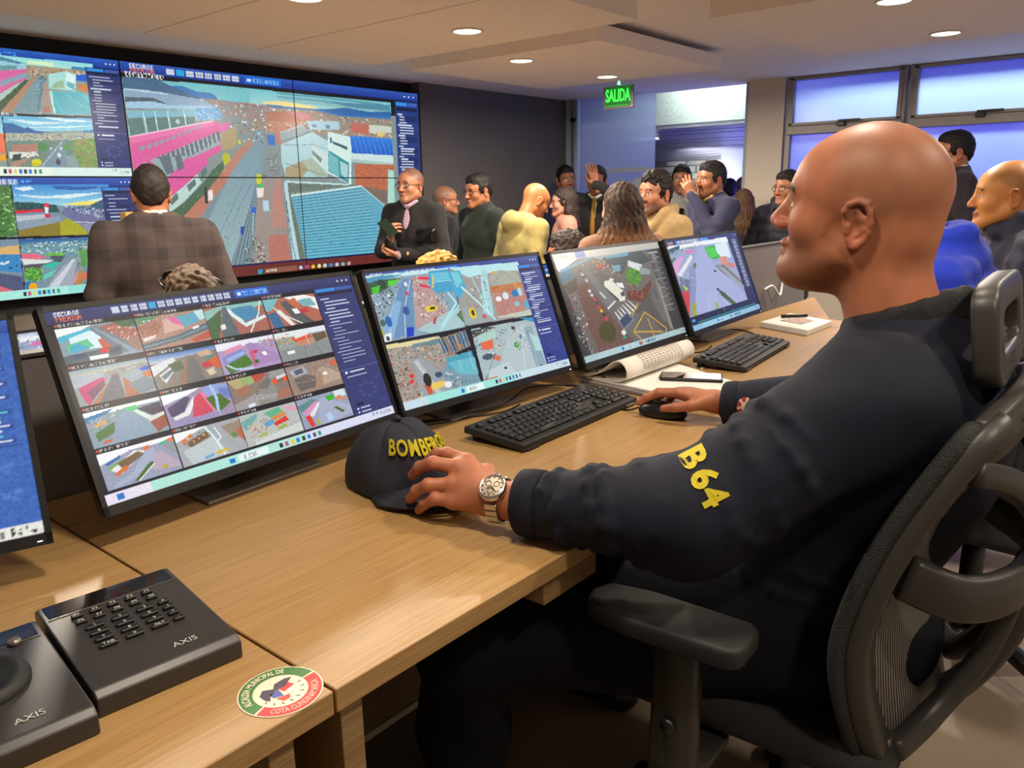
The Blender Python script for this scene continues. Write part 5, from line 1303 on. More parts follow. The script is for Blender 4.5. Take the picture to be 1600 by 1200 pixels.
# lower row of desks below the video wall
lo = empty('desk', (2.0, 3.05, ZL), 0, 'lower oak desk row behind the divider, under the video wall', 'desk')
part(MB().box((-0.4, 2.75, 0.422), (3.95, 3.35, 0.45), 0.001, 1), 'desktop', M['wood'], lo)
for x in (-0.36, 1.75, 3.9):
    part(MB().box((x - .015, 2.80, ZL), (x + .015, 3.30, 0.421)), 'side_panel', M['wood_edge'], lo)
small = np.clip(paint('M2', 96, 54)[:, ::1], 0, 1)
for x0, img, l in [(0.26, np.concatenate([paint('M4', 96, 54)[:, 40:], paint('M0', 96, 54)[:, 56:]], 1), 'small far monitor of the lower desk row at the left picture edge'),
                   (0.86, paint('M4', 96, 54), 'small far monitor of the lower desk row peeking out left of the sixteen feed monitor'),
                   (3.38, paint('M0', 96, 54), 'small far monitor of the lower desk row between the two middle desk monitors')]:
    monitor(img, (x0, 2.93, 0.50), (x0 + 0.575, 2.93, 0.50), 96, 54, l, tilt=8, deskz=0.45, group='lower row monitors')
# ================================================================== soft modelling: blended solids meshed as one surface
def V3(*a):
    return np.array(a, dtype=float)


def rotm(rx=0, ry=0, rz=0):
    return np.array((Matrix.Rotation(R(rz), 3, 'Z') @ Matrix.Rotation(R(ry), 3, 'Y') @ Matrix.Rotation(R(rx), 3, 'X')))


class Sdf:
    def __init__(self, res):
        self.res, self.items = res, []
        self.A, self.o, self.sc = np.eye(3), np.zeros(3), 1.0

    def frame(self, o=(0, 0, 0), A=None, sc=1.0):
        self.o, self.A, self.sc = np.asarray(o, float), (np.eye(3) if A is None else A), sc
        return self

    def w(self, p):
        return self.o + self.A @ (np.asarray(p, float) * self.sc)

    def cap(self, a, b, ra, rb=None, k=0.02, op=0):
        a, b = self.w(a), self.w(b)
        ra, rb = ra * self.sc, (ra if rb is None else rb) * self.sc
        m = max(ra, rb)
        lo, hi = np.minimum(a, b) - m, np.maximum(a, b) + m
        ba = b - a
        L = max(float(ba @ ba), 1e-9)

        def f(x, y, z):
            px, py, pz = x - a[0], y - a[1], z - a[2]
            t = np.clip((px * ba[0] + py * ba[1] + pz * ba[2]) / L, 0, 1)
            return np.sqrt((px - t * ba[0]) ** 2 + (py - t * ba[1]) ** 2 + (pz - t * ba[2]) ** 2) - (ra + (rb - ra) * t)
        self.items.append((op, k * self.sc, f, lo, hi))
        return self

    def chain(self, pts, rad, k=0.02, op=0):
        for i in range(len(pts) - 1):
            self.cap(pts[i], pts[i + 1], rad[i], rad[i + 1], k, op)
        return self

    def ell(self, c, r, rot=(0, 0, 0), k=0.02, op=0):
        c = self.w(c)
        B = (self.A @ rotm(*rot)).T
        r = np.asarray(r, float) * self.sc
        m = np.sqrt(((B.T * r) ** 2).sum(1))

        def f(x, y, z):
            px, py, pz = x - c[0], y - c[1], z - c[2]
            k0 = k1 = 0
            for i in range(3):
                q = (B[i, 0] * px + B[i, 1] * py + B[i, 2] * pz) / r[i]
                k0 = k0 + q * q
                k1 = k1 + (q / r[i]) ** 2
            k0 = np.sqrt(k0)
            return k0 * (k0 - 1) / np.sqrt(k1 + 1e-9)
        self.items.append((op, k * self.sc, f, c - m, c + m))
        return self

    def box(self, c, h, rot=(0, 0, 0), rnd=0.01, k=0.02, op=0):
        c = self.w(c)
        B = (self.A @ rotm(*rot)).T
        h = np.asarray(h, float) * self.sc
        rnd *= self.sc
        m = (np.abs(B.T) * h).sum(1)

        def f(x, y, z):
            px, py, pz = x - c[0], y - c[1], z - c[2]
            s, mx = 0, None
            for i in range(3):
                q = np.abs(B[i, 0] * px + B[i, 1] * py + B[i, 2] * pz) - (h[i] - rnd)
                s = s + np.maximum(q, 0) ** 2
                mx = q if mx is None else np.maximum(mx, q)
            return np.sqrt(s) + np.minimum(mx, 0) - rnd
        self.items.append((op, k * self.sc, f, c - m, c + m))
        return self

    def mesh(self, clip=None, warp=None):
        r = self.res
        lo = np.min([i[3] for i in self.items if i[0] == 0], 0) - 3 * r
        hi = np.max([i[4] for i in self.items if i[0] == 0], 0) + 3 * r
        if clip:
            lo, hi = np.maximum(lo, clip[0]), np.minimum(hi, clip[1])
        n = np.ceil((hi - lo) / r).astype(int) + 1
        ax = [(lo[i] + np.arange(n[i]) * r).astype(np.float32) for i in range(3)]
        F = np.full(n, 0.08, dtype=np.float32)
        for op, k, f, a, b in self.items:
            mg = k + 3 * r + 0.01
            s = []
            for i in range(3):
                i0 = max(0, int((a[i] - mg - lo[i]) / r))
                i1 = min(n[i], int((b[i] + mg - lo[i]) / r) + 2)
                s.append(slice(i0, max(i0, i1)))
            if any(q.stop <= q.start for q in s):
                continue
            d = f(ax[0][s[0]][:, None, None], ax[1][s[1]][None, :, None], ax[2][s[2]][None, None, :]).astype(np.float32)
            g = F[tuple(s)]
            if op == 0:
                h = np.maximum(k - np.abs(g - d), 0) / max(k, 1e-6)
                g[...] = np.minimum(g, d) - h * h * k * 0.25
            else:
                d = -d
                h = np.maximum(k - np.abs(g - d), 0) / max(k, 1e-6)
                g[...] = np.maximum(g, d) + h * h * k * 0.25
        if warp is not None:
            F += warp(ax[0][:, None, None], ax[1][None, :, None], ax[2][None, None, :]).astype(np.float32)
        F[0], F[-1] = np.maximum(F[0], r), np.maximum(F[-1], r)
        F[:, 0], F[:, -1] = np.maximum(F[:, 0], r), np.maximum(F[:, -1], r)
        F[:, :, 0], F[:, :, -1] = np.maximum(F[:, :, 0], r), np.maximum(F[:, :, -1], r)
        return surface_net(F, lo, r)


def surface_net(F, lo, r):
    S = F < 0
    n = np.array(F.shape) - 1
    c8 = [S[i:i + n[0], j:j + n[1], k:k + n[2]] for i, j, k in np.ndindex(2, 2, 2)]
    allin = np.logical_and.reduce(c8)
    anyin = np.logical_or.reduce(c8)
    act = anyin & ~allin
    I = np.argwhere(act)
    pos = np.zeros((len(I), 3))
    num = np.zeros(len(I))
    for axis in range(3):
        for a in (0, 1):
            for b in (0, 1):
                o0 = [0, 0, 0]
                oth = [q for q in range(3) if q != axis]
                o0[oth[0]], o0[oth[1]] = a, b
                o1 = list(o0)
                o1[axis] = 1
                f0 = F[tuple((I + o0).T)]
                f1 = F[tuple((I + o1).T)]
                x = (f0 < 0) != (f1 < 0)
                t = np.where(x, f0 / np.where(x, f0 - f1, 1), 0)
                p = np.repeat(np.array(o0, float)[None], len(I), 0)
                p[:, axis] = t
                pos += p * x[:, None]
                num += x
    co = lo + (I + pos / num[:, None]) * r
    idx = -np.ones(n, np.int64)
    idx[act] = np.arange(len(I))
    quads = []
    for axis in range(3):
        oth = [q for q in range(3) if q != axis]
        sl0 = [slice(1, n[q]) for q in range(3)]
        sl0[axis] = slice(0, n[axis])
        sl1 = list(sl0)
        sl1[axis] = slice(1, n[axis] + 1)
        A, B = S[tuple(sl0)], S[tuple(sl1)]
        E = np.argwhere(A != B)
        if not len(E):
            continue
        base = E + [0 if q == axis else 1 for q in range(3)]
        inside = A[tuple(E.T)]
        v = []
        for da, db in ((1, 1), (0, 1), (0, 0), (1, 0)):
            q = base.copy()
            q[:, oth[0]] -= da
            q[:, oth[1]] -= db
            v.append(idx[tuple(q.T)])
        q = np.stack(v, 1)
        flip = inside if axis != 1 else ~inside
        q[~flip] = q[~flip][:, ::-1]
        quads.append(q)
    return co, np.concatenate(quads) if quads else np.zeros((0, 4), int)


def soft_obj(name, parts_, mat_, parent=None, colors=None, sharp=False):
    """parts_: list of (verts, quads) joined into one mesh object"""
    off, vs, qs = 0, [], []
    for v, q in parts_:
        vs.append(v)
        qs.append(q + off)
        off += len(v)
    co, q = np.concatenate(vs), np.concatenate(qs)
    me = bpy.data.meshes.new(name)
    me.vertices.add(len(co))
    me.vertices.foreach_set('co', co.ravel())
    me.loops.add(q.size)
    me.loops.foreach_set('vertex_index', q.ravel().astype(np.int32))
    me.polygons.add(len(q))
    me.polygons.foreach_set('loop_start', np.arange(0, q.size, 4, dtype=np.int32))
    me.polygons.foreach_set('loop_total', np.full(len(q), 4, dtype=np.int32))
    me.polygons.foreach_set('use_smooth', np.ones(len(q), dtype=bool))
    me.update(calc_edges=True)
    if colors is not None:
        c = colors(co)
        lin = np.where(c <= 0.04045, c / 12.92, ((c + 0.055) / 1.055) ** 2.4)
        at = me.color_attributes.new('col', 'FLOAT_COLOR', 'POINT')
        at.data.foreach_set('color', np.concatenate([lin, np.ones((len(co), 1))], 1).ravel().astype(np.float32))
    return link_mesh(name, me, mat_, parent)


def wob(f, a, s=0.0):
    """cheap smooth ripple field"""
    def w(x, y, z):
        return a * (np.sin(f * x + 1.7 * np.sin(f * 0.6 * z + s)) * np.sin(f * 0.9 * z + 1.3 * np.sin(f * 0.7 * y + s)) + 0.6 * np.sin(f * 1.3 * y + s + 2 * np.sin(f * .5 * x)) * np.sin(f * 0.8 * z - s))
    return w


# ------------------------------------------------------------------ heads and hands
def head(s, o, A, sc=1.0, ears=True, fem=False, neck=(0, -0.045, -0.21), nr=0.058):
    """head in the frame o, A: z = 0 at eye level, face towards +y"""
    s.frame(o, A, sc)
    j = 0.88 if fem else 1.0
    s.ell((0, -.012, .030), (.077, .100, .088), k=.02).ell((0, .045, .022), (.060, .050, .056), k=.03)
    s.ell((0, .045, -.040), (.054 * j, .048, .060), k=.03)
    for x in (-1, 1):
        s.cap((x * .052 * j, .004, -.058), (x * .016, .076, -.102), .021, .018, k=.03)
        s.ell((x * .043, .058, -.030), (.022, .024, .022), k=.025)
    s.ell((0, .078, -.100), (.022, .020, .018), k=.02)
    s.cap((0, -.028, -.045), neck, nr, nr + .006, k=.03)
    s.cap((-.034, .082, .019), (.034, .082, .019), .0115, k=.016)
    for x in (-1, 1):
        s.ell((x * .031, .108, -.002), (.017, .018, .0115), k=.014, op=1)
        s.ell((x * .031, .0765, -.001), (.0135, .0135, .0125), k=.003)
        s.chain([(x * .046, .076, .000), (x * .039, .0865, .0055), (x * .030, .0900, .0070), (x * .019, .0865, .0030)], [.0030, .0036, .0036, .0030], k=.004)
        s.chain([(x * .045, .076, -.004), (x * .036, .0865, -.0075), (x * .026, .0870, -.0080), (x * .018, .0850, -.0030)], [.0026, .0028, .0028, .0026], k=.004)
    s.cap((0, .092, .006), (0, .114, -.034), .0085, .0115, k=.014)
    for x in (-1, 1):
        s.ell((x * .0125, .104, -.038), (.0085, .0105, .0080), k=.008)
        s.ell((x * .0075, .106, -.0465), (.0040, .0045, .0040), k=.003, op=1)
    s.ell((0, .0935, -.0640), (.024, .0095, .0062), k=.007).ell((0, .0915, -.0755), (.020, .0095, .0068), k=.007)
    s.cap((-.024, .0995, -.0697), (.024, .0995, -.0697), .0016, k=.003, op=1)
    if ears:
        for x in (-1, 1):
            E = rotm(-14, 0, x * -24)

            def e(a, b, w=0.0):
                return V3(x * .0785, -.010, -.012) + E @ V3(x * w, a, b)
            s.ell(e(0, 0, -.002), (.0055, .0175, .0300), (-14, 0, x * -24), k=.008)
            rim = [e(.012, .008, -.001), e(.014, .020, .003), e(.008, .029, .005), e(-.003, .031, .006), e(-.012, .026, .007), e(-.017, .014, .008),
                   e(-.0175, .000, .008), e(-.014, -.013, .006), e(-.006, -.024, .004), e(.003, -.030, .002)]
            s.chain(rim, [.0036, .0042, .0044, .0044, .0044, .0042, .0040, .0040, .0048, .0062], k=.003)
            s.cap(e(.006, -.028), e(.010, -.020), .0060, .0050, k=.005)
            s.chain([e(-.002, .018, .003), e(-.008, .006, .004), e(-.007, -.008, .004), e(.000, -.015, .003)], [.003, .0036, .0036, .003], k=.004)
            s.ell(e(.004, -.004, .006), (.006, .0075, .0105), (-14, 0, x * -24), k=.004, op=1)
            s.cap(e(.011, -.001, .001), e(.012, -.009, .001), .0042, .0042, k=.004)
    s.frame()
    return s


def face_paint(co, o, A, sc, skin, hair=None, brow=(45, 32, 26), stubble=0.0, buzz=None, lip=(168, 98, 84), base=None):
    """colour of the skin itself: lips, brows, eyes, shaved hair"""
    c = np.tile(np.array(skin) / 255.0, (len(co), 1)) if base is None else base
    q = ((co - o) @ A) / sc
    x, y, z = np.abs(q[:, 0]), q[:, 1], q[:, 2]
    near = (np.abs(q) < (.12, .14, .15)).all(1)

    def mixc(mask, col, a=1.0):
        w = (mask * a)[:, None]
        c[:] = c * (1 - w) + np.array(col) / 255.0 * w

    def soft(v, e0, e1):
        return np.clip((v - e0) / (e1 - e0), 0, 1)
    if buzz is not None:
        mixc(near * soft(z + soft(-y, -.04, .03) * .075, .035, .065) * soft(z - y * .5, -.01, .03) * soft(.085 - y, 0, .03), buzz, 0.5)
    if stubble > 0:
        mixc(near * (z > -.118) * soft(y, .0, .03) * soft(-z - x * .25, .03, .06) * soft(z, -.122, -.112), (70, 58, 52), stubble)
    mixc(near * (y > .08) * (x < .024) * (np.abs(z + .0697) < .0115) * soft(.0115 - np.abs(z + .0697), 0, .004), lip, 0.75)
    mixc(near * (y > .068) * (x > .012) * (x < .050) * (np.abs(z - .0250 + 18 * (x - .028) ** 2) < .0042), brow, 0.85)
    d = np.hypot(x - .031, (z + .001))
    eye = near * (y > .076) * (d < .0120) * (np.abs(z + .0005) < .0052)
    mixc(eye, (222, 214, 206))
    mixc(eye * (d < .0058), (46, 30, 22))
    mixc(near * (y > .076) * (np.abs(z - .0046) < .0012) * (np.abs(x - .031) < .012), (40, 28, 24), 0.7)
    redear = near * (x > .080) * (np.abs(y + .01) < .03) * (np.abs(z + .012) < .04)
    mixc(redear, (196, 108, 88), 0.35)
    mixc(near * (y > .1) * (z < -.02) * (z > -.05), (198, 112, 92), 0.35)
    return c


FL = ((.043, .027, .021), (.047, .031, .022), (.043, .029, .021), (.034, .021, .019))


def hand(s, W, d, n, side, curl=(.35, .35, .4, .45), thumb=0.5, sc=1.0, spread=0.10):
    """five-fingered hand from wrist W along d, palm facing n; side 1 = right, -1 = left"""
    W, d, n = [np.asarray(q, float) for q in (W, d, n)]
    d = d / np.linalg.norm(d)
    n = n - d * (n @ d)
    n /= np.linalg.norm(n)
    t = np.cross(d, n) * side
    s.frame()
    s.cap(W - d * .05 * sc, W + d * .012 * sc, .027 * sc, .025 * sc, k=.015)
    for i in range(4):
        m = W + (d * (.086, .090, .085, .076)[i] + t * (.029, .010, -.010, -.028)[i]) * sc
        s.cap(W + (d * .012 + t * (.014, .005, -.005, -.014)[i]) * sc, m, .0165 * sc, .0118 * sc, k=.014 * sc)
        p, a = m, 0.0
        dd = d + t * (1.5 - i) * spread
        dd /= np.linalg.norm(dd)
        for q in range(3):
            a += curl[i] * (0.8, 1.25, 0.7)[q]
            v = dd * math.cos(a) + n * math.sin(a)
            e = p + v * FL[i][q] * sc
            s.cap(p, e, (.0098, .0090, .0082)[q] * sc, (.0090, .0082, .0072)[q] * sc, k=.004 * sc)
            p = e
    b = W + (d * .020 + t * .022) * sc
    v = t * .72 + d * .62 + n * (.2 + .5 * thumb)
    v /= np.linalg.norm(v)
    p = b + v * .044 * sc
    s.cap(b, p, .0165 * sc, .0118 * sc, k=.016 * sc)
    v2 = d * .85 + t * (.35 - .35 * thumb) + n * (.15 + .6 * thumb)
    v2 /= np.linalg.norm(v2)
    e = p + v2 * .032 * sc
    s.cap(p, e, .0112 * sc, .0100 * sc, k=.005 * sc)
    v3 = d * .9 + n * (.2 + .6 * thumb) - t * .25 * thumb
    s.cap(e, e + v3 / np.linalg.norm(v3) * .026 * sc, .0100 * sc, .0080 * sc, k=.004 * sc)
    return s
# ================================================================== people
CLOTH = {}


def cloth(col, rough=0.85, bump=0.25, bscale=350):
    key = (col, rough, bump)
    if key not in CLOTH:
        CLOTH[key] = mat('woven fabric', col, rough, var=0.10, scale=40, bump=bump, bscale=bscale, spec=0.25, sheen=0.1)
    return CLOTH[key]


def hair_mat(c0, c1=None, z0=0.0, z1=1.0):
    """strand hair, optionally fading to a second tone down its length"""
    m, nt, b = new_mat('hair')
    tc = nt.nodes.new('ShaderNodeTexCoord')
    mp = nt.nodes.new('ShaderNodeMapping')
    mp.inputs['Scale'].default_value = (160, 160, 9)
    nz = nt.nodes.new('ShaderNodeTexNoise')
    nz.inputs['Scale'].default_value = 1.0
    nz.inputs['Detail'].default_value = 3
    nz.inputs['Distortion'].default_value = 0.6
    nt.links.new(tc.outputs['Object'], mp.inputs[0])
    nt.links.new(mp.outputs[0], nz.inputs[0])
    rp = nt.nodes.new('ShaderNodeValToRGB')
    a = rgb(*c0)
    rp.color_ramp.elements[0].color = tuple(q * .45 for q in a[:3]) + (1,)
    rp.color_ramp.elements[1].color = tuple(min(1, q * 1.7) for q in a[:3]) + (1,)
    rp.color_ramp.elements[0].position, rp.color_ramp.elements[1].position = .3, .72
    nt.links.new(nz.outputs[0], rp.inputs[0])
    out = rp.outputs[0]
    if c1:
        sp = nt.nodes.new('ShaderNodeSeparateXYZ')
        nt.links.new(tc.outputs['Object'], sp.inputs[0])
        mr = nt.nodes.new('ShaderNodeMapRange')
        mr.inputs[1].default_value, mr.inputs[2].default_value = z0, z1
        nt.links.new(sp.outputs[2], mr.inputs[0])
        mu = nt.nodes.new('ShaderNodeMath')
        mu.operation = 'MULTIPLY_ADD'
        nt.links.new(nz.outputs[0], mu.inputs[0])
        mu.inputs[1].default_value = 1.1
        ad = nt.nodes.new('ShaderNodeMath')
        ad.operation = 'SUBTRACT'
        ad.inputs[1].default_value = 0.55
        nt.links.new(mr.outputs[0], ad.inputs[0])
        nt.links.new(ad.outputs[0], mu.inputs[2])
        mx = nt.nodes.new('ShaderNodeMixRGB')
        mx.inputs[2].default_value = rgb(*c1)
        nt.links.new(mu.outputs[0], mx.inputs[0])
        nt.links.new(out, mx.inputs[1])
        out = mx.outputs[0]
    nt.links.new(out, b.inputs['Base Color'])
    b.inputs['Roughness'].default_value = 0.6
    b.inputs['Specular IOR Level'].default_value = 0.25
    bp = nt.nodes.new('ShaderNodeBump')
    bp.inputs['Strength'].default_value = 0.7
    bp.inputs['Distance'].default_value = 0.004
    nt.links.new(nz.outputs[0], bp.inputs['Height'])
    nt.links.new(bp.outputs[0], b.inputs['Normal'])
    return m


def hair_mesh(kind, o, A, res):
    s = Sdf(res)
    s.frame(o, A)
    wp = None
    if kind in ('short', 'curly', 'wavy'):
        up = .012 if kind == 'short' else .024
        s.ell((0, -.012, .034), (.0815, .105, .092 + up * .7), k=.01)
        s.ell((0, .045, .085), (.055, .045, .026 + up * .6), k=.02)
        for x in (-1, 1):
            s.ell((x * .070, .000, .022), (.014, .032, .030), k=.015)
        s.ell((0, -.075, -.010), (.058, .032, .052), k=.02)
        s.ell((0, .125, -.022), (.085, .080, .088), k=.012, op=1)
        s.ell((0, .030, -.110), (.14, .110, .078), k=.012, op=1)
        s.ell((0, -.06, -.135), (.14, .110, .078), k=.012, op=1)
        for x in (-1, 1):
            s.ell((x * .085, -.010, -.020), (.022, .024, .036), k=.006, op=1)
        wp = wob(150 if kind != 'short' else 120, .0045 if kind != 'short' else .0018)
    else:                                   # long hair falling behind the shoulders
        w = 1.35 if kind == 'long_big' else 1.0
        L = -.34 if kind == 'long_big' else -.36
        s.ell((0, -.016, .036), (.086, .108, .098), k=.02)
        for i in range(9):
            a = R(-78 + i * 39 / 2 * 1.0)
            x, y = math.sin(a), -math.cos(a)
            s.chain([(x * .070, y * .085 - .01, .03), (x * .088, y * .095 - .012, -.07), (x * .105 * w, y * .092 - .02, -.17 if w > 1 else -.2),
                     (x * .125 * w, y * .085 - .02, L + .03 * math.sin(i * 2.3))], [.030, .030, .034 * w, .022], k=.022)
        s.ell((0, .128, -.03), (.066, .080, .098), k=.012, op=1)
        s.cap((0, .10, -.13), (0, .14, -.40), .06, .10, k=.02, op=1)
        def wp(x, y, z):
            return .0035 * np.sin(170 * x + 6 * np.sin(16 * z) + 3 * y) * np.sin(150 * y + 5 * np.sin(18 * z))
    s.frame()
    return s.mesh(warp=wp)


def glasses(o, A, root, m_):
    mb = MB()
    T = Matrix(((*A[0], o[0]), (*A[1], o[1]), (*A[2], o[2]), (0, 0, 0, 1)))
    for x in (-1, 1):
        pts = [(x * .033 + .024 * math.cos(t), .100 - .004 * abs(math.cos(t)), -.002 + .018 * math.sin(t)) for t in [i * math.pi / 8 for i in range(17)]]
        mb.tube(pts, .0019, 6, cap=False, mtx=T)
        mb.tube([(x * .057, .096, .004), (x * .079, .05, .004), (x * .083, -.012, .002), (x * .083, -.022, -.012)], .0019, 6, mtx=T)
    mb.tube([(-.009, .101, .002), (0, .104, .005), (.009, .101, .002)], .0018, 6, mtx=T)
    return mb.build('glasses', m_, root)


def person(label, x, y, top, facing, skin, hair=None, hcol=(26, 20, 18), coat=(30, 30, 36), shirt=None, tie=None, pants=(32, 32, 38),
           yaw=0, pitch=0, roll=0, arms=None, floor=ZL, seat=False, glass=False, fem=False, lean=0.0, style='suit', sc=None, headfwd=0.0,
           stubble=0.0, buzz=None, hair2=None, coat_mat=None, group=None, hand_sc=1.0, wide=1.0, hoff=0.0):
    """figure in its own frame (feet at 0, facing +y), then placed; top = world height of the crown"""
    dz = -.43 if seat else 0.0
    s_ = (top - floor) / (1.703 + dz)
    lean = R(lean)

    def up(p, f=1.0):                       # lean the trunk forward about the hip
        q = V3(*p)
        h = q[2] - .92
        if h > 0:
            q[1] += h * math.sin(lean) * f
            q[2] -= h * (1 - math.cos(lean)) * f
        q[2] += dz
        return q
    A = rotm(pitch, 0, 0) if not (yaw or roll) else rotm(0, 0, yaw) @ rotm(pitch, roll, 0)
    ho = up((hoff, .015 + headfwd, 1.585))
    nk = A.T @ (up((0, -.02, 1.42)) - ho)
    ar = {-1: None, 1: None}
    ar.update(arms or {})
    J = {}
    for sd in (-1, 1):
        sh = up((sd * .188 * wide, -.01, 1.395))
        if ar[sd]:
            e, wv, hd, pn, cu = ar[sd]
            J[sd] = (sh, up((sd * e[0], e[1], e[2])), up((sd * wv[0], wv[1], wv[2])), V3(sd * hd[0], hd[1], hd[2]), V3(sd * pn[0], pn[1], pn[2]), cu)
        elif seat:
            J[sd] = (sh, up((sd * .25, .06, 1.13)), V3(sd * .17, .36, 1.13 + dz), V3(sd * -.2, 1, 0), V3(0, 0, -1), (.3,) * 4)
        else:
            J[sd] = (sh, up((sd * .25, -.03, 1.12)), V3(sd * .265, .05, .87 + dz), V3(0, .15, -1), V3(-sd, 0, 0), (.4,) * 4)
    b = Sdf(.0058)
    head(b, ho, A, 1.0, fem=fem, neck=nk, nr=.050 if fem else .057)
    t = Sdf(.016)
    t.cap(up((0, -.01, 1.38)), up((0, 0, 1.0)), .085, .10).cap(up((-.13, -.01, 1.39)), up((.13, -.01, 1.39)), .045).cap(up((0, -.02, 1.48)), up((0, -.02, 1.36)), .050, .06)
    for sd in (-1, 1):
        sh, e, wv, hd, pn, cu = J[sd]
        t.cap(sh, e, .040, .034).cap(e, wv, .034, .026)
    bits = [b.mesh(), t.mesh()]
    for sd in (-1, 1):
        sh, e, wv, hd, pn, cu = J[sd]
        h = Sdf(.0042)
        hand(h, wv, hd, pn, sd, cu, sc=hand_sc * (.88 if fem else 1.0))
        bits.append(h.mesh())
    base = np.array(skin) / 255.0
    root = soft_obj('person', bits, M['skin'], None, lambda co: face_paint(co, ho, A, 1.0, skin, stubble=stubble, buzz=buzz, lip=(176, 84, 84) if fem else (160, 98, 86)))
    # coat
    c = Sdf(.0105)
    w = wide
    c.cap(up((-.150 * w, -.012, 1.385)), up((.150 * w, -.012, 1.385)), .066, k=.05)
    c.ell(up((0, .0, 1.25)), (.195 * w, .128, .20), k=.05).ell(up((0, .0, 1.02)), (.182 * w, .130, .20), k=.05)
    c.cap(up((0, -.02, 1.46)), up((0, -.01, 1.38)), .070, .09, k=.04)
    if not seat:
        c.ell((0, .0, .86 + dz), (.195 * w, .132, .15), k=.05)
    for sd in (-1, 1):
        sh, e, wv, hd, pn, cu = J[sd]
        c.cap(sh, e, .064 * w, .055, k=.055).cap(e, wv, .055, .043, k=.04)
    c.cap(up((-.07, -.02, 1.43)), up((.07, -.02, 1.43)), .062, k=.06)
    c.cap(up((0, -.015, 1.46)), up((0, 0, 1.60)), .060, .075, k=.01, op=1)
    warp = wob(34, .0035, x)
    if style == 'suit':
        c.cap(up((0, .15, 1.14)), up((0, .13, 1.46)), .012, .066, k=.008, op=1)
    elif style == 'hood':
        c.ell(up((0, -.085, 1.44)), (.135, .085, .085), (25, 0, 0), k=.03)
        c.ell(up((0, -.03, 1.54)), (.085, .085, .075), k=.012, op=1)
    elif style == 'puffer':
        def warp(X, Y, Z):
            return -.010 * np.abs(np.sin((Z + .10 * np.abs(X) + .1 * Y) * 44)) + .005 * np.sin(60 * X + 20 * Z) * np.sin(50 * Y)
        c.chain([up((-.075, -.06, 1.50)), up((-.085, .02, 1.49)), up((-.03, .085, 1.46)), up((.03, .085, 1.46)), up((.085, .02, 1.49)), up((.075, -.06, 1.50)), up((-.075, -.06, 1.50))], [.026] * 7, k=.02)
    elif style == 'shearling':
        c.chain([up((-.07, -.06, 1.49)), up((-.09, .02, 1.47)), up((-.05, .10, 1.38)), up((-.02, .13, 1.28))], [.036, .036, .034, .02], k=.012)
        c.chain([up((.07, -.06, 1.49)), up((.09, .02, 1.47)), up((.05, .10, 1.38)), up((.02, .13, 1.28))], [.036, .036, .034, .02], k=.012)
        c.cap(up((-.07, -.065, 1.49)), up((.07, -.065, 1.49)), .034, k=.012)
    else:
        c.chain([up((-.062, -.05, 1.475)), up((-.068, .02, 1.465)), up((0, .07, 1.445)), up((.068, .02, 1.465)), up((.062, -.05, 1.475)), up((-.062, -.05, 1.475))], [.014] * 6, k=.008)
    soft_obj('coat' if style != 'sweater' else 'sweater', [c.mesh(warp=warp)], coat_mat or cloth(coat), root)
    if shirt:
        h = Sdf(.009)
        h.ell(up((0, .0, 1.25)), (.15, .110, .21), k=.04).cap(up((0, -.015, 1.49)), up((0, -.01, 1.40)), .062, .085, k=.03)
        for sd in (-1, 1):
            h.cap(up((sd * .012, .075, 1.445)), up((sd * .062, .045, 1.475)), .014, .012, k=.008)
            h.cap(J[sd][2], J[sd][2] + (J[sd][1] - J[sd][2]) * .08, .040, k=.01)
        h.cap(up((0, 0, 1.50)), up((0, .02, 1.62)), .050, .07, k=.006, op=1)
        soft_obj('shirt', [h.mesh()], cloth(shirt, bump=.1), root)
    if tie:
        mb = MB()
        pts = [up((0, .082, 1.44)), up((0, .118, 1.36)), up((0, .134, 1.20)), up((0, .138, 1.06))]
        mb.tube([tuple(q) for q in pts], [.014, .016, .022, .026], 8)
        mb.build('tie', cloth(tie), root)
    # trousers
    l = Sdf(.018)
    if seat:
        for sd in (-1, 1):
            l.chain([(sd * .085, -.02, .50), (sd * .13, .40, .52), (sd * .13, .40, .10), (sd * .13, .50, .05)], [.095, .072, .052, .045], k=.03)
    else:
        for sd in (-1, 1):
            l.chain([(sd * .085, 0, .88), (sd * .10, .01, .48), (sd * .105, -.01, .07)], [.092, .068, .052], k=.03)
            l.cap((sd * .108, -.03, .045), (sd * .115, .13, .038), .045, .038, k=.02)
    soft_obj('trousers', [l.mesh()], cloth(pants), root)
    if hair:
        soft_obj('hair', [hair_mesh(hair, ho, A, .0055)], hair2 or hair_mat(hcol), root)
    if glass:
        glasses(ho, A, root, M['black'])
    root.location = (x, y, floor)
    root.rotation_euler = (0, 0, R(facing - 90))
    root.scale = (s_,) * 3
    tag(root, label, 'person', group)
    return root


ONLOOK = 'onlookers in the control room'
SK1, SK2, SK3 = (182, 124, 94), (160, 104, 74), (142, 92, 66)
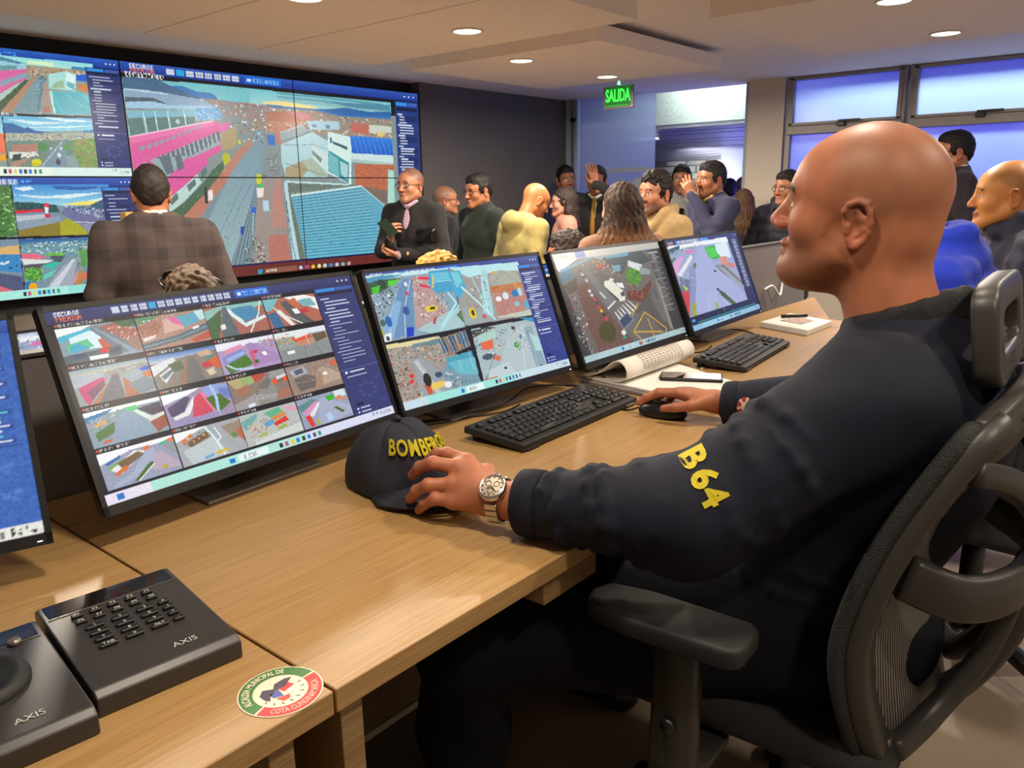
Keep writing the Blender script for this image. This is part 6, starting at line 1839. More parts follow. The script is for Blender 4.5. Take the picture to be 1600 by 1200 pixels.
# plaid jacket
m, nt, b = new_mat('brown plaid wool')
tc = nt.nodes.new('ShaderNodeTexCoord')
sp = nt.nodes.new('ShaderNodeSeparateXYZ')
nt.links.new(tc.outputs['Object'], sp.inputs[0])
prev = None
for ax_, fr, off in ((0, 52.0, 0.9), (2, 44.0, 0.3)):
    mu = nt.nodes.new('ShaderNodeMath')
    mu.operation = 'MULTIPLY_ADD'
    mu.inputs[1].default_value, mu.inputs[2].default_value = fr, off
    sn = nt.nodes.new('ShaderNodeMath')
    sn.operation = 'SINE'
    gt = nt.nodes.new('ShaderNodeMath')
    gt.operation = 'GREATER_THAN'
    gt.inputs[1].default_value = 0.35
    nt.links.new(sp.outputs[ax_], mu.inputs[0])
    nt.links.new(mu.outputs[0], sn.inputs[0])
    nt.links.new(sn.outputs[0], gt.inputs[0])
    if prev:
        ad = nt.nodes.new('ShaderNodeMath')
        nt.links.new(prev.outputs[0], ad.inputs[0])
        nt.links.new(gt.outputs[0], ad.inputs[1])
        rp = nt.nodes.new('ShaderNodeValToRGB')
        rp.color_ramp.elements[0].color = rgb(64, 52, 50)
        rp.color_ramp.elements[1].color = rgb(44, 37, 37)
        dv_ = nt.nodes.new('ShaderNodeMath')
        dv_.operation = 'MULTIPLY'
        dv_.inputs[1].default_value = 0.5
        nt.links.new(ad.outputs[0], dv_.inputs[0])
        nt.links.new(dv_.outputs[0], rp.inputs[0])
        nt.links.new(rp.outputs[0], b.inputs['Base Color'])
    prev = gt
b.inputs['Roughness'].default_value = 0.95
M['plaid'] = m

person('man in a brown plaid jacket seen from behind, facing the video wall', 1.81, 3.66, 1.375, 66, SK2, 'short', (34, 27, 24), style='suit', shirt=(214, 200, 176), coat_mat=M['plaid'],
       group=ONLOOK, wide=1.12, arms={-1: ((.27, -.02, 1.12), (.22, .16, .95), (-.2, .8, -.3), (0, 0, -1), (.5,) * 4), 1: ((.29, -.03, 1.12), (.25, .10, .92), (-.1, .6, -.6), (-1, 0, 0), (.5,) * 4)})
g4 = person('man with glasses, dark suit and pink shirt holding a phone', 4.0, 4.26, 1.415, 196, SK1, None, coat=(35, 33, 35), shirt=(188, 156, 178), glass=True, group=ONLOOK, yaw=-8,
            buzz=(60, 48, 44), stubble=.1, arms={1: ((.23, .05, 1.13), (.05, .24, 1.20), (-.35, .35, .8), (-.5, -.5, .3), (.75, .7, .7, .7)), -1: ((.26, .05, 1.11), (.02, .22, 1.12), (-1, .2, 0), (0, 0, 1), (.8,) * 4)})
person('balding head with glasses half hidden behind the man holding the phone', 4.64, 4.58, 1.295, -38, SK1, None, coat=(52, 50, 52), glass=True, group=ONLOOK, buzz=(96, 80, 70))
person('young man with glasses in a dark green jacket between two other men', 4.42, 3.99, 1.364, 168, SK2, 'short', (24, 20, 19), coat=(27, 34, 30), glass=True, pitch=-6, group=ONLOOK, style='sweater')
person('bald man bending his head in a beige hooded jacket', 4.17, 3.44, 1.295, -18, (172, 106, 64), None, coat=(146, 133, 82), style='hood', pitch=-28, headfwd=.06, lean=8, yaw=-6, group=ONLOOK, wide=1.1)
person('man in a navy suit in the dark corner left of the glass door', 6.20, 4.52, 1.46, 236, SK3, 'short', (20, 17, 17), coat=(34, 36, 62), shirt=(196, 196, 200), group=ONLOOK)
person('man with mustard tie raising a hand in front of his face', 6.04, 4.05, 1.44, 196, SK3, 'short', (28, 23, 22), coat=(40, 38, 38), shirt=(216, 212, 208), tie=(170, 122, 40), group=ONLOOK,
       arms={-1: ((.34, .20, 1.40), (.10, .34, 1.55), (-.25, .1, 1), (0, 1, 0), (.15,) * 4)})
person('woman with long straight dark hair in a pink top, in profile', 5.24, 3.82, 1.256, 132, (192, 138, 116), 'long', (46, 36, 34), coat=(178, 124, 106), fem=True, style='sweater', group=ONLOOK)
person('woman with long brown hair fading to golden tips, from behind', 3.17, 1.99, 1.262, 66, (206, 156, 130), 'long_big', fem=True, coat=(150, 110, 90), style='sweater', group=ONLOOK,
       hair2=hair_mat((50, 38, 32), (176, 116, 62), 1.53, 1.32))
person('young bearded man in a beige shearling coat', 4.03, 2.30, 1.33, 164, SK1, 'wavy', (32, 25, 22), coat=(166, 139, 97), style='shearling', group=ONLOOK, stubble=.55, yaw=4)
person('smiling man in a light grey sweater by the stone wall opening', 6.5, 3.47, 1.437, 204, SK3, 'short', (18, 16, 16), coat=(140, 140, 138), style='sweater', group=ONLOOK, stubble=.3,
       arms={-1: ((.24, .10, 1.14), (.07, .19, 1.42), (-.3, .1, 1), (0, -.8, .2), (.7,) * 4), 1: ((.24, .08, 1.10), (.05, .28, 1.17), (-.7, .5, .2), (-.2, -1, 0), (.6,) * 4)})
g16 = person('man in a navy sweater drinking, hand at his mouth', 5.37, 2.62, 1.418, 152, SK2, 'short', (34, 31, 31), coat=(46, 47, 74), style='sweater', shirt=(196, 160, 96), group=ONLOOK, wide=1.06,
             arms={-1: ((.24, .16, 1.20), (.045, .20, 1.475), (-.25, .35, .9), (-.75, -.6, 0), (.55, .55, .6, .6))})
person('dark haired person in the hall seen past the drinking man', 7.95, 3.69, 1.325, 40, SK3, 'short', (22, 20, 30), coat=(60, 60, 70), style='sweater', group='people in the hall')
person('balding person with glasses in the hall beside the blue pillar', 8.40, 3.74, 1.36, -20, SK2, None, coat=(50, 50, 64), style='sweater', glass=True, group='people in the hall', buzz=(50, 46, 52))
person('woman with long chestnut hair behind the drinking man', 6.44, 2.86, 1.22, 20, SK1, 'long', (92, 66, 48), coat=(50, 44, 46), fem=True, style='sweater', group=ONLOOK)
g19 = person('man in a black and navy padded vest holding a champagne flute', 5.60, 2.16, 1.345, 172, SK2, 'short', (26, 22, 22), coat=(38, 38, 50), style='puffer', glass=True, group=ONLOOK, yaw=-12,
             arms={-1: ((.27, .07, 1.12), (.16, .24, 1.09), (-.6, .7, .1), (-.7, -.3, .2), (.6,) * 4), 1: ((.27, .05, 1.12), (.19, .26, 1.06), (-.4, .8, 0), (0, 0, -1), (.4,) * 4)})
person('man with glasses in a dark suit and white shirt before the blue windows', 6.20, 1.26, 1.58, 118, SK2, 'short', (24, 21, 21), coat=(36, 30, 38), shirt=(226, 224, 226), glass=True, group=ONLOOK)
person('smiling bald man in a navy padded jacket sitting at the right', 3.54, .465, 1.322, 112, (216, 146, 84), None, coat=(52, 54, 74), style='puffer', seat=True, floor=0, group='seated operators', buzz=(120, 86, 50), yaw=-4, wide=1.1, shirt=(220, 216, 210), headfwd=.05)
person('person in a royal blue jacket sitting just behind the bald operator', 2.18, .335, 1.34, 98, SK2, 'short', (24, 20, 20), coat=(30, 52, 176), style='puffer', seat=True, floor=0, group='seated operators', headfwd=.08, pitch=-14, lean=13, arms={s_: ((.25, .05, 1.12), (.13, .20, .99), (-.3, 1, -.2), (0, 0, -1), (.3,) * 4) for s_ in (-1, 1)})
person('dark haired person cut by the right picture edge', 5.02, .50, 1.43, 100, SK2, 'long', (24, 20, 20), coat=(40, 38, 40), fem=True, style='sweater', group=ONLOOK)
g3 = person('seated head with sunglasses pushed up on wavy brown hair', 1.30, 2.43, 1.005, 80, SK2, 'wavy', (84, 64, 46), coat=(70, 66, 66), seat=True, style='sweater', group='operators of the lower row')
person('golden blond head just showing above the four feed monitor', 2.15, 2.15, 1.003, 90, SK1, 'wavy', (190, 140, 60), coat=(70, 66, 66), seat=True, style='sweater', group='operators of the lower row')
person('dark curly head just showing above the single junction monitor', 3.46, 2.49, 1.02, 100, SK2, 'curly', (44, 34, 30), coat=(90, 70, 66), seat=True, style='sweater', group='operators of the lower row')
# ================================================================== office chairs
m, nt, b = new_mat('striped chair mesh')
tc = nt.nodes.new('ShaderNodeTexCoord')
wv_ = nt.nodes.new('ShaderNodeTexWave')
wv_.inputs['Scale'].default_value = 55
wv_.inputs['Distortion'].default_value = 0.3
wv_.bands_direction = 'X'
nt.links.new(tc.outputs['Object'], wv_.inputs[0])
rp = nt.nodes.new('ShaderNodeValToRGB')
rp.color_ramp.elements[0].color, rp.color_ramp.elements[1].color = rgb(30, 29, 29), rgb(128, 121, 114)
rp.color_ramp.elements[0].position, rp.color_ramp.elements[1].position = .45, .6
nt.links.new(wv_.outputs[1], rp.inputs[0])
nt.links.new(rp.outputs[0], b.inputs['Base Color'])
b.inputs['Roughness'].default_value = 0.8
M['mesh'] = m
M['seat'] = mat('black woven seat fabric', (40, 40, 40), 0.9, var=.25, scale=120, bump=.6, bscale=260, stretch=(.3, 3, 3))
M['ribbed'] = mat('ribbed black edging', (34, 34, 34), 0.7, bump=.9, bscale=60, stretch=(.2, 8, 8))


def bar(mb, pts, w, t, wdir=(1, 0, 0)):
    """flat bar swept along pts: width w along wdir, thickness t"""
    P = [Vector(p) for p in pts]
    rings = []
    for i, p in enumerate(P):
        d = (P[min(i + 1, len(P) - 1)] - P[max(i - 1, 0)]).normalized()
        u = Vector(wdir)
        u = (u - d * u.dot(d)).normalized()
        n = d.cross(u)
        ww = w[i] if isinstance(w, (list, tuple)) else w
        ring = []
        for a, c in ((-.5, -.3), (-.4, -.5), (.4, -.5), (.5, -.3), (.5, .3), (.4, .5), (-.4, .5), (-.5, .3)):
            ring.append(mb.bm.verts.new(p + u * a * ww + n * c * t))
        rings.append(ring)
    fs = []
    for A_, B_ in zip(rings, rings[1:]):
        for k in range(8):
            fs.append(mb.bm.faces.new((A_[k], A_[(k + 1) % 8], B_[(k + 1) % 8], B_[k])))
    fs += [mb.bm.faces.new(rings[0][::-1]), mb.bm.faces.new(rings[-1])]
    bmesh.ops.recalc_face_normals(mb.bm, faces=fs)
    for f in fs:
        f.smooth = True
    return mb


def bez(pts, n=6):
    """smooth polyline through pts"""
    P = [Vector(p) for p in pts]
    out = []
    for i in range(len(P) - 1):
        p0, p1, p2, p3 = P[max(i - 1, 0)], P[i], P[i + 1], P[min(i + 2, len(P) - 1)]
        for k in range(n):
            t = k / n
            out.append(0.5 * ((2 * p1) + (p2 - p0) * t + (2 * p0 - 5 * p1 + 4 * p2 - p3) * t * t + (3 * p1 - p0 - 3 * p2 + p3) * t ** 3))
    out.append(P[-1])
    return out


def make_chair():
    """chair at origin, sitter faces +y; back plane is y < -.1"""
    e = empty('office_chair')
    MB().box((-.25, -.20, .415), (.25, .26, .475), .025, 3).build('seat', M['seat'], e, True)
    # back: side rails, top and bottom rail of the ring
    rail = [(.20, -.175, .45), (.235, -.150, .56), (.24, -.145, .66), (.225, -.185, .80), (.20, -.245, .920), (.17, -.262, .945)]
    for sd in (-1, 1):
        bar(MB(), bez([(sd * x, y, z) for x, y, z in rail]), .055, .030, (1, 0, 0)).build('back_rail', M['chair'], e)
        MB().tube(bez([(sd * (x + .022), y + .022, z) for x, y, z in rail]), .013, 8).build('edge_piping', M['ribbed'], e)
    bar(MB(), bez([(-.19, -.25, .935), (-.1, -.272, .957), (0, -.278, .962), (.1, -.272, .957), (.19, -.25, .935)]), .045, .028, (0, 0, 1)).build('top_rail', M['chair'], e)
    bar(MB(), bez([(-.20, -.175, .455), (0, -.20, .44), (.20, -.175, .455)]), .05, .028, (0, 0, 1)).build('bottom_rail', M['chair'], e)
    mb = MB()                                # curved mesh panel between the rails
    R_ = bez(rail, 4)
    rows = []
    for p in R_:
        rows.append([mb.bm.verts.new((p.x * t * .97, p.y - .055 * (1 - t * t) + .006, p.z)) for t in [i / 6 for i in range(-6, 7)]])
    for a, c in zip(rows, rows[1:]):
        for k in range(12):
            mb.bm.faces.new((a[k], a[k + 1], c[k + 1], c[k])).smooth = True
    mb.build('back_mesh', M['mesh'], e)
    # rear support: lumbar loop and spine
    for sd in (-1, 1):
        bar(MB(), bez([(sd * .215, -.185, .74), (sd * .185, -.25, .715), (sd * .11, -.30, .715), (0, -.315, .72)]), .062, .026, (0, 0, 1)).build('lumbar_loop', M['chair'], e)
        bar(MB(), bez([(sd * .05, -.312, .72), (sd * .075, -.318, .80), (sd * .135, -.285, .865), (sd * .195, -.245, .89)]), .034, .026, (.3, 0, .9)).build('upper_strut', M['chair'], e)
        bar(MB(), bez([(sd * .03, -.305, .70), (sd * .05, -.275, .58), (sd * .10, -.225, .49), (sd * .19, -.185, .46)]), .042, .028, (1, 0, 0)).build('lower_strut', M['chair'], e)
    bar(MB(), bez([(0, -.315, .745), (0, -.30, .60), (0, -.22, .46), (0, -.10, .40)]), .060, .032, (1, 0, 0)).build('spine', M['chair'], e)
    bar(MB(), bez([(0, -.272, .95), (0, -.30, 1.0), (0, -.275, 1.04)]), .05, .02, (1, 0, 0)).build('headrest_post', M['chair'], e)
    out, inn = [], []
    for k in range(32):
        a = 2 * math.pi * k / 32
        c, s_ = math.cos(a), math.sin(a)
        q = lambda r, v: r * (abs(v) ** .38) * (1 if v > 0 else -1)
        out.append((q(.150, c), q(.070, s_)))
        inn.append((q(.098, c), q(.028, s_)))
    mt = Matrix.Translation((0, -.235, 1.048)) @ Matrix.Rotation(R(82), 4, 'X')
    MB().ring_prism(out, inn, -.016, .016, mtx=mt, bev=.006).build('headrest', M['chair'], e, True)
    for sd in (-1, 1):
        a = empty('armrest', (sd * .365, .065, 0))
        a.parent = e
        pts = [(-.045, -.09), (-.048, .06), (-.036, .125), (0, .14), (.036, .125), (.048, .06), (.045, -.09), (.03, -.105), (-.03, -.105)]
        MB().prism(pts, .640, .672, .010, 3).build('arm_pad', M['black_matte'], a, True)
        bar(MB(), [(0, 0, .642), (0, -.002, .56), (0, .0, .44), (0, 0, .395)], [.062, .066, .07, .075], .03, (0, 1, 0)).build('arm_post', M['chair'], a)
        MB().lathe([(0, 0), (.011, 0), (.011, .012), (0, .012)], 12, mtx=Matrix.Translation((sd * .014, .0, .51)) @ Matrix.Rotation(R(90 * sd), 4, 'Y')).build('lever', M['black'], a)
        bar(MB(), [(-sd * .14, 0, .402), (0, 0, .402)], .06, .02, (0, 1, 0)).build('arm_bracket', M['chair'], a)
    MB().box((-.09, -.14, .375), (.09, .14, .413), .01).box((.09, .04, .385), (.20, .06, .40), .004).build('mechanism', M['black'], e)
    MB().tube([(0, 0, .10), (0, 0, .38)], .028, 14).tube([(0, 0, .09), (0, 0, .22)], .038, 14).build('gas_lift', M['black'], e)
    for k in range(5):
        a = 2 * math.pi * k / 5 + .35
        c, s_ = math.cos(a), math.sin(a)
        bar(MB(), [(.02 * c, .02 * s_, .115), (.16 * c, .16 * s_, .10), (.30 * c, .30 * s_, .072)], [.055, .045, .035], .03, (-s_, c, 0)).build('base_leg', M['black'], e)
        mt = Matrix.Translation((.30 * c, .30 * s_, .031)) @ Matrix.Rotation(a + .5, 4, 'Z') @ Matrix.Rotation(R(90), 4, 'X')
        MB().lathe([(0, -.026), (.026, -.026), (.031, -.02), (.031, -.005), (.012, -.003), (.012, .003), (.031, .005), (.031, .02), (.026, .026), (0, .026)], 18, mtx=mt).tube([(.30 * c, .30 * s_, .035), (.30 * c, .30 * s_, .08)], .009).build('caster', M['black'], e)
    return e


chair = make_chair()
tag(chair, 'black mesh office chair with headrest carrying the bald operator in front', 'chair', 'mesh office chairs')
chair.location = (1.262, .415, 0)
chair.rotation_euler = (0, 0, R(3))
for x, y, z, rz_, l in [(2.24, .31, 0, -4, 'striped mesh office chair under the person in royal blue'), (3.57, .39, 0, 22, 'office chair under the smiling man in the navy padded jacket'),
                        (1.30, 2.40, ZL, -10, 'lower row office chair under the person with sunglasses on the head'), (2.15, 2.12, ZL, 0, 'lower row office chair under the blond person'),
                        (3.46, 2.46, ZL, 10, 'lower row office chair under the curly haired person')]:
    c = copy_tree(chair)
    c.location, c.rotation_euler = (x, y, z), (0, 0, R(rz_))
    c['label'] = l
# ================================================================== the seated operator
HO, HA, HS = V3(1.258, .373, 1.209), rotm(0, 0, 5.9) @ rotm(8.2, -5, 0), 1.04
MSK = (172, 108, 78)
NB = V3(1.270, .305, 1.02)
SL, EL, WL = V3(1.085, .285, .965), V3(.905, .455, .812), V3(.826, .738, .798)
SR, ER, WR_ = V3(1.470, .290, .970), V3(1.590, .480, .815), V3(1.545, .715, .792)
WLs, WRs = WL + V3(.019, -.076, .003), WR_ + V3(.006, -.040, .002)
h = Sdf(.0030)
head(h, HO, HA, HS, neck=(HA.T @ (NB + (0, .005, .0) - HO)) / HS, nr=.060)
h.frame(HO, HA, HS).ell((0, -.060, -.03), (.056, .045, .045), k=.03).ell((0, .030, -.098), (.042, .050, .030), (-14, 0, 0), k=.03)
h.frame()
t = Sdf(.016)
t.cap(NB + (0, .015, .0), NB + (0, .03, -.12), .045, .09).cap(SL + (.01, .01, -.03), SR + (-.01, .01, -.03), .045).cap((1.27, .31, .92), (1.26, .43, .55), .11, .13, k=.05)
t.cap(SL, EL, .045, .038).cap(EL, WL, .038, .027).cap(SR, ER, .045, .038).cap(ER, WR_, .038, .027)
for kn, ft in (((.86, .80, .52), (.90, .86, .08)), ((1.44, .86, .53), (1.46, .92, .08))):
    t.cap((1.2 if kn[0] < 1.2 else 1.35, .40, .52), kn, .06, .04).cap(kn, ft, .035, .025)
lh = Sdf(.0019)
lh.cap(WL + (.018, -.10, .002), WL, .031, .028, k=.012)
MC = [(.846, .802, .836), (.824, .803, .832), (.804, .797, .812), (.793, .785, .790)]
FT = [[(.8370, .8380, .843), (.8340, .8570, .840), (.8318, .8740, .829)], [(.8030, .8350, .838), (.8040, .8660, .824), (.8100, .8900, .804)],
      [(.7800, .8240, .812), (.7800, .8500, .796), (.7845, .8700, .777)], [(.7805, .8110, .793), (.7800, .8330, .779), (.7840, .8510, .7635)]]
for i in range(4):
    a = WL + (V3(*MC[i]) - WL) * .12
    lh.cap(a, MC[i], .0190, .0125, k=.016)
    lh.chain([V3(*MC[i])] + [V3(*q) for q in FT[i]], [(.0112, .0102, .0095, .0080), (.0115, .0105, .0098, .0083), (.0110, .0100, .0093, .0080), (.0098, .0090, .0083, .0072)][i], k=.0045)
lh.chain([WL + (.012, .012, .005), (.868, .785, .812), (.882, .822, .806), (.880, .850, .798)], [.019, .014, .0115, .0085], k=.014)
rh = Sdf(.0024)
hand(rh, WR_, (-.14, 1, .16), (-.12, 0, -1), 1, curl=(.30, .32, .38, .44), thumb=.25)
M['skin_fine'] = vcol_mat('operator skin', 0.47, sss=0.15, bump=0.10, bscale=1100, spec=0.38)


def man_col(co):
    c = face_paint(co, HO, HA, HS, MSK, stubble=.22, lip=(176, 112, 96))
    q = ((co - HO) @ HA) / HS
    x, y, z = np.abs(q[:, 0]), q[:, 1], q[:, 2]
    cap_ = np.clip((z + .05 + .45 * (y - .02)) / .05, 0, 1) * np.clip((.055 - y - .3 * np.clip(.06 - z, 0, 1)) / .04, 0, 1) * (np.abs(q) < .16).all(1)
    c[:] = c * (1 - .38 * cap_[:, None]) + np.array((112, 82, 64)) / 255 * .38 * cap_[:, None]
    n = .5 + .5 * np.sin(90 * co[:, 0] + 3 * np.sin(70 * co[:, 1])) * np.sin(80 * co[:, 2])
    c *= (.97 + .05 * n)[:, None]
    kn = np.min([np.linalg.norm(co - V3(*f[0]), axis=1) for f in FT], 0)
    c[:] = np.where((kn < .012)[:, None], c * .8 + np.array((196, 108, 84)) / 255 * .2, c)
    nail = np.min([np.linalg.norm(co - (V3(*f[2]) + (0, .002, .006)), axis=1) for f in FT], 0)
    c[:] = np.where((nail < .0052)[:, None], c * .45 + np.array((226, 176, 156)) / 255 * .55, c)
    return np.clip(c, 0, 1)


man = soft_obj('person', [h.mesh(), t.mesh(), lh.mesh(), rh.mesh()], M['skin_fine'], None, man_col)
tag(man, 'bald operator in a navy jacket sitting in front, hand on a cap', 'person', 'seated operators')
# jacket
NAVY = mat('navy softshell', (23, 26, 40), 0.75, var=.10, scale=25, bump=.18, bscale=420, spec=.22)
j = Sdf(.0052)
j.cap(SL + (.02, 0, -.01), SR + (-.02, 0, -.01), .078, k=.06).ell((1.275, .29, .86), (.215, .148, .20), (12, 0, 0), k=.06)
j.ell((1.268, .385, .70), (.205, .160, .20), (16, 0, 0), k=.06).ell((1.262, .42, .575), (.205, .165, .105), k=.05)
j.cap(NB + (0, 0, -.005), NB + (0, .0, -.07), .072, .12, k=.06)
j.cap(SL, EL, .088, .073, k=.045).cap(EL, WLs, .073, .047, k=.04)
j.cap(SR, ER, .085, .070, k=.045).cap(ER, WRs, .070, .046, k=.04)
# collar: standing band, zipped low in front
cpts = [NB + V3(.074 * math.sin(a), -.002 - .078 * math.cos(a), .062 - .030 * (1 - math.cos(a)) / 2 * 1.9) for a in [R(i * 30) for i in range(13)]]
kc = Sdf(.004)
for dz_, r_ in ((.010, .008), (.0, .0105), (-.010, .0115), (-.022, .012)):
    kc.chain([p + V3(0, .003 * dz_ / .01 * 0, dz_) for p in cpts], [r_] * 13, k=.006)
j.chain([p + V3(0, .004, -.034) for p in cpts], [.016] * 13, k=.018)
j.cap(NB + (0, .006, .04), NB + (0, .05, .20), .0615, .085, k=.006, op=1)
rng = random.Random(3)
# folds: soft ridges across the sleeves and round the waist


def sleeve_folds(A_, B_, ra, rb, n, tmin, tmax, seed, el=(1, 1)):
    q = random.Random(seed)
    ax = (B_ - A_) / np.linalg.norm(B_ - A_)
    u = np.cross(ax, V3(0, 0, 1))
    u /= np.linalg.norm(u)
    v = np.cross(u, ax)
    for i in range(n):
        t_ = tmin + (tmax - tmin) * (i + q.uniform(-.2, .2)) / max(1, n - 1)
        a0 = q.uniform(0, 6.28)
        sp = q.uniform(.9, 2.2)
        tl = q.uniform(-.18, .18)
        pts = []
        for k in range(5):
            a = a0 + sp * (k / 4 - .5)
            rr = ra + (rb - ra) * t_ - .003
            pts.append(A_ + (B_ - A_) * t_ + ax * tl * .25 * (k / 4 - .5) + (u * math.cos(a) * el[0] + v * math.sin(a) * el[1]) * rr)
        j.chain(pts, [.002, .006, .0075, .006, .002], k=.011)


sleeve_folds(EL, WLs, .074, .049, 22, .05, .95, 4)
sleeve_folds(SL, EL, .089, .074, 12, .4, .98, 8)
sleeve_folds(SR, ER, .085, .070, 4, .4, .95, 12)
sleeve_folds(V3(1.27, .36, .78), V3(1.262, .425, .53), .187, .187, 24, .0, 1.0, 21, (1.07, .86))
j.chain([SL + (-.035, .075, .03), SL + (-.06, .085, -.05), EL + (.03, .07, .05)], [.006, .012, .006], k=.02)
soft_obj('collar', [kc.mesh()], mat('black ribbed collar', (20, 21, 25), .8, bump=.5, bscale=220, stretch=(1, 1, .2)), man)
jm = soft_obj('jacket', [j.mesh(warp=wob(30, .003, 1.1))], NAVY, man)
# cuffs
for W_, E_, nm in ((WLs, EL, 'cuff'), (WRs, ER, 'cuff')):
    d_ = Vector(W_ - E_).normalized()
    mt = Matrix.Translation(Vector(W_) + d_ * .012) @ d_.to_track_quat('Z', 'Y').to_matrix().to_4x4()
    MB().lathe([(.038, -.018), (.049, -.018), (.050, .0), (.0485, .014), (.045, .018), (.036, .016)], 28, mtx=mt).build(nm, NAVY, man)
# trousers
l = Sdf(.011)
for kn, an, hx_ in (((.845, .80, .535), (.90, .88, .09), 1.19), ((1.44, .86, .545), (1.46, .93, .09), 1.36)):
    l.chain([(hx_, .36, .555), ((hx_ + kn[0]) / 2, .60, .56), kn, ((kn[0] + an[0]) / 2, .86, .33), an], [.125, .105, .085, .072, .062], k=.05)
l.ell((1.27, .37, .545), (.215, .17, .085), k=.05)
soft_obj('trousers', [l.mesh(warp=wob(26, .006, .4))], mat('black navy trousers', (18, 19, 27), 0.85, spec=.15, bump=.2, bscale=350), man)
for ax_, ay in ((.90, .88), (1.46, .93)):
    sh = Sdf(.009)
    sh.cap((ax_, ay - .03, .055), (ax_, ay + .15, .045), .048, .042, k=.02).cap((ax_, ay, .09), (ax_, ay - .01, .14), .045, .042, k=.02)
    soft_obj('shoe', [sh.mesh()], mat('black leather', (18, 18, 19), .35), man)


def on_cloth(me, obj, P0, u, v, d, lift):
    """lay flat lettering onto a cloth surface (P0 centre, u reading direction, v letter height, d towards the cloth)"""
    n = len(obj.data.vertices)
    co = np.empty(n * 3)
    obj.data.vertices.foreach_get('co', co)
    tree = BVHTree.FromPolygons([Vector(q) for q in co.reshape(-1, 3)], [tuple(p.vertices) for p in obj.data.polygons])
    P0, u, v, d = Vector(P0), Vector(u), Vector(v), Vector(d).normalized()

    def f(c):
        out = []
        for q in c:
            p = P0 + u * q[0] + v * q[1]
            hit, nor, _, _ = tree.ray_cast(p - d * .3, d)
            out.append((hit if hit else p) - d * (lift + q[2]))
        return np.array([tuple(q) for q in out])
    return map_mesh(me, f)


YEL = mat('yellow embroidery', (198, 180, 24), .7, bump=.5, bscale=700)
T0, dv3 = V3(.9218, .4466, .867), V3(.8456, .4097, -.3422)      # outer side of the left sleeve
rd, upv = V3(.1243, -.4769, -.8722), V3(.6578, -.6196, .4326)
for txt_, off in (('B', -.030), ('6', .001), ('4', .027)):
    me = text_mesh(txt_, .046, .0012, bold=.0018)
    link_mesh('sleeve_lettering', on_cloth(me, jm, T0 + rd * off, rd, upv, dv3, .0008), YEL, man)
me = bpy.data.meshes.new('patch')
pv = [(0, 0, 0)] + [(.017 * math.cos(R(i * 20)) * q, .020 * math.sin(R(i * 20)) * q, 0) for q in (.5, 1) for i in range(18)]
me.from_pydata(pv, [], [(0, 1 + i, 1 + (i + 1) % 18) for i in range(18)] + [(1 + i, 19 + i, 19 + (i + 1) % 18, 1 + (i + 1) % 18) for i in range(18)])
me.materials.append(mat('white patch cloth', (206, 186, 172), .8))
me.materials.append(mat('red patch cloth', (150, 40, 36), .8))
for p in me.polygons:
    p.material_index = 1 if p.index >= 18 and p.index % 3 else 0
link_mesh('sleeve_patch', on_cloth(me, jm, V3(1.50, .640, .806), V3(.30, -.90, .1), V3(.1, .1, .98), V3(.86, .40, -.28), .002), None, man)
# watch
wt = empty('wristwatch', (0, 0, 0), 0, "steel wristwatch with cream dial on the operator's left wrist", 'watch')
WP = Vector(WL) + Vector((.001, -.016, 0))
ax_ = (Vector(WL) - Vector(EL)).normalized()
B3 = ax_.to_track_quat('Z', 'X').to_matrix().to_4x4()
dn = Vector((-.60, -.22, .80))
dn = (dn - ax_ * dn.dot(ax_)).normalized()
sd_ = ax_.cross(dn)
mtw = Matrix(((*[sd_[0], ax_[0], dn[0]], WP[0]), (*[sd_[1], ax_[1], dn[1]], WP[1]), (*[sd_[2], ax_[2], dn[2]], WP[2]), (0, 0, 0, 1)))
lk = None
for k in range(22):
    a = 2 * math.pi * k / 22
    if math.cos(a) > .80:
        continue
    p = Vector((math.sin(a) * .0335, 0, math.cos(a) * .0325))
    mk = mtw @ Matrix.Translation(p) @ Matrix.Rotation(a, 4, 'Y')
    MB().box((-.0044, -.0095, -.0016), (.0044, .0095, .0016), .0008, 1, mtx=mk).build('bracelet_link', M['chrome'], wt)
up_ = mtw @ Matrix.Translation((0, 0, .031))
MB().lathe([(0, -.004), (.0205, -.004), (.0215, -.001), (.0215, .005), (.0195, .0075), (.0172, .0075), (.0168, .0062), (0, .0062)], 36, mtx=up_).box((.020, -.004, -.001), (.0245, .004, .004), .001, mtx=up_).build('case', M['chrome'], wt)
MB().lathe([(0, .0064), (.0168, .0064), (.0168, .0067), (0, .0067)], 30, mtx=up_).build('dial', mat('cream watch dial', (222, 206, 184), .4), wt)
for cx, cy in ((-.0075, 0), (.0045, -.0065), (.0045, .0065)):
    MB().lathe([(.0036, .0068), (.0048, .0068), (.0048, .0072), (.0036, .0072), (.0036, .0068)], 16, mtx=up_ @ Matrix.Translation((cx, cy, 0))).build('subdial', mat('dark subdial ring', (90, 60, 50), .4), wt)
for a, ln in ((.6, .009), (2.4, .013)):
    MB().box((-.0006, 0, .0074), (.0006, ln, .0079), mtx=up_ @ Matrix.Rotation(a, 4, 'Z')).build('hand', M['black'], wt)
for k in range(12):
    MB().box((-.0007, .0135, .0068), (.0007, .0162, .0073), mtx=up_ @ Matrix.Rotation(k * math.pi / 6, 4, 'Z')).build('hour_mark', M['black'], wt)

# ================================================================== cap under the hand
CC, CF2 = Vector((.868, .992, ZD)), Vector((-.16, -1.0, 0)).normalized()
CS = Vector((-CF2.y, CF2.x, 0))
cap_o = empty('cap', CC, 0, 'navy baseball cap with yellow embroidered lettering under the operator\'s hand', 'cap')
CNAVY = mat('navy cap twill', (32, 34, 46), 0.8, var=.08, bump=.25, bscale=600)


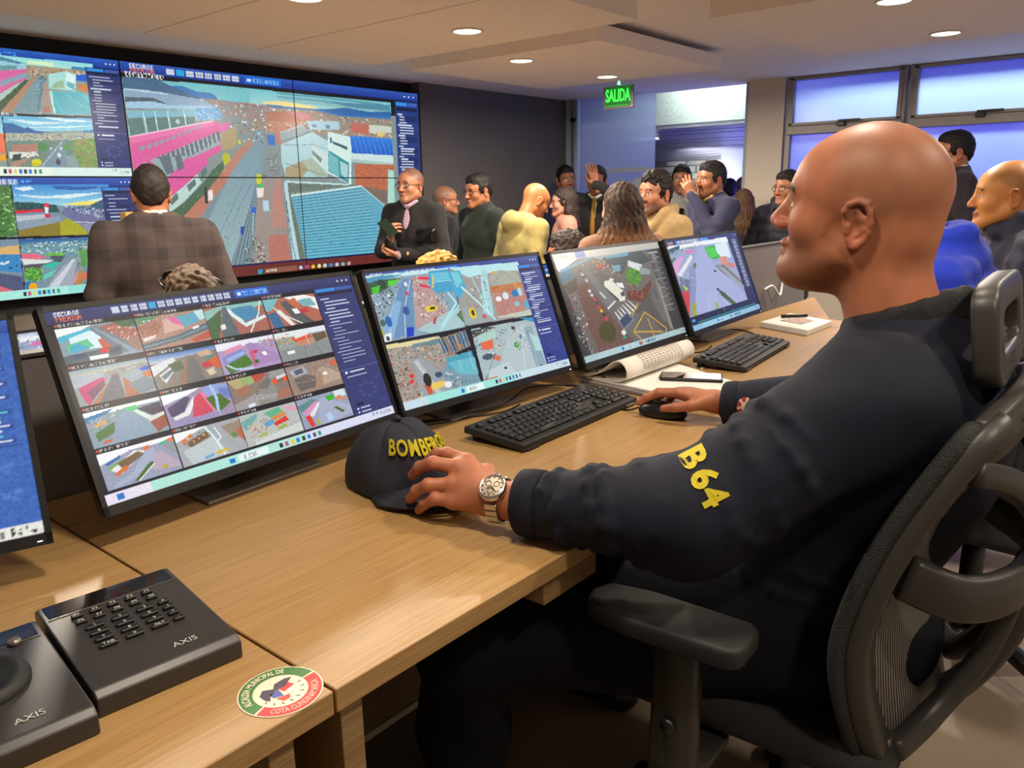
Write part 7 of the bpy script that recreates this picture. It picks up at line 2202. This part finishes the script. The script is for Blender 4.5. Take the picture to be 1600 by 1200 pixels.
def crown(th, ph, lift=0.0):
    """th around from the front, ph from rim (0) to top (1)"""
    c, s_ = math.cos(th), math.sin(th)
    a = ph * math.pi / 2
    rad = math.cos(a) ** (.62 if c > 0 else .78)
    rx_, ry_ = .098 + lift, .084 + lift
    hh = (.106 + lift) * (math.sin(a) ** .92)
    hh *= 1 + .06 * c - .04 * math.sin(2.3 * th + .5)
    dent = .004 * math.sin(3 * th + 1.0) * math.sin(math.pi * ph) + .003 * math.sin(5 * th + 7 * ph)
    return CF2 * (c * rad * (rx_ + dent)) + CS * (s_ * rad * (ry_ + dent)) + Vector((0, 0, .006 + hh))


for k in range(6):                           # six sewn panels
    mb = MB()
    rows = []
    for i in range(15):
        row = []
        for q_ in range(13):
            t_ = q_ / 12
            lift = .0022 * (min(1, 8 * t_ * (1 - t_)) - 1)
            row.append(mb.bm.verts.new(crown(2 * math.pi * (k + t_) / 6, i / 14 * .985, lift)))
        rows.append(row)
    for a, c in zip(rows, rows[1:]):
        for q_ in range(12):
            mb.bm.faces.new((a[q_], a[q_ + 1], c[q_ + 1], c[q_])).smooth = True
    mb.build('crown_panel', CNAVY, cap_o)
MB().lathe([(0, .008), (.006, .006), (.008, 0), (0, -.002)], 14, mtx=Matrix.Translation(crown(0, .99))).build('button', CNAVY, cap_o)
mb = MB()
rows = []
for i in range(12):
    t_ = i / 11
    row = []
    for q_ in range(21):
        s_ = q_ / 10 - 1
        th = s_ * 1.15
        p0 = crown(th, 0.02)
        out_ = CF2 * (.082 * math.sqrt(max(0, 1 - .80 * s_ * s_))) + CS * (.012 * s_)
        p = p0 + out_ * t_ + Vector((0, 0, .016 * (1 - s_ * s_) - .010 * t_ * (1 - s_ * s_) - .004 * s_ * s_))
        row.append(mb.bm.verts.new(p))
    rows.append(row)
for a, c in zip(rows, rows[1:]):
    for q_ in range(20):
        mb.bm.faces.new((a[q_], a[q_ + 1], c[q_ + 1], c[q_])).smooth = True
br = mb.build('brim', CNAVY, cap_o)
so = br.modifiers.new('thick', 'SOLIDIFY')
so.thickness, so.offset = .0035, 0
mb = MB()
for q_ in (.25, .5, .75):
    mb.tube([tuple(Vector(rows_) + Vector((0, 0, .002))) for rows_ in [crown(s_ * 1.1, .02) + CF2 * (.082 * math.sqrt(max(0, 1 - .8 * s_ * s_))) * q_ + Vector((0, 0, (.016 - .010 * q_) * (1 - s_ * s_))) for s_ in [i / 8 - 1 for i in range(17)]]], .0006, 5)
st_ = mb.build('stitching', mat('dark stitching', (52, 54, 66), .8), cap_o)
st_['kind'] = 'stuff'
me = text_mesh('BOMBEROS', .033, .0016, bold=.0008, res=4, spacing=1.12)


def on_crown(c):
    out = []
    for q in c:
        out.append(crown(q[0] / .074 * .66, .47 + q[1] / .128, .0035 + q[2]))
    return np.array([tuple(q) for q in out])


link_mesh('cap_lettering', map_mesh(me, on_crown), YEL, cap_o)
# ================================================================== things on the desk
KEY_M = {}


def key_mesh(w):
    k = round(w, 4)
    if k not in KEY_M:
        o = MB().prism([(-w / 2, -.0075), (w / 2, -.0075), (w / 2, .0075), (-w / 2, .0075)], 0, .0055, .0022, 1).build('key', M['key'])
        KEY_M[k] = o.data
        bpy.data.objects.remove(o)
    return KEY_M[k]


def keyboard(x, y, rz, label):
    e = empty('keyboard', (x, y, ZD), R(rz), label, 'keyboard', 'black computer keyboards')
    tl = Matrix.Rotation(R(5.5), 4, 'X') @ Matrix.Translation((0, 0, .008))
    MB().prism([(-.222, -.072), (.222, -.072), (.226, .078), (-.226, .078)], 0, .016, .004, 2, mtx=tl).build('case', M['black_matte'], e)
    for sx in (-.19, .19):
        MB().box((sx - .02, .055, 0), (sx + .02, .068, .016), .002, 1).box((sx - .02, -.075, 0), (sx + .02, -.062, .008), .002, 1).build('foot', M['black'], e)
    u = .019
    rows = [(.062, [(0, 1)] + [(2 + i, 1) for i in range(4)] + [(6.5 + i, 1) for i in range(4)] + [(11 + i, 1) for i in range(4)] + [(15.3 + i, 1) for i in range(3)]),
            (.036, [(i, 1) for i in range(13)] + [(13, 2)] + [(15.3 + i, 1) for i in range(3)] + [(18.6 + i, 1) for i in range(4)]),
            (.017, [(0, 1.5)] + [(1.5 + i, 1) for i in range(12)] + [(13.5, 1.5)] + [(15.3 + i, 1) for i in range(3)] + [(18.6 + i, 1) for i in range(4)]),
            (-.002, [(0, 1.75)] + [(1.75 + i, 1) for i in range(12)] + [(13.75, 1.25)] + [(18.6 + i, 1) for i in range(4)]),
            (-.021, [(0, 1.25)] + [(1.25 + i, 1) for i in range(11)] + [(12.25, 2.75)] + [(16.3, 1)] + [(18.6 + i, 1) for i in range(4)]),
            (-.040, [(0, 1.25), (1.25, 1.25), (2.5, 1.25), (3.75, 6.25), (10, 1.25), (11.25, 1.25), (12.5, 1.25), (13.75, 1.25)] + [(15.3 + i, 1) for i in range(3)] + [(18.6, 2), (20.6, 1), (21.6, 1)])]
    for yy, ks in rows:
        for c, w in ks:
            o = bpy.data.objects.new('key', key_mesh(w * u - .0035))
            COL.objects.link(o)
            o.parent = e
            o.matrix_local = tl @ Matrix.Translation((-.2145 + (c + w / 2) * u, yy - .008, .0165))
    return e


keyboard(1.342, .998, 2.0, 'black keyboard on the desk right of the navy cap')
keyboard(2.225, .960, 6.0, 'black keyboard further along, beside the open notebook')


def cable(pts, label, r_=.0022, n=8):
    o = MB().tube([tuple(p) for p in bez(pts, n)], r_, 8).build('cable', M['black'])
    return tag(o, label, 'cable', 'black desk cables')


zc = ZD + .0024
cable([(1.33, 1.094, .775), (1.30, 1.13, zc + .004), (1.20, 1.20, zc), (1.10, 1.265, zc), (1.08, 1.25, zc), (1.22, 1.175, zc), (1.40, 1.21, zc), (1.42, 1.30, zc)], 'black cable looping from the nearer keyboard under the four feed monitor')
cable([(1.505, .892, .762), (1.50, .93, zc), (1.58, 1.05, zc), (1.62, 1.15, zc), (1.52, 1.22, zc + .005), (1.34, 1.165, zc + .005), (1.16, 1.21, zc + .005), (1.10, 1.30, zc)], 'black mouse cable running back past the nearer keyboard')
cable([(2.20, 1.055, .775), (2.20, 1.09, zc), (2.05, 1.155, zc), (1.92, 1.11, zc), (1.96, 1.10, zc), (1.98, 1.20, zc), (1.95, 1.30, zc)], 'black cable of the keyboard beside the notebook')
cable([(2.47, 1.01, zc), (2.60, 1.10, zc), (2.62, 1.19, zc), (2.40, 1.18, zc), (2.42, 1.26, zc), (2.45, 1.33, zc)], 'black cable curling in front of the rightmost monitor')
o = MB().tube([tuple(p) for p in bez([(3.40, 1.392, .80), (3.46, 1.38, .812), (3.52, 1.37, .765), (3.58, 1.385, .79), (3.60, 1.392, .84)], 6)], .005, 8).build('cable', M['white'])
tag(o, 'white cable against the grey divider below the operator\'s chin', 'cable')

# mouse
ms = empty('mouse', (1.510, .834, ZD), R(8), "black computer mouse under the operator's right hand", 'mouse')
s = Sdf(.0022)
s.ell((0, 0, .010), (.031, .056, .024), k=.01).box((0, 0, -.018), (.05, .08, .02), rnd=.002, k=.002, op=1)
soft_obj('shell', [s.mesh()], M['black'], ms)
MB().lathe([(0, -.003), (.008, -.003), (.009, 0), (.008, .003), (0, .003)], 14, mtx=Matrix.Translation((0, .03, .029)) @ Matrix.Rotation(R(90), 4, 'Y')).build('scroll_wheel', M['black_matte'], ms)

# notebook: grey board, paper block, curled page
nb = empty('notebook', (1.76, 1.0, ZD), 0, 'open ring notebook with a curled printed page on a grey board', 'notebook')
quad = [(1.665, 1.172), (1.598, .752), (1.835, .775), (2.02, 1.13)]
part(MB().prism(quad, ZD, ZD + .010, .002, 1), 'board', mat('grey board cover', (136, 130, 126), .6), nb)
part(MB().prism([(1.672, 1.150), (1.610, .762), (1.828, .785), (1.99, 1.118)], ZD + .0105, ZD + .017, .001, 1), 'pages', M['paper'], nb)
mb = MB()
rows = []
A0, B0 = Vector((1.668, 1.165, 0)), Vector((2.03, 1.15, 0))
prof = [(0, .018), (-.03, .021), (-.07, .040), (-.105, .066), (-.128, .070), (-.145, .055), (-.146, .036), (-.130, .024), (-.105, .0205)]
prof = bez([(a, b, 0) for a, b in prof], 4)
for p in prof:
    row = []
    for k in range(9):
        t_ = k / 8
        base = A0.lerp(B0, t_)
        row.append(mb.bm.verts.new(base + Vector((.10 * p.x * 1.0, p.x * (1.0 - .12 * t_), ZD + p.y))))
    rows.append(row)
for a, c in zip(rows, rows[1:]):
    for k in range(8):
        mb.bm.faces.new((a[k], a[k + 1], c[k + 1], c[k])).smooth = True
PG = mat('printed paper', (236, 230, 218), .85)
o = part(mb, 'curled_page', PG, nb)
so = o.modifiers.new('thick', 'SOLIDIFY')
so.thickness = .003
mb = MB()                                    # faint printed lines on the outside of the curl
for i in range(11):
    p = prof[12 + i]
    d_ = (prof[13 + i] - p)
    for k in range(2, 14):
        t0, t1 = .12 + k * .05, .12 + k * .05 + .035
        vs = []
        for t_, q_ in ((t0, p), (t1, p), (t1, p + d_ * .4), (t0, p + d_ * .4)):
            nrm = (q_ - Vector((-.118, .045, 0))).normalized() * .0045
            b_ = A0.lerp(B0, t_)
            vs.append(mb.bm.verts.new(b_ + Vector((.10 * q_.x, (q_.x + nrm.x) * (1.0 - .12 * t_), ZD + q_.y + nrm.y))))
        mb.bm.faces.new(vs)
o = part(mb, 'printing', mat('grey print', (168, 162, 154), .9), nb)
o['kind'] = 'stuff'
part(MB().tube([tuple(p) for p in bez([(1.685, 1.10, ZD + .018), (1.69, 1.13, ZD + .03), (1.72, 1.14, ZD + .022), (1.75, 1.135, ZD + .03), (1.77, 1.12, ZD + .020)], 5)], .002, 8), 'binder_clip', M['black'], nb)

# phone lying on the notebook
ph = empty('phone', (1.806, .918, ZD + .0172), R(-64), 'black smartphone lying on the notebook pages', 'phone', 'smartphones')
MB().box((-.078, -.037, 0), (.078, .037, .0085), .0035, 3).build('body', M['black'], ph, True)
MB().box((-.073, -.033, .0086), (.073, .033, .0089)).build('glass', mat('dark phone glass', (16, 17, 20), .06, coat=1.0), ph)
MB().box((-.081, -.016, .002), (-.0775, .016, .0065), .001).build('side_button', M['chrome_grey'], ph)
rp_ = tag(MB().box((2.02, .95, ZD), (2.085, .975, ZD + .014), .006, 2, mtx=Matrix.Translation((0, 0, 0))).build('key_case', mat('red leather', (170, 70, 62), .5)), 'small red key case lying left of the second keyboard', 'key case')
MB().lathe([(.012, 0), (.014, 0), (.014, .002), (.012, .002), (.012, 0)], 18, mtx=Matrix.Translation((2.00, .985, ZD))).build('key_ring', M['chrome'], rp_)
# papers beyond the second keyboard
for i, (dx, dz_, c, l) in enumerate([(0, 0, 'paper', 'white paper stack on the desk beyond the second keyboard')]):
    e = tag(MB().prism([(2.74, 1.13), (2.66, .93), (2.90, .93), (3.0, 1.12)], ZD, ZD + .020, .002, 1).build('paper_stack', M['paper']), l, 'papers')
    MB().prism([(2.80, 1.08), (2.76, .99), (2.86, .98), (2.92, 1.06)], ZD + .0203, ZD + .022, .0005, 1).build('photo_print', mat('printed picture', (176, 150, 140), .5, var=.5, scale=60), e)
    MB().tube([(2.86, 1.10, ZD + .027), (2.93, 1.03, ZD + .027)], .006, 8).build('marker_pen', M['black'], e)

# keypad and joystick panels
def panel(name, c, rz, w, d, label):
    e = empty(name, (c[0], c[1], ZD), R(rz), label, 'control panel', 'camera control panels')
    side = [(-d / 2, 0), (d / 2, 0), (d / 2, .030), (d / 2 - .01, .036), (-d / 2 + .01, .026), (-d / 2, .020)]
    mt = Matrix(((0, 0, 1, 0), (1, 0, 0, 0), (0, 1, 0, 0), (0, 0, 0, 1)))
    MB().prism(side, -w / 2, w / 2, .002, 2, mtx=mt).build('body', mat('dark grey panel plastic', (54, 51, 50), .38), e)
    tl = Matrix.Translation((0, 0, .031)) @ Matrix.Rotation(math.atan2(.010, d - .02), 4, 'X')
    MB().box((-w / 2 + .006, d / 2 - .042, .0), (w / 2 - .006, d / 2 - .012, .0012), mtx=tl).build('display_strip', mat('glossy black strip', (22, 21, 22), .08), e)
    MB().box((-w / 2 + .004, d / 2 - .0445, .0), (w / 2 - .004, d / 2 - .043, .001), mtx=tl).build('silver_line', M['chrome_grey'], e)
    me = text_mesh('AXIS', .0125, .0002)
    o = link_mesh('logo', me, mat('pale grey print', (190, 188, 184), .5), e)
    o.matrix_local = tl @ Matrix.Translation((w * .17, -d / 2 + .030, .0006))
    return e, tl


kp, tl = panel('control_keypad', (.338, .840), -6, .148, .212, 'dark grey keypad panel with small black keys on the left desk')
LET = mat('white key legend', (214, 212, 208), .5)
kd = {}
for r_, row in enumerate([[(0, 'F1'), (1, 'F2'), (2, 'F3'), (3, 'F4'), (4, 'F5')], [(0, 'F6'), (1, 'F7'), (2, 'F8'), (3, 'F9'), (4, 'F0')],
                          [(.2, '1', 1), (1.6, '2', 1), (3, '3', 1), (4.3, 'o')], [(.2, '4', 1), (1.6, '5', 1), (3, '6', 1), (4.3, 'l')],
                          [(.2, '7', 1), (1.6, '8', 1), (3, '9', 1), (4.3, '+')], [(.2, 'TAB', 1), (1.6, '0', 1), (3, 'ALT', 1), (4.3, '-')]]):
    for it in row:
        w_ = .0185 if len(it) == 3 else .0120
        if w_ not in kd:
            o = MB().box((-w_ / 2, -.0035, 0), (w_ / 2, .0035, .0042), .001, 1).build('key', M['black'], kp)
            kd[w_] = o.data
        else:
            o = bpy.data.objects.new('key', kd[w_])
            COL.objects.link(o)
            o.parent = kp
        xx, yy = -.044 + it[0] * .0190 + (.004 if len(it) == 3 else 0), .050 - r_ * .0150 - (.004 if r_ > 1 else 0)
        o.matrix_local = tl @ Matrix.Translation((xx, yy, 0))
        t_ = link_mesh('legend', text_mesh(it[1], .0065, 0), LET, o)
        t_.location = (0, 0, .0044)
js, tl = panel('joystick_panel', (.183, .832), -6, .148, .212, 'dark grey joystick panel cut by the left picture edge')
MB().lathe([(.046, 0), (.046, .004), (.040, .010), (.034, .011), (.030, .007), (.0, .007)], 36, mtx=tl @ Matrix.Translation((0, .005, 0))).build('joystick_collar', M['black_matte'], js)
MB().lathe([(.0, .006), (.016, .006), (.018, .03), (.020, .055), (.016, .064), (0, .066)], 28, mtx=tl @ Matrix.Translation((0, .005, 0))).build('joystick', M['black'], js)
for k in range(4):
    MB().lathe([(0, 0), (.007, 0), (.0065, .004), (0, .0055)], 16, mtx=tl @ Matrix.Translation((-.045 + k * .030, .062, .001))).build('button', M['chrome_grey'] if k == 3 else M['black'], js)

# round sticker on the desk
sk = empty('sticker', (.390, .642, ZD), R(-8), 'round green and red municipal sticker with a crest near the desk corner', 'sticker')
z_ = .0003


def flat(pts, z0, m_, name, parent=sk):
    return MB().prism(pts, z0, z0 + .0001, mi=0).build(name, m_, parent)


def arc(r0, r1, a0, a1, n=24):
    A_ = [R(a0 + (a1 - a0) * i / n) for i in range(n + 1)]
    return [(r1 * math.cos(a), r1 * math.sin(a)) for a in A_] + [(r0 * math.cos(a), r0 * math.sin(a)) for a in A_[::-1]]


SG, SR_, SW = mat('sticker green', (56, 118, 48), .5), mat('sticker red', (200, 44, 40), .5), mat('sticker cream', (238, 222, 200), .5)
flat([(.0425 * math.cos(R(i * 10)), .0425 * math.sin(R(i * 10))) for i in range(36)], .0001, SW, 'backing')
flat(arc(.0275, .041, 12, 206), .0003, SG, 'green_band')
flat(arc(.0275, .041, 210, 368), .0003, SR_, 'red_band')
for txt_, a_mid, span, flip, m_ in (('ALCALDIA MUNICIPAL DE', 122, 128, False, SW), ('COTA CUNDINAMARCA', 288, 122, True, mat('sticker pink print', (244, 176, 160), .5))):
    me = text_mesh(txt_, .0098, 0, bold=.0002)
    co = np.array([v.co[:] for v in me.vertices])
    half = np.abs(co[:, 0]).max()

    def bend(c, half=half, a_mid=a_mid, span=span, flip=flip):
        t_ = c[:, 0] / (2 * half) * math.radians(span)
        r_ = .0342 + (-c[:, 1] if flip else c[:, 1]) * 1.05
        a = math.radians(a_mid) + (t_ if flip else -t_)
        return np.stack([r_ * np.cos(a), r_ * np.sin(a), np.full(len(c), .0005)], 1)
    link_mesh('lettering', map_mesh(me, bend), m_, sk)
for pts, c in (([(-.016, -.004), (-.017, .004), (-.012, .010), (-.004, .006), (.0, .012), (.010, .014), (.016, .012), (.006, .004), (-.004, .002), (-.010, -.002), (-.013, -.008)], (58, 48, 72)),
               ([(-.010, .000), (-.001, .002), (-.001, -.008), (-.009, -.006)], (70, 84, 170)), ([(.0, .002), (.010, .007), (.013, .001), (.002, -.003)], (206, 40, 44)),
               ([(.003, -.004), (.012, .000), (.010, -.007), (.004, -.008)], (226, 226, 214)), ([(-.008, -.008), (.004, -.009), (.002, -.014), (-.004, -.015)], (204, 62, 36))):
    flat([(a * 1.2, b_ * 1.2) for a, b_ in pts], .0004, mat('sticker crest ink', c, .5), 'crest')
for k in range(8):
    a = R(200 + k * 23)
    flat([(.0185 * math.cos(a), .0185 * math.sin(a)), (.0235 * math.cos(a + .06), .0235 * math.sin(a + .06)), (.0235 * math.cos(a + .14), .0235 * math.sin(a + .14))], .0004, mat('sticker laurel ink', (96, 84, 76), .5) if k == 0 else bpy.data.materials['sticker laurel ink'], 'laurel_leaf')

# ================================================================== things the onlookers carry
def in_person(g, p):
    g_m = Matrix.LocRotScale(g.location, g.rotation_euler, g.scale)
    return g_m @ Vector(p)


W_ = in_person(g4, (.015, .315, 1.305))
e = empty('phone', W_, 0, 'smartphone held up in the hand of the man in the pink shirt', 'phone', 'smartphones')
nd = Vector((-.68, -.73, .04))
mt = (nd + Vector((0, 0, .5))).normalized().to_track_quat('Y', 'Z').to_matrix().to_4x4() @ Matrix.Rotation(R(38), 4, 'Y')
MB().box((-.036, -.004, -.07), (.036, .004, .07), .004, 2, mtx=mt).build('body', M['black'], e)
MB().box((-.033, .0041, -.066), (.033, .0046, .066), mtx=mt).build('glass', mat('greenish phone glass', (30, 44, 34), .08), e)
M['clear'] = mat('thin glass', (235, 240, 242), .04)
M['clear'].node_tree.nodes['Principled BSDF'].inputs['Transmission Weight'].default_value = 1.0
e = empty('champagne_flute', in_person(g19, (-.095, .335, 1.055)), 0, 'champagne flute in the hand of the man in the padded vest', 'glass')
MB().lathe([(.028, 0), (.029, .002), (.004, .005), (.0035, .05), (.012, .065), (.020, .10), (.021, .145), (.0205, .165), (.0195, .165), (.0195, .145), (.0185, .10), (.010, .068), (0, .062)], 24).build('bowl', M['clear'], e)
MB().lathe([(0, .064), (.0095, .069), (.0175, .098), (0, .098)], 20).build('wine', mat('pale wine', (220, 190, 110), .1), e)
e = empty('drinking_glass', (6.36, 3.40, .985), 0, 'small drinking glass held by the man in the grey sweater', 'glass')
MB().lathe([(.0, 0), (.024, 0), (.030, .09), (.0285, .09), (.023, .004), (0, .004)], 24).build('tumbler', M['clear'], e)
# sunglasses on the seated head
sg = empty('sunglasses', in_person(g3, (0, .06, 1.255)), g3.rotation_euler[2], 'dark sunglasses pushed up on the wavy hair of the lower row person', 'sunglasses')
for sd in (-1, 1):
    MB().lathe([(0, 0), (.022, 0), (.025, .003), (.022, .006), (0, .006)], 18, mtx=Matrix.Translation((sd * .032, .05, 0)) @ Matrix.Rotation(R(-55), 4, 'X')).build('lens', M['black'], sg)
    MB().tube([(sd * .058, .045, .0), (sd * .088, -.01, -.005), (sd * .092, -.08, -.022)], .0035, 8).build('temple', M['black'], sg)
# tan lectern beside the man in plaid: unidentified tan object on a made-up post
lt = empty('stand', (2.02, 4.26, ZL), R(20), 'tan lectern with a black strap, of made-up form, beside the man in the plaid jacket', 'stand')
MB().box((-.10, -.02, 1.32), (.10, .02, 1.47), .004).build('tan_panel', mat('tan board', (196, 156, 92), .6), lt)
MB().box((-.035, -.024, 1.31), (.005, .024, 1.475), .003).build('strap', M['black'], lt)
MB().tube([(0, 0, .02), (0, 0, 1.33)], .02, 10).build('post', M['black_matte'], lt)
MB().lathe([(0, 0), (.16, 0), (.155, .015), (.02, .025), (0, .025)], 24).build('foot', M['black_matte'], lt)
# black bag under the arm of the phone holder
bg = Sdf(.008)
bg.box((0, 0, 0), (.075, .03, .055), rnd=.025)
o = soft_obj('handbag', [bg.mesh(warp=wob(40, .004))], mat('glossy black leather', (16, 16, 17), .22))
o.location = in_person(g4, (-.20, .17, 1.245))
o.rotation_euler = g4.rotation_euler
tag(o, 'glossy black bag under the arm of the man with the phone', 'bag')
